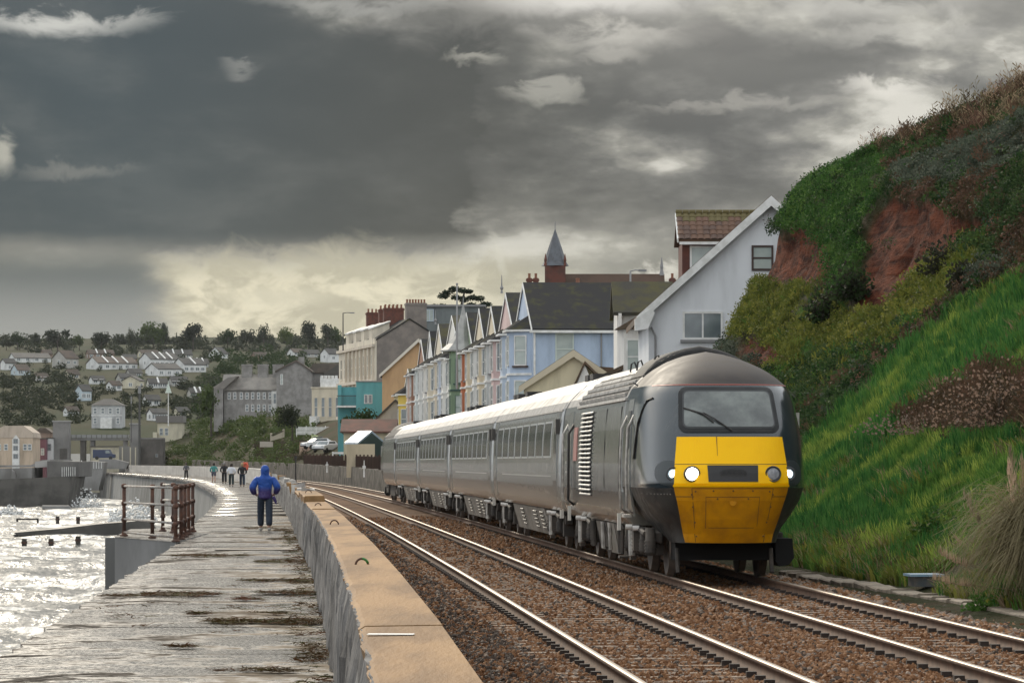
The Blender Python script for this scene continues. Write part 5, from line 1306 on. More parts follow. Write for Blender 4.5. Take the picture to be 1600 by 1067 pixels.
# ---- teal house
t = thing('teal_house', 'bright teal house with flat roof and dark balcony railing', 'house', (-15.45, 388, 2.5))
mt_ = wallm('teal_paint', (.13, .37, .39), .9)
MB().box(-1.42, 1.42, 0, 6, 0, 8.1).build('wall', mt_, t); MB().box(-3.5, -1.42, 2.2, 6, 0, 7.6).build('balcony_wall', mt_, t)
MB().box(-1.5, 1.5, -.08, 6.1, 8.1, 8.22).build('roof_edge', mlead, t); MB().box(-3.55, -1.43, .1, 6, 5.35, 5.55).build('balcony_floor', mtrim, t)
MB().box(-3.5, -3.1, 1.6, 2.2, 5.55, 7.8).build('balcony_pier', mt_, t)
br = MB()
for k in range(22): br.box(-3.5 + .095 * k, -3.475 + .095 * k, .12, .15, 5.55, 6.6)
br.box(-3.52, -1.43, .11, .16, 6.58, 6.66); tag(br.build('balcony_railing', mdark, t), kind='stuff')
window(t, -.35, -.003, 5.75, .42, 1.0, 0, mtrim, mpane, (0, 0)); window(t, .12, -.003, 5.75, .42, 1.0, 0, mtrim, mpane, (0, 0)); window(t, -.15, -.003, 3.3, .75, .8, 0, mtrim, mpane, (0, 1))
# ---- castellated cream villa
t = thing('castellated_villa', 'low cream villa with white battlement parapet left of the teal house', 'house', (-27.4, 530, 5.9), R(-14)); t.scale = (1.22,) * 3
MB().box(-1.9, 1.9, 0, 8, -1, 5.7).build('wall', wallm('villa_cream', (.60, .54, .42)), t)
MB().box(-2.0, 2.0, -.12, 8.1, 5.7, 5.85).build('cornice', MATS['villa_cream'], t)
pp = MB().box(-.9, 1.3, .3, 1.2, 5.85, 6.9).build('parapet', mtrim, t)
for k in range(5): MB().box(-.88 + .45 * k, -.62 + .45 * k, .3, .7, 6.9, 7.25).build('merlon', mtrim, pp)
for k in range(4): window(t, -1.35 + .9 * k, -.003, 2.2, .5, 2.4, 0, MATS['hotel_trim'], mpane, (0, 1))
MB().box(-1.7, -.9, -1.6, 0, -.5, 2.3).build('porch', mtrim, t)
# ---- small buildings by the line
t = thing('bungalow', 'low bungalow with long red brown roof below the teal house', 'house', (-13.2, 330, 2.6))
gable_house(t, 4.6, 5, 2.15, 1.0, wallm('bungalow_cream', (.62, .56, .40)), mredr, 'x', .4, .3, None, .5)
window(t, -1.2, -.003, .9, 1.0, .9, 0, mtrim, mpane, (1, 0))
t = thing('grey_roof_house', 'house with plain grey brown gable roof between bungalow and tan house', 'house', (-11.3, 347, 2.6))
gable_house(t, 5.4, 7, 2.6, 2.6, wallm('grey_house', (.45, .40, .33)), M('grey_tile', (.085, .07, .06), .85, (.06, .052, .046), 1, 5), 'y', .2, .2, None, .5)
t = thing('beach_shed', 'shed with pale blue sheet roof and dark green gable near the rear of the train', 'shed', (-12.35, 316, 2.3), R(30))
gable_house(t, 2.3, 2.6, 1.35, .85, M('shed_green', (.025, .05, .045), .7), M('sheet_roof', (.38, .47, .54), .4, (.28, .36, .44), 2, 4), 'y', .25, -.02, None, .5)
tag(MB().box(-14.4, -11.95, 312, 312.3, .6, 3.5).build('garden_wall', wallm('wall_cream', (.58, .50, .36))), 'low cream garden wall in front of the blue roofed shed', 'wall')
# ---- church behind the blue house
t = thing('church', 'brown roofed church with slate spire rising behind the blue house', 'church', (9.2, 330, 6))
MB().prism([(0, -4), (8, -4), (8, 9.2), (4, 13.2), (0, 9.2)], 'x', -4.9, 4.9).build('nave', mbrick, t)
MB().prism([(-.3, 9.0), (4, 13.25), (8.3, 9.0), (8.3, 9.2), (4, 13.45), (-.3, 9.2)], 'x', -5, 5).build('roof', M('church_tile', (.08, .048, .032), .9, (.06, .038, .026), .6, 6), t)
tw = MB().box(-6.15, -4.25, 1.5, 3.4, -4, 14.1).build('tower', M('church_brick', (.125, .045, .032), .85, (.085, .04, .03), 1.5, 5), t)
MB().lathe([(1.28, 0), (1.05, .35), (.62, 1.7), (.03, 3.4)], 8, (-5.2, 2.45, 14.1)).build('spire', M('spire_slate', (.10, .11, .125), .6, (.075, .08, .09), 2, 4), tw)
MB().tube([(-5.2, 2.45, 17.3), (-5.2, 2.45, 18.2)], .04, 5).build('finial', mlead, tw)
for x_ in (-6.1, -4.3): MB().lathe([(.16, 0), (.1, .3), (.14, .5), (.02, 1.1)], 6, (x_, 1.6, 14.1)).build('pinnacle', mbrick, tw)
MB().lathe([(.25, 0), (.12, .6), (.16, .8), (.03, 1.7)], 6, (4.75, 4, 13.3)).build('gable_cross', mlead, t)
MB().prism([(1.2, 10.3), (2.6, 11.6), (2.6, 12.0), (1.2, 11.6)], 'x', -2.3, -1.3).build('dormer', MATS['church_tile'], t)
for x_ in (-7.6, -7.0, 5.6): chimney(t, x_, 1, 9, 12.9, .5, .5, mbrick, 1)
# ---- street lamps and poles
def lamp(px, py0, py1, Y, lab, arm, mt):
    b = P(px, py1, Y); h = P(px, py0, Y).z - b.z
    t = thing('street_lamp', lab, 'street lamp', b)
    MB().tube([(0, 0, -2), (0, 0, h)], [.09, .06], 7).build('pole', mt, t)
    MB().tube([(0, 0, h - .03), (arm * .6, 0, h + .05), (arm, 0, h + .02)], .045, 6).build('arm', mt, t)
    MB().box(arm - .05, arm + .5, -.12, .12, h - .06, h + .08).build('lantern', mlead, t)
lamp(536, 489, 522, 436, 'thin dark street lamp above the tall cream terrace', .9, M('lamp_dark', (.05, .05, .045), .6))
lamp(985, 423, 447, 245, 'grey street lamp against the sky beside the church roof', .6, M('lamp_grey', (.30, .30, .30), .5))
pt = thing('pole', 'tall thin grey pole rising beside the pale turret spire', 'pole', P(714, 545, 268))
MB().tube([(0, 0, -3), (0, 0, 4.75)], [.10, .06], 7).build('mast', MATS['lamp_grey'], pt)
MB().lathe([(.06, 0), (.10, .08), (.06, .16)], 7, (0, 0, 4.75)).build('cap', mlead, pt)
# ================================================================== far town, woods and the shore works
def leaf_cloud(centres, radii, n, leaf, flat=.8):
    """leaf-sized quads spread through lumpy crowns -> arrays"""
    V = []; 
    for c, r in zip(centres, radii):
        d = RNG.normal(size=(n, 3)); d /= np.linalg.norm(d, axis=1)[:, None]; rr = RNG.random(n) ** .35
        p_ = np.array(c) + d * (rr * r * RNG.uniform(.8, 1.12, n))[:, None] * np.array([1, 1, flat])
        a = RNG.normal(size=(n, 3)); a /= np.linalg.norm(a, axis=1)[:, None]; b = np.cross(a, d); b /= np.linalg.norm(b, axis=1)[:, None] + 1e-6
        s = leaf * RNG.uniform(.5, 1.3, (n, 1))
        V.append(np.stack([p_ - a * s, p_ - b * s * .7, p_ + a * s, p_ + b * s * .7], 1))
    V = np.concatenate(V).reshape(-1, 3); return V, np.arange(len(V)).reshape(-1, 4)
F1 = leafmat('wood_dark', (.026, .034, .022), (.038, .045, .025)); F2 = leafmat('wood_green', (.042, .068, .022), (.062, .085, .028)); F3 = leafmat('wood_brown', (.070, .055, .036), (.085, .07, .042))
mbark = M('tree_bark', (.05, .04, .03), .9)
CROWNS = []
for k in range(6):
    nl = 6 + k % 3; cs = [(random.uniform(-.55, .55), random.uniform(-.4, .4), random.uniform(.45, .9)) for _ in range(nl)]; rs = [random.uniform(.26, .46) for _ in range(nl)]
    V, Q = leaf_cloud(cs, rs, 130, .065); CROWNS.append(npmesh('crown', V, Q, (F1, F2, F1)[k % 3]))
tb = MB().tube([(0, 0, -.15), (.01, 0, .3), (-.02, .01, .7)], [.05, .035, .012], 6)
for a_ in range(4): tb.tube([(0, 0, .28 + .06 * a_), (.16 * math.cos(a_ * 1.7), .16 * math.sin(a_ * 1.7), .5 + .07 * a_), (.32 * math.cos(a_ * 1.7), .3 * math.sin(a_ * 1.7), .72)], [.022, .014, .005], 4)
TRUNK = tb.mesh('trunk', mbark)
def tree(px, py_base, py_top, wpx, lab, var=0, group='trees on the far skyline', y0=262, Y=None, nm='broadleaf_tree'):
    b = hland(px, py_base, y0) if Y is None else P(px, py_base, Y)
    h = (py_base - py_top) / F * b.y / 1.12; w = wpx / F * b.y / 1.7
    t = thing(nm, lab, 'tree', b, random.random() * 6, group)
    for n_, me_ in (('trunk', TRUNK), ('crown', CROWNS[var % 6])):
        o = link(n_, me_, t); o.scale = (w, w, h) 
    return t
for px, top, w, var, lab in ((10, 527, 26, 0, 'low dark tree on the skyline at the left frame edge'), (28, 519, 30, 1, 'small round tree on the skyline second from the left edge'), (58, 521, 24, 2, 'squat skyline tree left of the broad crowned one'),
        (90, 512, 48, 3, 'broad crowned dark tree on the skyline above the long bungalows'), (124, 521, 26, 4, 'pale low skyline tree right of the broad crowned one'), (158, 517, 42, 5, 'wide domed skyline tree above the white gabled row'),
        (206, 515, 20, 0, 'tiny open topped tree on the skyline left of the tallest clump'), (240, 504, 56, 1, 'tallest ragged clump of trees on the skyline'), (258, 506, 26, 2, 'thin feathery tree on the right shoulder of the tallest clump'),
        (302, 502, 46, 3, 'rounded tree standing alone against the bright gap in the clouds'), (356, 511, 44, 4, 'smooth domed tree right of the one against the bright gap'), (385, 513, 32, 5, 'low skyline tree in the middle of the ridge'),
        (412, 509, 36, 0, 'flat topped tree mid ridge above the stone terrace chimneys'), (448, 512, 36, 1, 'low tree line clump above the stone terrace roof'), (482, 503, 36, 2, 'peaked tree with light showing through its top near the street lamp'),
        (512, 503, 36, 3, 'dense round tree right beside the thin street lamp'), (528, 508, 26, 4, 'tree half hidden behind the tall cream terrace')):
    tree(px, 548, top, w, lab, var, y0=1100)
def wood(name, lab, regs, mat, leaf):
    cs, rs = [], []
    for (xa, xb, ya, yb, n, rp, y0) in regs:
        for _ in range(n):
            px, py = random.uniform(xa, xb), random.uniform(ya, yb); c = hland(px, py, y0); r = rp * random.uniform(.6, 1.3) / F * c.y
            cs.append((c.x, c.y, c.z + r * .35)); rs.append(r)
    V = []
    for c, r in zip(cs, rs):
        v, _ = leaf_cloud([c], [r], 120, leaf * r); V.append(v)
    V = np.concatenate(V); tag(link(name, npmesh(name, V, np.arange(len(V)).reshape(-1, 4), mat)), lab, kind='stuff')
wood('far_woodland', 'dark wooded ridge and copses between the far houses', [(0, 340, 556, 668, 150, 6, 640), (0, 540, 528, 552, 110, 13, 1000), (0, 125, 592, 668, 80, 13, 660), (120, 235, 610, 662, 36, 10, 660), (265, 345, 598, 662, 48, 12, 660), (55, 125, 572, 600, 18, 9, 660), (100, 330, 545, 562, 40, 8, 1000)], F1, .17)
wood('hillside_bushes', 'green bushes on the rise behind the stone terrace', [(330, 480, 552, 604, 80, 13, 700), (300, 340, 600, 650, 26, 11, 680), (200, 330, 583, 600, 22, 7, 800), (440, 530, 560, 575, 14, 7, 900)], F2, .16)
wood('bank_scrub', 'brown and green scrub covering the railway bank', [(300, 470, 660, 738, 150, 12, 262), (262, 330, 690, 742, 60, 10, 262), (380, 490, 640, 690, 60, 12, 262)], F2, .15)
wood('bracken', 'rust brown bracken on the bank above the stone retaining wall', [(400, 482, 692, 722, 170, 6, 262), (478, 545, 716, 730, 40, 4, 262)], F3, .15)
shr = [(457, 682, 634, 60, 2, 'dark green bushy tree standing before the castellated villa', 470), (560, 690, 640, 62, 1, 'round green bush growing beside the teal house', 372), (330, 672, 596, 60, 4, 'dark tree at the left end of the stone terrace', 640)]
for px, yb, yt, w, v, lab, Y in shr: tree(px, yb, yt, w, lab, v, None, Y=Y, nm='bushy_tree')

# ---- pine over the terrace roofs
t = thing('pine_tree', 'flat topped dark pine rising behind the terrace roofs', 'tree', P(722, 520, 450))
MB().tube([(0, 0, -6), (.2, 0, .5), (-.1, 0, 3.2), (.3, 0, 5.2)], [.35, .3, .22, .1], 7).build('trunk', mbark, t)
for (x0, x1, z) in ((-.1, -3.4, 3.3), (0, 3.3, 3.0), (.2, -1.6, 5.0), (.2, 1.6, 4.8)): MB().tube([(x0, 0, z - 1), (x0 * .5 + x1 * .5, .2, z - .2), (x1, 0, z)], [.14, .08, .03], 5).build('limb', mbark, t)
cs = [(-3.2, 0, 3.2), (-2.3, .4, 3.3), (-1.9, 0, 5.1), (-1.0, .3, 5.5), (-.1, -.3, 5.3), (.8, .2, 5.2), (1.4, 0, 4.4), (2.2, .3, 4.3), (3.0, 0, 3.6), (.2, 0, 4.2), (-.8, 0, 4.4), (2.6, -.4, 3.4), (1.2, .3, 3.5), (-2.4, 0, 4.6)]
V, Q = leaf_cloud(cs, [random.uniform(.65, .95) for _ in cs], 220, .14, .5); link('crown', npmesh('crown', V, Q, leafmat('pine_needles', (.022, .036, .022), (.03, .045, .026))), t)
t = thing('flat_house', 'grey low house with pale windows under the pine tree', 'house', P(712, 506, 440))
MB().box(-3.9, 3.4, 0, 5, -6, 2.1).build('wall', wallm('flat_grey', (.17, .19, .19)), t); MB().box(-4.1, 3.7, -.3, 5.2, 2.1, 2.35).build('roof', mlead, t)
window(t, -3.2, -.003, .3, 1.0, 1.5, 0, M('alu_blue', (.42, .50, .58), .4), mpane2, (1, 0)); window(t, 2.2, -.003, .2, 1.2, 1.2, 0, mtrim, mpane, (1, 0))

# ---- houses on the far hillside
wh = wallm('far_white', (.68, .69, .68)); wg = wallm('far_grey', (.42, .41, .38)); wk = wallm('far_cream', (.58, .54, .42)); wb = wallm('far_blue', (.50, .58, .62)); wr = wallm('far_brown', (.26, .19, .15))
rs_ = M('far_slate', (.065, .062, .058), .85, (.09, .085, .075), .3, 5); rb = M('far_brown_tile', (.105, .078, .06), .85, (.08, .065, .052), .3, 5)
def far_house(lab, g0, g1, yb, ye, yr, rend, a, wall, roof, nwin=3, party=0, y0=640, cat='house', stack=0):
    b = hland((g0 + g1) / 2, yb, y0); k = b.y / F; ar = R(a)
    w = (g1 - g0) * k / math.cos(ar); L = max(3., (rend - g1) * k / max(.3, math.sin(ar))); h = (yb - ye) * k; rh = (ye - yr) * k
    t = thing('hillside_house', lab, cat, b, -ar, 'houses scattered over the far hillside')
    gable_house(t, w, L, h, rh, wall, roof, 'y', .25, .2, None, 4, .2)
    for i in range(nwin): window(t, w / 2 + .003, L * (i + .5) / nwin - .2, max(.3, h - 1.9), 1.3, 1.1, R(90), mtrim, mpane, (1, 0), None, .12)
    if w > 3.5: window(t, 0, -.003, max(.3, h - 1.6), 1.1, 1.1, 0, mtrim, mpane, (1, 0), None, .12)
    s = rh / (w / 2)
    for i in range(1, party):
        y_ = L * i / party
        MB().prism([(0, h + rh + .22), (w / 2 + .2, h - .2 * s + .28), (w / 2 + .2, h - .2 * s + .55), (0, h + rh + .55)], 'y', y_ - .22, y_ + .22).build('party_wall', mtrim, t)
    for i in range(stack): chimney(t, 0, L * (i + .6) / stack - .8, h + rh - .5, h + rh + 1.3, .8, .6, wall, 0)
    return t
FH = [('white gable at the near end of a brown roofed terrace row', 132, 156, 577, 568, 558, 214, 62, wh, rb, 6, 4),
      ('tall white gable ending a dark terrace row under the ridge', 215, 238, 577, 562, 552, 280, 62, wh, rs_, 6, 4),
      ('bright white gable with grey roof and two small rooflights', 225, 249, 587, 577, 568, 284, 60, wh, rs_, 3, 0),
      ('white gable of the right hand terrace row on the hill', 268, 290, 581, 570, 560, 322, 60, wh, rs_, 4, 2),
      ('lone white gable high on the right of the hillside', 325, 347, 560, 553, 543, 356, 40, wh, rs_, 1, 0),
      ('grey brown gabled house right of the long bungalows', 80, 104, 575, 560, 548, 122, 45, wg, rb, 2, 0),
      ('pale low bungalow at the left frame edge', 0, 9, 578, 567, 561, 24, 50, wh, rs_, 1, 0),
      ('white low roofed house below the long bungalows on the left', 15, 30, 586, 579, 570, 48, 62, wb, rb, 2, 0),
      ('long white bungalow with box dormers at the upper left', 10, 26, 566, 560, 552, 80, 70, wh, rs_, 4, 0),
      ('small pale blue and white house among dark trees', 117, 129, 626, 610, 602, 141, 45, wb, rs_, 2, 0),
      ('cream house with two dark windows below the white gabled row', 190, 218, 607, 595, 588, 224, 20, wk, rs_, 1, 0),
      ('grey roofed terrace tucked behind the cream house', 180, 190, 598, 591, 584, 215, 65, wg, rs_, 3, 0),
      ('wide grey roofed house with white gable ends mid hillside', 228, 234, 606, 599, 592, 262, 70, wh, rs_, 4, 2),
      ('pale roofed row right of the wide grey roofed house', 262, 270, 603, 597, 589, 294, 68, wg, rs_, 3, 0),
      ('small white house stepping down the slope by the dark trees', 165, 176, 610, 602, 596, 190, 50, wh, rb, 2, 0),
      ('white low house with chimneys beside the tall flag mast', 228, 240, 657, 646, 639, 262, 62, wh, rs_, 3, 0),
      ('cream house with chimneys right of the flag mast', 270, 279, 652, 643, 637, 292, 50, wk, rs_, 1, 0),
      ('brown roofed house high under the wooded ridge', 62, 70, 560, 553, 547, 82, 60, wr, rb, 1, 0),
      ('row of brown houses just below the skyline trees', 133, 140, 560, 553, 547, 178, 70, wr, rb, 4, 3),
      ('dark roofed houses with white specks under the tallest trees', 252, 258, 560, 554, 547, 300, 70, wg, rs_, 4, 3),
      ('white house with grey roof at the right end of the hillside', 500, 514, 566, 553, 545, 530, 50, wh, rs_, 1, 0),
      ('low white roofed bungalow on the hill above the stone terrace', 448, 460, 556, 551, 545, 476, 60, wh, rb, 2, 0),
      ('long low roofs left of the white house at the hill right end', 470, 478, 558, 553, 547, 500, 66, wg, rs_, 2, 0)]
FH += [('grey roofed pair squeezed between the two white gabled rows', 196, 204, 590, 583, 577, 222, 62, wg, rs_, 2, 0),
       ('brown roofed cottage on the slope under the left copse', 100, 109, 592, 585, 578, 124, 55, wk, rb, 2, 0),
       ('white cottage half sunk in trees above the small pale blue house', 138, 146, 600, 594, 588, 164, 60, wh, rs_, 2, 0),
       ('pale house peeping over the woods far left below the bungalows', 52, 60, 596, 590, 584, 76, 60, wg, rb, 2, 0),
       ('slate roofed row ending beside the green bushes on the right', 296, 303, 574, 568, 561, 326, 66, wg, rs_, 3, 3),
       ('dark roofed house directly above the white gabled terrace rows', 188, 195, 566, 560, 554, 214, 66, wr, rs_, 2, 0),
       ('cream bungalow on the crest left of the tallest trees', 214, 222, 558, 552, 547, 248, 66, wk, rb, 3, 0),
       ('white chalet low in the valley left of the square villa', 98, 107, 650, 642, 636, 122, 50, wh, rb, 2, 0),
       ('grey terraced row stepping down right of the flag mast', 292, 299, 622, 614, 607, 322, 60, wg, rs_, 3, 3),
       ('white rendered house low beside the tall dark mast', 222, 230, 634, 625, 618, 250, 58, wh, rs_, 2, 0),
       ('small brown house above the grey stone terrace chimneys', 392, 400, 563, 557, 551, 418, 60, wr, rb, 1, 0)]
for f_ in FH: far_house(*f_)
# ---- symmetrical grey villa and lower town
def blk(name, lab, cat, px0, px1, yt, yb, Y, d, mat, group=None):
    a_ = P(px0, yb, Y); c_ = P(px1, yt, Y); w = c_.x - a_.x; h = c_.z - a_.z
    t = thing(name, lab, cat, (a_.x + w / 2, Y, a_.z), 0, group)
    MB().box(-w / 2, w / 2, 0, d, -6, h).build('wall', mat, t); return t, w, h
t, w, h = blk('villa', 'square grey white villa with hipped roof in the valley', 'house', 143, 190, 633, 665, 760, 7, wallm('villa_grey', (.46, .47, .47)))
MB().add([(-w / 2 - .3, -.3, h), (w / 2 + .3, -.3, h), (w / 2 + .3, 7.3, h), (-w / 2 - .3, 7.3, h), (-1, 3.5, h + 1.4), (1, 3.5, h + 1.4)], [(0, 1, 2, 3)[::-1], (0, 1, 5, 4), (1, 2, 5), (2, 3, 4, 5), (3, 0, 4)]).build('roof', rs_, t)
for x_ in (-2.4, -.8, .8, 2.4):
    for z_ in (.4, 2.5): window(t, x_, -.003, z_, .8, 1.3, 0, mtrim, mpane, (0, 1), None, .12)
MB().box(-w / 2 - .08, w / 2 + .08, -.08, 0, h / 2 - .1, h / 2 + .1).build('string_course', mtrim, t)
MB().box(-1.2, 1.2, -1.2, 0, -1, 1.6).build('porch', mtrim, t)
t, w, h = blk('cream_house', 'flat roofed cream house above the railway bank below the flag mast', 'house', 246, 284, 660, 685, 690, 6, wk)
MB().box(-w / 2 - .3, w / 2 + .3, -.4, 6.3, h, h + 1.3).build('roof', M('flat_roof_grey', (.16, .15, .14), .8), t)
window(t, -.6, -.003, .6, .7, 1.4, 0, mtrim, mpane); window(t, -1.6, -.003, .6, .7, 1.4, 0, mtrim, mpane)
MB().box(-w / 2 - .8, -w / 2, -.8, 3, -3, 1.2).build('porch', wk, t)
# flag mast
t = thing('flag_mast', 'tall white mast with drooping pale green flag at its top', 'flag mast', P(263, 648, 640))
MB().tube([(0, 0, -2), (0, 0, 5.6)], [.10, .08], 7).build('pole', mtrim, t)
MB().lathe([(.62, 0), (.5, .25), (.30, .9), (.10, 1.6), (.03, 2.2)], 7, (0, 0, 3.9)).build('flag', M('flag_green', (.45, .52, .45), .8, (.55, .60, .54), 2), t)
# ---- lower front: shops, lift towers, footbridge
mconc = M('bridge_concrete', (.22, .215, .205), .85, (.16, .155, .15), .3, 5, .3, 3); mconcd = M('dark_masonry', (.125, .115, .105), .9, (.085, .08, .072), .5, 6, .6, 4)
t, w, h = blk('guesthouse', 'peach rendered seafront building with curved roof at the left edge', 'building', -8, 52, 684, 718, 620, 9, wallm('peach', (.56, .45, .34)))
MB().prism([(-w / 2 - .2, h), (-w / 2 - .2, h + 1.2), (-w / 4, h + 2.1), (w / 4, h + 2.1), (w / 2, h + .9), (w / 2 + .2, h)], 'y', -.1, 9.1).build('roof', wallm('peach_roof', (.50, .42, .34)), t)
MB().prism([(-.2, -3), (1.0, -3), (1.0, h - .3), (.4, h + .5), (-.2, h - .3)], 'y', -.9, -.003).build('bay', mtrim, t)
for z_ in (.4, 1.8, 3.0): window(t, .4, -.9, z_ - .2, .8, .8, 0, mlead, mpane, (1, 0), None, .1)
for x_ in (-2.6, -1.4, 1.9, 2.7): window(t, x_, -.003, 1.6, .7, 1.1, 0, mtrim, mpane, (0, 1), None, .1)
t, w, h = blk('purple_house', 'dull purple seafront house beside the grey lift tower', 'house', 52, 72, 686, 718, 632, 6, wallm('plum', (.20, .10, .12)))
MB().box(-w / 2 - .1, w / 2 + .1, -.1, 6.1, h, h + .2).build('roof', rs_, t); window(t, .5, -.003, .8, .6, 1.2, 0, mtrim, mpane2, (0, 1), None, .1); window(t, -.4, -.003, .8, .6, 1.2, 0, mtrim, mpane2, (0, 1), None, .1)
t, w, h = blk('white_kiosk', 'narrow white house squeezed against the grey lift tower', 'house', 72.4, 82, 685, 718, 634, 5, wh)
MB().box(-w / 2 - .1, w / 2 + .1, -.1, 5.1, h, h + .15).build('roof', rs_, t); window(t, 0, -.003, 1.6, .6, 1.2, 0, mlead, mpane, (0, 1), None, .1)
t, w, h = blk('brick_house', 'brown roofed house right behind the peach seafront building', 'house', 54, 80, 676, 684, 660, 5, wr)
MB().prism([(-w / 2 - .2, h), (-w / 2 + 1, h + .9), (w / 2 - 1, h + .9), (w / 2 + .2, h)], 'y', -.2, 5.2).build('roof', rb, t)
for lab, a_, b_, yt in (('tall plain grey lift tower left of the station footbridge', 82.5, 107.5, 659), ('slimmer grey lift tower right of the station footbridge', 203, 216.5, 663)):
    t, w, h = blk('lift_tower', lab, 'tower', a_, b_, yt, 720, 636, 3, mconc); MB().box(-w / 2 - .12, w / 2 + .12, -.12, 3.12, h, h + .22).build('cap', M('tower_cap', (.30, .30, .29), .8), t)
    MB().box(-.2, w / 2 - .3, -.03, .0, .3, 2.2).build('door', mconcd, t)
t = thing('footbridge', 'grey station footbridge deck spanning between the two lift towers', 'bridge', P(155, 720, 641))
k_ = 641 / F
MB().box(-46 * k_, 47 * k_, 0, 2.4, 32 * k_, 36 * k_).build('deck', mconc, t); MB().box(-46 * k_, 47 * k_, -.06, .02, 36.2 * k_, 41 * k_).build('parapet', M('bridge_parapet', (.28, .285, .28), .7), t)
for x_, w_ in ((-26, 4), (-11, 3.2), (40, 3)): MB().box((x_ - w_) * k_, (x_ + w_) * k_, .3, 2.0, -1.5, 31.9 * k_).build('pier', mconcd if x_ == -26 else mconc, t)
for x_ in range(-44, 46, 8): MB().box((x_ - .5) * k_, (x_ + .5) * k_, -.10, -.061, 35 * k_, 41.2 * k_).build('parapet_post', mconcd, t)
t, w, h = blk('station_building', 'dark stone station block under the bank right of the lift tower', 'building', 218, 254, 686, 736, 632, 5, mconcd)
MB().box(-w / 2, w / 2, -.1, 5, h, h + .25).build('coping', mconc, t); window(t, 1.0, -.003, 2.4, .5, .7, 0, mconc, mpane, (0, 0), None, .1)
t, w, h = blk('station_shelter', 'grey shelter with pale posts between bridge piers and dark stone block', 'building', 186, 218, 697, 732, 630, 4, M('shelter_grey', (.20, .195, .18), .8))
for x_ in (-1.2, .2, 1.1): MB().box(x_ - .1, x_ + .1, -.12, 0, 0, h - .2).build('post', wk, t)
t = thing('blue_van', 'dark blue van parked on the front beneath the footbridge', 'van', P(162, 718, 625))
MB().prism([(-1.9, .3), (1.9, .3), (1.9, .95), (1.35, 1.05), (1.0, 1.75), (-1.9, 1.75)], 'y', 0, 1.8).build('body', M('van_blue', (.035, .05, .10), .4), t)
for x_ in (-1.2, 1.2): MB().cyl((x_, -.05, .3), (x_, .2, .3), .32, 12).build('wheel', mblk, t)
MB().prism([(.3, 1.1), (1.2, 1.1), (.95, 1.6), (.3, 1.6)], 'y', -.02, 0).build('side_window', mpane, t)
t, w, h = blk('beach_cafe', 'pale fronted kiosk with white windows under the footbridge', 'kiosk', 142, 186, 698, 717, 640, 3, wk)
for x_ in (-1.6, -.7): window(t, x_, -.003, .3, .7, 1.1, 0, mtrim, mpane2, (0, 0), None, .1)
MB().box(-w / 2 - .2, w / 2 + .2, -.2, 3, h, h + .15).build('roof', mconcd, t)
for lab, px, y0_, y1_, r_ in (('tall dark mast beside the slimmer lift tower', 218, 604, 722, .24), ('thin grey lighting pole left of the tall dark mast', 205, 620, 682, .09)):
    b = P(px, y1_, 626); t = thing('mast', lab, 'mast', b); MB().tube([(0, 0, -1), (0, 0, (y1_ - y0_) * 626 / F)], [r_, r_ * .7], 7).build('pole', M('mast_dark', (.07, .07, .065), .7), t)
    MB().box(-r_, r_, -r_, r_, (y1_ - y0_) * 626 / F - 1.2, (y1_ - y0_) * 626 / F + .1).build('lamp_head', mlead, t)
# ---- breakwater and quay at the left
mwet = M('wet_quay', (.095, .088, .078), .6, (.055, .052, .046), .35, 6, .8, 2, rough2=.8); mquay = M('quay_grey', (.25, .245, .235), .8, (.17, .165, .155), .3, 6, .4, 2, stretch=(1, 1, .4))
t = thing('breakwater', 'stepped dark stone breakwater running out to sea at the left', 'breakwater', (-66, 470, SEA - 1))
a = lambda px: (px - 800) / F * 470 + 66
MB().prism([(a(-60), 0), (a(104), 0), (a(112), 6.3 - 1.2), (a(60), 5.9 - 1.0), (a(-60), 4.5)], 'y', 0, 14).build('lower_wall', mwet, t)
MB().prism([(a(-60), 4.2), (a(45), 4.6), (a(45), 6.2), (a(-60), 6.0)], 'y', 3, 14).build('promenade_step', mquay, t)
MB().prism([(a(66), 4.8), (a(116), 5.0), (a(116), 7.0), (a(66), 7.1)], 'y', 5, 20).build('upper_block', M('quay_mid', (.15, .145, .135), .8, (.11, .105, .10), .4, 5), t)
MB().prism([(a(-60), 6.2), (a(38), 6.3), (a(55), 7.0), (a(78), 7.1), (a(78), 7.3), (a(52), 7.25), (a(34), 6.55), (a(-60), 6.5)], 'y', 9, 24).build('ramp', mquay, t)
MB().prism([(a(45), 6.2), (a(66), 6.3), (a(66), 7.2), (a(45), 7.0)], 'y', 6, 8).build('block', M('quay_pale', (.38, .37, .35), .8), t)
MB().prism([(a(14), 4.6), (a(21), 4.7), (a(19), 5.6), (a(15), 6.0)], 'y', 2, 3).build('fin_wall', mquay, t)
for k in range(7): MB().cyl((a(90 + 3.4 * k), 4.7, 4.9), (a(90 + 3.4 * k), 4.7, 6.3), .05, 5).build('rail_post', mtrim, t)
t = thing('bastion', 'pale weathered concrete bastion where the promenade meets the quay', 'bastion', P(148, 752, 600))
k_ = 600 / F
MB().prism([(-18 * k_, -1.5), (6 * k_, -1.5), (12 * k_, 14 * k_), (14 * k_, 30 * k_), (-10 * k_, 32 * k_), (-14 * k_, 18 * k_)], 'y', 0, 6).build('wall', mquay, t)
MB().box(-30 * k_, -18.2 * k_, 1, 5, -2, 24 * k_).build('buttress', mwet, t)
for k in range(4): MB().box((-2 + 4 * k) * k_, (-1 + 4 * k) * k_, -.1, 0, 20 * k_, 30 * k_).build('rail_post', mtrim, t)
MB().box(-22 * k_, -20.8 * k_, .7, .8, 0, 33 * k_).build('marker_post', mtrim, t)
t = thing('quay_house', 'white low quay wall section leading up to the station', 'wall', P(175, 728, 622))
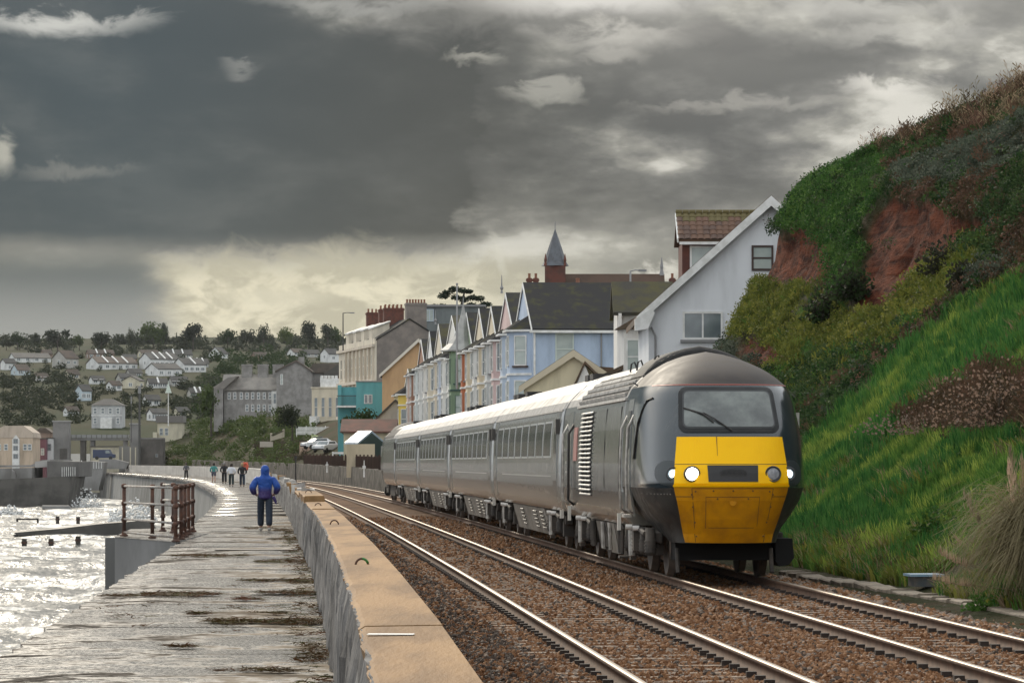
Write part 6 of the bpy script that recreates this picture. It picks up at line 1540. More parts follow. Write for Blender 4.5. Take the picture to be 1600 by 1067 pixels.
MB().prism([(-20 * 622 / F, -.5), (22 * 622 / F, -.5), (26 * 622 / F, .6), (5 * 622 / F, 1.2), (-20 * 622 / F, 1.2)], 'y', 0, 2).build('wall', mquay, t)
# surf bursting in the corner and wet ledges
def foam_heap(px0, px1, y0_, y1_, Y, n, s):
    V = []
    for _ in range(n):
        u, v = random.random(), random.random(); px = px0 + (px1 - px0) * u; py = y1_ - (y1_ - y0_) * v * (1 - .7 * abs(2 * u - 1)) * random.random()
        V.append(tuple(P(px, py, Y + random.uniform(-3, 3))))
    return V
mfo = M('surf_foam', (.72, .73, .72), .7, (.60, .61, .60), 1.5, 5)
pts = foam_heap(108, 162, 752, 802, 470, 900, 1) + foam_heap(-5, 38, 783, 806, 400, 500, 1) + foam_heap(170, 245, 770, 815, 300, 600, 1)
sm_ = [MB().add((np.array(ico_v) * RNG.uniform(.6, 1.2, (12, 1)) * (1, 1, .6)), ico_f).mesh(f'foam_{i}', mfo, True) for i in range(3)]
scatter('surf_foam', 'white surf bursting against the sea wall corner', pts, RNG.uniform(0, 6, (len(pts), 3)), np.repeat(RNG.uniform(.03, .17, (len(pts), 1)), 3, 1), RNG.integers(0, 3, len(pts)), protos('foam_blob', sm_))
def ledge(lab, pts, Y0, dY, mat, nm='rock_ledge'):
    b_ = MB(); n = len(pts)
    P0 = [P(x, y, Y0) for x, y in pts]
    b_.add([(p_.x, Y0, p_.z) for p_ in P0] + [(p_.x * (Y0 + dY) / Y0, Y0 + dY, p_.z) for p_ in P0], [tuple(range(n)), tuple(range(n, 2 * n))[::-1]] + [(i, n + i, n + (i + 1) % n, (i + 1) % n) for i in range(n)])
    tag(b_.build(nm, mat), lab, 'ledge')
ledge('long dark wet ledge tapering out into the shallow water', [(20, 832), (90, 826), (150, 819), (235, 812), (250, 836), (120, 836), (30, 836)], 285, 6, mwet)
ledge('flat stone slab showing above the surf near the breakwater', [(66, 790), (108, 790), (112, 796), (84, 798), (66, 794)], 440, 5, mquay)
mgro = M('groyne_timber', (.045, .038, .032), .7)
for px, y0_, y1_, lab in ((90, 809, 818, 'short dark groyne post standing in the pale surf'), (122, 810, 818, 'second groyne post right of the short dark one'), (38, 846, 852, 'low dark post stump nearest the left frame edge'), (80, 846, 853, 'middle post stump of the three in the near water'), (122, 842, 853, 'tallest post stump of the three in the near water')):
    Y = F * (CAMZ - SEA) / (y1_ - HY); b = P(px, y1_ + 2, Y); h = (y1_ - y0_) * Y / F + .3
    t = thing('groyne_post', lab, 'post', b); MB().box(-.16, .16, -.16, .16, -1, h).build('post', mgro, t); MB().box(-.19, .19, -.19, .19, h - .35, h - .2).build('iron_band', mrust, t)
Y = F * (CAMZ - SEA) / (816 - HY); t = thing('timber_groyne', 'low dark timber groyne frame lying in the surf', 'groyne', P(43, 816, Y)); kk = Y / F
MB().box(-17 * kk, 17 * kk, -.15, .15, 4 * kk, 6.5 * kk).build('beam', mgro, t)
for x_ in (-16, 16): MB().box((x_ - 1.2) * kk, (x_ + 1.2) * kk, -.2, .2, -1, 5.8 * kk).build('post', mgro, t)
ledge('dark half sunken rock at the left edge of the surf', [(-10, 797), (12, 799), (10, 806), (-10, 805)], 410, 3, mwet)

# ---- grey stone terrace on the rise
mstone = M('grey_stone', (.29, .28, .265), .9, (.20, .19, .18), .8, 6, .5, 5); mrs = M('pale_slate', (.28, .26, .23), .8, (.19, .175, .16), .4, 5)
t = thing('stone_terrace', 'long grey stone terrace with tall square chimneys on the rise', 'building', P(390, 648, 650))
k_ = 650 / F; X_ = lambda px: (px - 390) * k_
Z_ = lambda py: (648 - py) * k_
MB().prism([(0, -3), (7, -3), (7, Z_(609)), (3.5, Z_(588)), (0, Z_(609))], 'x', X_(350), X_(432)).build('wall', mstone, t)
MB().prism([(-.3, Z_(610)), (3.5, Z_(587)), (7.3, Z_(610)), (7.3, Z_(608)), (3.5, Z_(584)), (-.3, Z_(608))], 'x', X_(347), X_(432)).build('roof', mrs, t)
MB().prism([(X_(335), -3), (X_(349), -3), (X_(349), Z_(606)), (X_(335), Z_(604))], 'y', -1.2, 4).build('end_wing', mstone, t)
MB().prism([(X_(333), Z_(606)), (X_(350), Z_(608)), (X_(372), Z_(588)), (X_(357), Z_(590))], 'y', -1.3, 4.2).build('wing_roof', mrs, t)
for px in (384, 409, 432.5):
    c = MB().box(X_(px - 8), X_(px + 8), 2.6, 4.4, Z_(592), Z_(571)).box(X_(px - 8.7), X_(px + 8.7), 2.5, 4.5, Z_(571), Z_(568.5)).build('chimney', mstone, t)
for px in (358, 367, 377, 386, 395, 404, 413, 422):
    window(t, X_(px), -.003, Z_(624), .55, 1.3, 0, mtrim, mpane, (0, 1), None, .1)
    if px > 380: window(t, X_(px), -.003, Z_(643), .55, 1.3, 0, mtrim, mpane, (0, 1), None, .1)
rl = MB(); s0 = (Z_(587) - Z_(610)) / 3.8
rl.add([(X_(404), .6, Z_(609) + .6 * s0 + .25), (X_(431), .6, Z_(609) + .6 * s0 + .25), (X_(431), 2.7, Z_(609) + 2.7 * s0 + .25), (X_(404), 2.7, Z_(609) + 2.7 * s0 + .25), (X_(404), .6, Z_(609) + .6 * s0 + .1), (X_(431), .6, Z_(609) + .6 * s0 + .1), (X_(431), 2.7, Z_(609) + 2.7 * s0 + .1), (X_(404), 2.7, Z_(609) + 2.7 * s0 + .1)], [(0, 1, 2, 3), (7, 6, 5, 4), (0, 4, 5, 1), (1, 5, 6, 2), (2, 6, 7, 3), (3, 7, 4, 0)])
rl.build('rooflight', M('rooflight_white', (.7, .7, .68), .3), t)
by = MB().prism([(X_(424), 0), (X_(444), 0), (X_(441), -1.1), (X_(427), -1.1)], 'z', -2, Z_(611)).build('bay', mtrim, t)
for px in (430, 438): window(t, X_(px), -1.11, Z_(631), .62, 1.9, 0, mtrim, mpane, (0, 1), None, .1)
t2 = thing('stone_house', 'taller grey stone house joined to the right of the long stone terrace', 'house', P(458, 655, 648)); k_ = 648 / F
X_ = lambda px: (px - 458) * k_; Z_ = lambda py: (655 - py) * k_
MB().prism([(X_(432), -3), (X_(486), -3), (X_(486), Z_(580)), (X_(463), Z_(565)), (X_(432), Z_(580))], 'y', 0, 9).build('wall', mstone, t2)
MB().prism([(X_(430), Z_(581.5)), (X_(463), Z_(565)), (X_(488), Z_(581.5)), (X_(488), Z_(579)), (X_(463), Z_(562)), (X_(430), Z_(579))], 'y', -.3, 9.3).build('roof', M('stone_roof', (.13, .105, .085), .85, (.09, .078, .066), .5, 5), t2)
MB().box(X_(465), X_(474), 2, 3.2, Z_(575), Z_(557)).build('chimney', mstone, t2); window(t2, X_(440), -.003, Z_(601), .45, 1.9, 0, mtrim, mpane2, (0, 1), None, .1)
t3 = thing('brown_gabled_house', 'house with valley roof and dark red wall between stone house and cream hotel', 'house', P(508, 650, 655)); k_ = 655 / F
X_ = lambda px: (px - 508) * k_; Z_ = lambda py: (650 - py) * k_
MB().box(X_(486.5), X_(532), 0, 8, -3, Z_(584)).build('wall', mstone, t3); MB().box(X_(506), X_(532), -.4, -.003, -3, Z_(588)).build('side_wall', M('brick_dull', (.13, .06, .045), .9), t3)
MB().prism([(X_(478), Z_(583)), (X_(490), Z_(568)), (X_(532), Z_(568)), (X_(532), Z_(583))], 'y', -.3, 8).build('roof', MATS['stone_roof'], t3)
MB().prism([(X_(503), Z_(586)), (X_(528), Z_(570)), (X_(540), Z_(578)), (X_(540), Z_(586))], 'y', -.9, -.305).build('front_roof', rs_, t3)
window(t3, X_(503), -.003, Z_(598), .7, 1.1, 0, mtrim, mpane, (1, 0), None, .1)
# ================================================================== lineside things, railings, people, seaweed
# stone retaining wall on the land side of the line
mrw = M('lineside_stone', (.15, .138, .12), .9, (.060, .056, .048), 1.1, 8, 1.6, 4, stretch=(1, 1, .8), spec=.1)
def follow_wall(name, lab, off, y0, y1, zt0, zt1, mat, th=.6, step=3., rough=.12, zb=-.5):
    b_ = MB(); n = int((y1 - y0) / step)
    for i in range(n + 1):
        y = y0 + (y1 - y0) * i / n; x = float(cf(y)) + off; u = i / n; zt = zt0 + (zt1 - zt0) * u + rough * float(vnoise(y, 3., .3, 301))
        b_.v += [(x, y, zb), (x + .1 * float(vnoise(y, 1., .5, 302)), y, (zt + zb) / 2), (x + .05, y, zt), (x + th, y, zt), (x + th, y, zb)]
    for i in range(n):
        for j in range(4): o = 5 * i; b_.f.append((o + j, o + j + 1, o + 6 + j, o + 5 + j))
    b_.f += [(0, 1, 2, 3, 4)[::-1], tuple(5 * n + k for k in range(5))]
    return tag(b_.build(name, mat), lab, 'wall')
follow_wall('retaining_wall', 'rough grey stone retaining wall along the far side of the tracks', 2.1, 240, 600, 1.25, 2.3, mrw)
# dark vertical drain post on that wall
t = thing('signal_post', 'dark thin post standing against the stone retaining wall', 'post', P(462, 752, 330)); MB().box(-.07, .07, -.07, .07, -1, 2.3).build('post', mblk, t); MB().box(-.12, .12, -.1, .1, 2.1, 2.35).build('cap', mblk, t)
# timber fence on top
mfen = M('fence_timber', (.085, .052, .038), .9, (.055, .036, .028), 1.2, 6, .5, 10, stretch=(1, 1, .2))
fn_ = thing('timber_fence', 'dark brown timber fence above the stone retaining wall', 'fence', (float(cf(330)) + 2.5, 330, 1.3))
y = 262.
while y < 395:
    x0, x1 = float(cf(y)) + 2.5, float(cf(y + 6)) + 2.5; z = 1.3 + (y - 262) * .0030
    pl = MB()
    for k in range(12):
        u = k / 12; xx = x0 + (x1 - x0) * u; yy = y + 6 * u; h = 1.0 + random.uniform(-.05, .05)
        pl.box(xx - .03 - fn_.location.x, xx + .03 - fn_.location.x, yy + .02 - 330, yy + .47 - 330, z - 1.3, z - 1.3 + h)
    tag(pl.build('fence_boards', mfen, fn_), kind='stuff')
    MB().box(x0 - .09 - fn_.location.x, x0 + .05 - fn_.location.x, y - .07 - 330, y + .07 - 330, z - 1.5, z - 1.3 + 1.15).build('post', mfen, fn_)
    y += 6
# white gate barrier and litter board
g_ = thing('gate', 'white painted tubular gate by the parked white cars', 'gate', P(534, 716, 372)); k_ = 372 / F
MB().box(-14 * k_, 14 * k_, -.05, .05, 7 * k_, 10 * k_).build('top_bar', mtrim, g_)
for x_ in (-14, 13): MB().box((x_ - 1) * k_, (x_ + 1) * k_, -.07, .07, -.4, 10.5 * k_).build('post', mtrim, g_)
MB().box(-2 * k_, 2 * k_, -.08, -.055, 6 * k_, 9 * k_).build('sign', mtrim, g_)
for px, py, lab, hh in ((511, 727, 'small white notice on the bracken bank', 6), (569, 732, 'white marker post in front of the timber fence', 13)):
    Y = 255 if px > 540 else 300
    t = thing('marker_post', lab, 'post', P(px, py, Y)); MB().tube([(0, 0, -.6), (0, 0, hh * Y / F)], [.07, .03], 6).build('post', mtrim, t); MB().box(-.12, .12, -.06, -.04, 0, hh * Y / F * .35).build('plate', mtrim, t)
# cars
def car(lab, loc, rz, col, grp=None):
    t = thing('parked_car', lab, 'car', loc, rz, grp)
    b_ = MB(); pr = [(-2.05, .35), (2.05, .35), (2.08, .75), (1.95, .88), (1.05, .98), (.5, 1.42), (-1.15, 1.45), (-1.85, .98), (-2.08, .9)]
    n = len(pr); b_.v += [(s_ * (.86 if z < 1.0 else .70), y, z) for s_ in (-1, 1) for y, z in pr]
    b_.f += [tuple(range(n)), tuple(range(n, 2 * n))[::-1]] + [(i, n + i, n + (i + 1) % n, (i + 1) % n) for i in range(n)]
    b_.build('body', col, t)
    MB().add([(-.64, .56, 1.38), (.64, .56, 1.38), (.74, 1.03, 1.01), (-.74, 1.03, 1.01), (-.64, .50, 1.36), (.64, .50, 1.36), (.74, .97, .99), (-.74, .97, .99)], [(0, 1, 2, 3)[::-1], (4, 5, 6, 7), (0, 4, 5, 1)[::-1], (1, 5, 6, 2)[::-1], (2, 6, 7, 3)[::-1], (3, 7, 4, 0)[::-1]]).build('windscreen', mpane, t)
    for s_ in (-1, 1):
        MB().prism([(-1.1, 1.02), (.85, 1.02), (.45, 1.36), (-.95, 1.38)], 'x', s_ * .79 - .02, s_ * .79 + .02).build('side_window', mpane, t)
        for y_ in (-1.25, 1.3):
            w_ = MB().cyl((s_ * .74, y_, .31), (s_ * .88, y_, .31), .31, 14).build('wheel', mblk, t)
        MB().box(s_ * .62 - .16, s_ * .62 + .16, 2.0, 2.10, .68, .80).build('headlight', mpane2, t)
    MB().box(-.8, .8, 2.05, 2.12, .36, .52).build('bumper', mblk, t)
mcar = M('car_white', (.75, .76, .77), .25)
def hl(px, py, y0=300): return hland(px, py, y0)
car('white parked car facing the railway beside the white gate', hland(509, 707, 380), R(155), mcar, 'cars parked behind the fence'); car('white parked car half hidden behind the front one', hland(496, 702, 380), R(120), mcar, 'cars parked behind the fence')
t, w, h = blk('beach_hut', 'small peach hut with dark window behind the parked cars', 'hut', 468, 487, 690, 698, 476, 2, wallm('hut_peach', (.58, .42, .32))); window(t, .3, -.003, .15, .5, .35, 0, mdark, mpane, (0, 0), None, .06)
MB().box(-w / 2 - .1, w / 2 + .1, -.2, 2.1, h, h + .1).build('roof', mdark, t)
t, w, h = blk('garden_shed', 'dark green flat garden shed behind the white parked cars', 'shed', 489, 513, 683, 700, 490, 2.2, M('green_shed', (.035, .06, .05), .7)); window(t, 0, -.003, .7, .9, .5, 0, mtrim, mpane2, (0, 0), None, .08); MB().box(-w / 2 - .1, w / 2 + .1, -.15, 2.3, h, h + .1).build('roof', mlead, t)
# lawn and picket fence
lw = MB().add([tuple(P(488, 692, 470)), tuple(P(536, 700, 470)), tuple(P(536, 674, 520)), tuple(P(486, 674, 520)), tuple(P(488, 696, 470)), tuple(P(536, 704, 470)), tuple(P(536, 678, 520)), tuple(P(486, 678, 520))], [(0, 1, 2, 3), (7, 6, 5, 4), (0, 4, 5, 1), (1, 5, 6, 2), (2, 6, 7, 3), (3, 7, 4, 0)])
tag(lw.build('lawn', M('lawn_green', (.12, .17, .035), .9, (.09, .14, .03), .6, 5)), kind='structure')
pf = thing('picket_fence', 'white picket fence below the castellated villa', 'fence', P(494, 679, 505)); k_ = 505 / F
pk = MB()
for k in range(56):
    x_ = -31 * k_ + 62 * k_ * k / 55; pk.box(x_ - .035, x_ + .035, -.03, .0, 0, 12 * k_ + .06 * (k % 2))
tag(pk.build('pickets', mtrim, pf), kind='stuff'); MB().box(-31 * k_, 31 * k_, .01, .05, 3 * k_, 4.2 * k_).build('rail', mtrim, pf); MB().box(-31 * k_, 31 * k_, .01, .05, 9 * k_, 10 * k_).build('rail', mtrim, pf)
for k in range(5): MB().box(-31 * k_ + 15 * k_ * k, -30.0 * k_ + 15 * k_ * k, .06, .16, -.3, 14 * k_).build('post', mtrim, pf)
t = thing('steps_wall', 'pale stepped garden wall with dark handrail on the bank', 'wall', P(433, 686, 520)); k_ = 520 / F
MB().prism([(-11 * k_, -.3), (11 * k_, .3), (11 * k_, 16 * k_), (8 * k_, 16 * k_), (8 * k_, 11 * k_), (-8 * k_, 4 * k_), (-8 * k_, 10 * k_), (-11 * k_, 10 * k_)], 'y', 0, .8).build('wall', wallm('step_pale', (.42, .38, .30)), t)
MB().tube([(-9 * k_, -.1, 6 * k_), (10 * k_, -.1, 13 * k_)], .06, 5).build('handrail', mdark, t)
tag(MB().prism([(-.9, -.3), (.9, -.3), (.9, .45), (-.9, .5)], 'y', 0, .5).build('low_wall', wallm('low_pale', (.42, .38, .32)), None, False, P(416, 695, 500)), 'short pale block wall on the brown bank', 'wall')

# ---- landing block and its railing on the seaward side
LB = [at(190, PZ, 838), at(279, PZ, 849), at(300, PZ, 832), at(252, PZ, 826)]
cb = thing('landing_block', 'plain grey concrete landing block jutting seaward from the promenade', 'landing', (LB[0].x, LB[0].y, 0))
pl2 = [(-9.62, 86.8), (-7.6, 86.0 - 5.0), (-7.75, 93), (-8.6, 99), (-10.3, 97)]
MB().prism([(x - LB[0].x, y - LB[0].y) for x, y in pl2], 'z', SEA - 1, PZ - .01).build('block', M('block_concrete', (.17, .17, .168), .8, (.12, .12, .118), .5, 6, .3, 6), cb)
MB().prism([(x * 1.002 - LB[0].x, y - LB[0].y) for x, y in pl2], 'z', PZ - .009, PZ - .004).build('block_top', mpv, cb)
st = MB()
for k in range(9): st.box(-10.9 - LB[0].x, -9.5 - LB[0].x, 96 + .34 * k - LB[0].y, 96.36 + .34 * k - LB[0].y, SEA - 1, -.1 - .3 * k)
st.build('steps', M('step_concrete', (.13, .13, .125), .8), cb)
mrb = M('rail_rust', (.105, .045, .026), .75, (.055, .028, .02), 6, 5, .5, 40); mgal = M('rail_grey', (.30, .29, .275), .55, (.20, .16, .13), 5, 5)
rl_ = thing('railing', 'rusty brown tubular railing guarding the landing steps', 'railing', (LB[0].x, LB[0].y, PZ))
def rail_post(pt, h=1.22, r_=.045):
    b = Vector((pt[0] - LB[0].x, pt[1] - LB[0].y, 0))
    MB().tube([b, b + Vector((0, 0, h))], r_, 8).build('post', mrb, rl_, True)
    MB().lathe([(.10, 0), (.10, .03), (.06, .06), (.055, .12)], 9, tuple(b)).build('post_foot', mrb, rl_)
    for z in (.40, .80, h): MB().lathe([(.03, -.06), (.065, -.04), (.07, 0), (.065, .04), (.03, .06)], 8, (b.x, b.y, z)).build('rail_joint', mrb, rl_, True)
def bars(p0_, p1_, zs, mat, r_=.026):
    for z in zs: MB().tube([(p0_[0] - LB[0].x, p0_[1] - LB[0].y, z), (p1_[0] - LB[0].x, p1_[1] - LB[0].y, z)], r_, 7).build('rail', mat, rl_, True)
a0, a1, a2 = (-9.45, 87.3), (-8.52, 84.9), (-7.62, 81.2)
for q_ in (a0, a1, a2): rail_post(q_)
bars(a0, a2, (.10, .42, .82, 1.22), mgal)
b1, b2, b3, b4 = (-7.72, 83.6), (-7.88, 86.3), (-8.05, 89.2), (-8.25, 92.6)
for q_ in (b1, b2, b3, b4): rail_post(q_)
bars(a2, b4, (.12, .42, .82, 1.22), mrb, .032)
c1, c2 = (-8.62, 91.2), (-9.1, 93.4)
for q_ in (c1, c2): rail_post(q_)
bars(c1, b4, (.12, .82, 1.22), mrb); bars(c1, c2, (.12, .82, 1.22), mgal)

# ---- people
def skin(name, pts, edges, mat, parent, sub=2):
    """one continuous body: joints with radii grown by a Skin modifier"""
    me = bpy.data.meshes.new(name); me.from_pydata([p_[:3] for p_ in pts], edges, []); me.materials.append(mat)
    o = link(name, me, parent)
    if not me.skin_vertices: me.attributes  # skin layer made below
    bm_ = __import__('bmesh').new(); bm_.from_mesh(me); ly = bm_.verts.layers.skin.verify()
    for i, v in enumerate(bm_.verts):
        r_ = pts[i][3]; v[ly].radius = (r_, r_) if not isinstance(r_, tuple) else r_; v[ly].use_root = (i == 0)
    bm_.to_mesh(me); bm_.free()
    md = o.modifiers.new('skin', 'SKIN'); md.use_smooth_shade = True; md.branch_smoothing = .6
    s_ = o.modifiers.new('subsurf', 'SUBSURF'); s_.levels = sub; s_.render_levels = sub
    return o
mskin = M('skin_tone', (.42, .25, .18), .6)
def person(lab, loc, rz, top, legs, hair, hood=None, coat=False, step=.12, sc=1., shorts=False, shoe=None):
    t = thing('person', lab, 'person', loc, rz); t.scale = (sc,) * 3
    s1, s2 = step, -step
    J = [(0, 0, .95, .11), (0, 0, 1.12, .115), (0, .01, 1.32, .125), (0, .01, 1.45, .06), (0, .03, 1.52, .055), (0, .03, 1.60, .092), (0, .03, 1.69, .07),
         (-.09, 0, .90, .085), (-.10, s1 * .6 + .03, .50, .062), (-.10, s1, .09, .042), (-.105, s1 + .15, .035, .035),
         (.09, 0, .90, .085), (.10, s2 * .5 + .04, .50, .062), (.10, s2, .10, .042), (.105, s2 + .14, .04, .035),
         (-.18, .01, 1.40, .062), (-.29, -.05, 1.14, .048), (-.24, .11, .96, .034), (-.19, .20, .93, .03),
         (.18, .01, 1.40, .062), (.29, -.05, 1.14, .048), (.24, .11, .96, .034), (.19, .20, .93, .03)]
    Eg = [(0, 1), (1, 2), (2, 3), (3, 4), (4, 5), (5, 6), (0, 7), (7, 8), (8, 9), (9, 10), (0, 11), (11, 12), (12, 13), (13, 14), (2, 15), (15, 16), (16, 17), (17, 18), (2, 19), (19, 20), (20, 21), (21, 22)]
    skin('body', J, Eg, mskin, t)
    for s_, (ax, ay, az_) in ((-1, (-.19, .20, .93)), (1, (.19, .20, .93))):     # fingers curled round the pocket edge
        for f_ in range(4): MB().tube([(ax - s_ * .0, ay + .0, az_ + .02 - .017 * f_), (ax - s_ * .035, ay + .035, az_ + .02 - .018 * f_), (ax - s_ * .065, ay + .025, az_ + .018 - .018 * f_)], [.010, .009, .006], 5).build('finger', mskin, t, True)
        MB().tube([(ax, ay - .01, az_ + .035), (ax - s_ * .02, ay + .02, az_ + .065), (ax - s_ * .035, ay + .035, az_ + .07)], [.011, .010, .007], 5).build('thumb', mskin, t, True)
    k = 1.0
    if shorts:
        skin('shorts', [(0, 0, .98, .145), (-.1, 0, .90, .115), (-.115, s1 * .4 + .02, .58, .10), (.1, 0, .90, .115), (.115, s2 * .35 + .03, .58, .10)], [(0, 1), (1, 2), (0, 3), (3, 4)], legs, t)
    else:
        skin('trousers', [(0, 0, .98, .14), (-.1, 0, .88, .115), (-.11, s1 * .6 + .03, .50, .10), (-.11, s1, .12, .088), (.1, 0, .88, .115), (.11, s2 * .5 + .04, .50, .10), (.11, s2, .13, .088)], [(0, 1), (1, 2), (2, 3), (0, 4), (4, 5), (5, 6)], legs, t)
    for s_, st_ in ((-1, s1), (1, s2)): skin('shoe', [(s_ * .105, st_ - .05, .055, .05), (s_ * .11, st_ + .06, .05, .05), (s_ * .115, st_ + .17, .035, .036)], [(0, 1), (1, 2)], shoe or mblk, t)
    w = 1.18 if coat else 1.0
    hem = .80 if coat else .95
    Jk = [(0, 0, 1.15, .185 * w), (0, -.005, hem, (.19 * w if coat else .16)), (0, 0, 1.36, .175 * w), (0, .01, 1.47, .09 * w), (-.20, 0, 1.39, .088 * w), (-.34 if coat else -.30, -.06, 1.14, .088 * w if coat else .07), (-.27, .09, .96, .062 * w), (.20, 0, 1.39, .088 * w), (.34 if coat else .30, -.06, 1.14, .088 * w if coat else .07), (.27, .09, .98, .062 * w)]
    Ek = [(0, 1), (0, 2), (2, 3), (2, 4), (4, 5), (5, 6), (2, 7), (7, 8), (8, 9)]
    if hood:
        Jk += [(0, .0, 1.585, .135), (0, .01, 1.69, .11), (0, .02, 1.74, .05)]; Ek += [(3, 10), (10, 11), (11, 12)]
    skin('jacket', Jk, Ek, top, t)
    if not hood:
        MB().lathe([(.085, -.13), (.108, -.06), (.112, 0), (.10, .06), (.06, .105), (.01, .12)], 12, (0, .015, 1.64)).build('hair', hair, t, True)
        f_ = MB(); f_.add([(-.018, .115, 1.58), (.018, .115, 1.58), (0, .145, 1.585), (0, .118, 1.63)], [(0, 1, 2), (0, 2, 3), (1, 3, 2), (0, 3, 1)]); f_.build('nose', mskin, t)
    return t
mj = bpy.data.materials.new('blue_jacket'); mj.use_nodes = True; q = NG(mj.node_tree); b = q.n['Principled BSDF']
tcx = q.new('ShaderNodeTexCoord'); sx = q.new('ShaderNodeSeparateXYZ'); q.l.new(tcx.outputs['Object'], sx.inputs[0])
q.l.new(q.mix(q.ss(sx.outputs[2], 1.02, 1.20), (.040, .024, .13), (.006, .066, .33)), b.inputs['Base Color']); b.inputs['Roughness'].default_value = .55
bp = q.new('ShaderNodeBump'); bp.inputs['Strength'].default_value = .8; bp.inputs['Distance'].default_value = .09
q.l.new(q.noise(tcx.outputs['Object'], 7, 4, .6, 1.), bp.inputs['Height']); q.l.new(bp.outputs[0], b.inputs['Normal'])
mdn = M('navy_trousers', (.012, .020, .035), .8, (.02, .03, .05), 12, 4, .3, 20)
def on_prom(px, py): return at(px, PZ + .01, py)
bl = on_prom(414, 829.5)
pb = person('walker in hooded blue jacket and dark trousers seen from behind', bl, .08, mj, mdn, mdn, True, True, .19, .99, False, M('pale_shoe', (.35, .33, .30), .7))
skin('jacket_tail', [(.20, -.02, .92, .06), (.27, -.02, .80, .04), (.30, -.02, .70, .015)], [(0, 1), (1, 2)], mj, pb)
mh1, mh2, mh3 = M('hair_dark', (.03, .022, .016), .7), M('hair_fair', (.32, .22, .12), .7), M('hair_grey', (.22, .21, .2), .7)
FP = [('distant walker in teal top and dark shorts farthest left of the group', 334, 754.5, M('teal_top', (.06, .24, .22), .8), M('grey_shorts', (.08, .08, .11), .8), mh1, True, 1.0),
      ('distant walker dressed all in black between the teal and white tops', 350.5, 755.5, M('black_coat', (.018, .018, .020), .8), M('black_trousers', (.014, .014, .016), .8), mh3, False, 1.03),
      ('distant walker in white jacket and dark trousers', 361.5, 760, M('white_jacket', (.62, .64, .68), .8), M('dark_green_trousers', (.03, .045, .045), .8), mh1, False, .98),
      ('fair haired distant walker in black beside the red lifebuoy', 378.5, 760.5, MATS['black_coat'], MATS['navy_trousers'], mh2, False, 1.0)]
for lab, px, py, tp, lg, hr, sh, sc in FP: person(lab, on_prom(px, py), .1, tp, lg, hr, None, False, .12, sc, sh)
person('faint grey figure far off at the bend of the promenade', on_prom(291, 748), .4, M('grey_coat', (.10, .10, .11), .8), MATS['black_trousers'], mh1, None, False, .1, 1.0)
# lifebuoy on its post
lbq = on_prom(383.5, 757); t = thing('lifebuoy', 'red lifebuoy hung on a white post against the wall', 'lifebuoy', lbq)
MB().tube([(0, 0, -.1), (0, 0, 1.5)], .05, 6).build('post', mtrim, t)
MB().tube([(.19 * math.cos(a_ * math.pi / 8), -.1, 1.45 + .26 * math.sin(a_ * math.pi / 8)) for a_ in range(17)], .075, 8, False).build('ring', M('buoy_red', (.60, .10, .05), .5), t, True)
MB().box(-.22, .22, -.06, -.02, 1.15, 1.8).build('backboard', M('buoy_board', (.50, .14, .08), .6), t)

# ---- storm-cast seaweed on the promenade
mwd = leafmat('weed_brown', (.060, .032, .014), (.10, .058, .022)); mwd2 = leafmat('weed_olive', (.065, .062, .018), (.09, .085, .03)); mwd3 = leafmat('weed_red', (.09, .022, .012), (.11, .035, .018))
def strand(nm, mat):
    b_ = MB()
    for k in range(7):
        a_ = random.uniform(0, 6.28); x = y = 0.; x, y = random.uniform(-.05, .05), random.uniform(-.05, .05); z = random.uniform(.0, .02); pts = [(x, y, z)]
        for j in range(4):
            a_ += random.uniform(-.8, .8); x += .04 * math.cos(a_); y += .04 * math.sin(a_); z = max(.003, z + random.uniform(-.015, .02)); pts.append((x, y, z))
        ribbon(b_, pts, .008, .003, Vector((-math.sin(a_), math.cos(a_), random.uniform(-.4, .9))).normalized())
    return b_.mesh(nm, mat)
wp_ = protos('weed_strand', [strand('strand_a', mwd), strand('strand_b', mwd), strand('strand_c', mwd2), strand('strand_d', mwd3)])
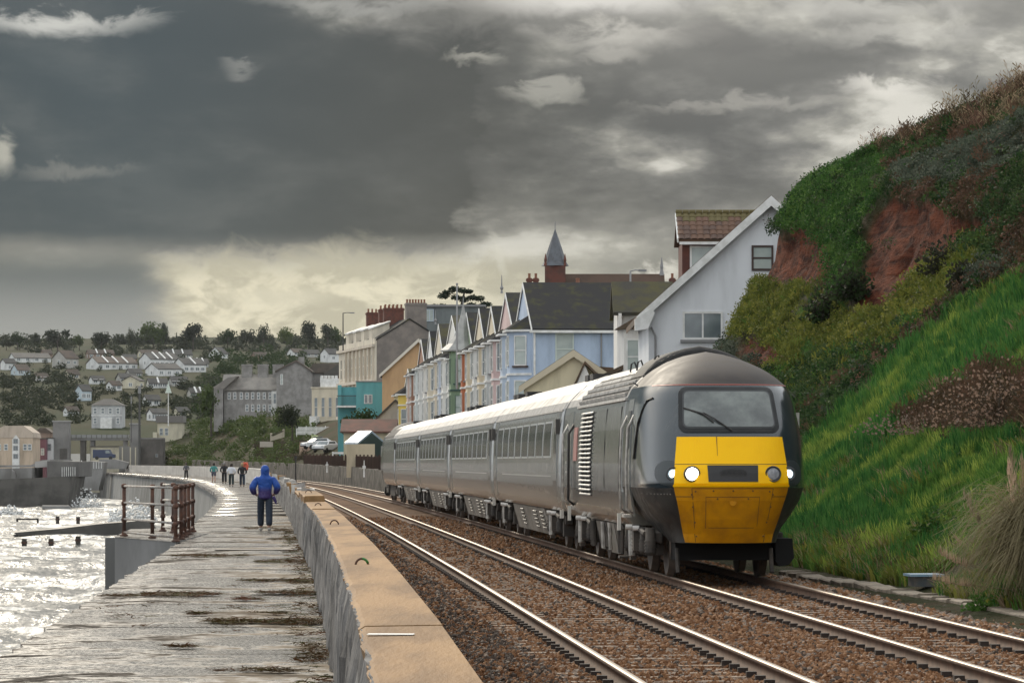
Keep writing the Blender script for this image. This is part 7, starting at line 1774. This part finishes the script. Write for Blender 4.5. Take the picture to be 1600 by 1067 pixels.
WR = [(225, 338, 923, 936, 330, .3), (160, 240, 929, 935, 60, .2), (325, 400, 966, 978, 170, .5), (400, 512, 966, 980, 330, .5), (380, 440, 905, 911, 130, .5), (445, 505, 903, 914, 160, .5), (408, 510, 922, 932, 190, .3), (270, 385, 864, 874, 220, .3), (400, 485, 872, 884, 170, .6),
      (370, 402, 934, 941, 60, 2), (415, 445, 957, 962, 40, 1), (430, 480, 822, 836, 170, .3), (380, 430, 822, 830, 70, .3), (420, 455, 840, 846, 60, .6), (455, 478, 840, 848, 50, .3), (470, 512, 985, 1062, 90, .3), (415, 460, 1045, 1056, 45, .3), (330, 420, 1040, 1056, 24, .3), (300, 325, 958, 962, 40, .3), (270, 300, 1010, 1014, 30, .3), (150, 500, 850, 1060, 110, .3)]
pts, idx, scl = [], [], []
for (xa, xb, ya, yb, n, kind) in WR:
    for _ in range(int(n * .62)):
        u = random.random(); px = xa + (xb - xa) * u; py = (ya + yb) / 2 + (yb - ya) * .5 * random.gauss(0, .25) * (1.2 - abs(2 * u - 1)); c = at(px, PZ, py)
        if not (float(promL(c.y)) + .1 < c.x < float(wallL(c.y)) - .02): continue
        pts.append((c.x, c.y, PZ + .004 + random.random() * .02)); idx.append(3 if kind == 2 and random.random() < .8 else 2 if random.random() < kind * .6 else random.choice((0, 1))); scl.append((random.uniform(.5, 1.3),) * 2 + (random.uniform(.3, .8),))
scatter('seaweed', 'brown seaweed thrown up in drifts across the wet promenade', pts, [(0, 0, random.random() * 6.28) for _ in pts], scl, idx, wp_)
# weed growing at the wall foot
pts = [(float(wallL(y_)) - random.random() ** 2 * .35, y_, PZ + .01) for y_ in RNG.uniform(28, 92, 260)]
scatter('wall_foot_weed', 'dark seaweed caught along the foot of the parapet wall', pts, [(0, 0, random.random() * 6.28) for _ in pts], [(random.uniform(.4, 1.1),) * 3 for _ in pts], RNG.choice([0, 1, 2], len(pts)), wp_)
# iron drain cover
dc = on_prom(402, 858); tag(MB().box(-.85, .75, -.45, .45, 0, .008).build('drain_cover', M('drain_iron', (.05, .045, .04), .6, (.08, .06, .045), 4), None, False, dc), 'dark flat drain cover set into the wet promenade', 'drain cover')
# ------------------------------------------------------------------ damp air that pales the far hillside
mhz = bpy.data.materials.new('haze_air'); mhz.use_nodes = True; q = NG(mhz.node_tree); q.n.clear()
pv = q.new('ShaderNodeVolumePrincipled'); pv.inputs['Color'].default_value = (.80, .84, .86, 1); pv.inputs['Density'].default_value = .00003; pv.inputs['Anisotropy'].default_value = .2
ou = q.new('ShaderNodeOutputMaterial'); q.l.new(pv.outputs[0], ou.inputs['Volume'])
tag(MB().box(-2750, 2750, -320, 2750, SEA - 4, 76).build('haze', mhz), kind='stuff')
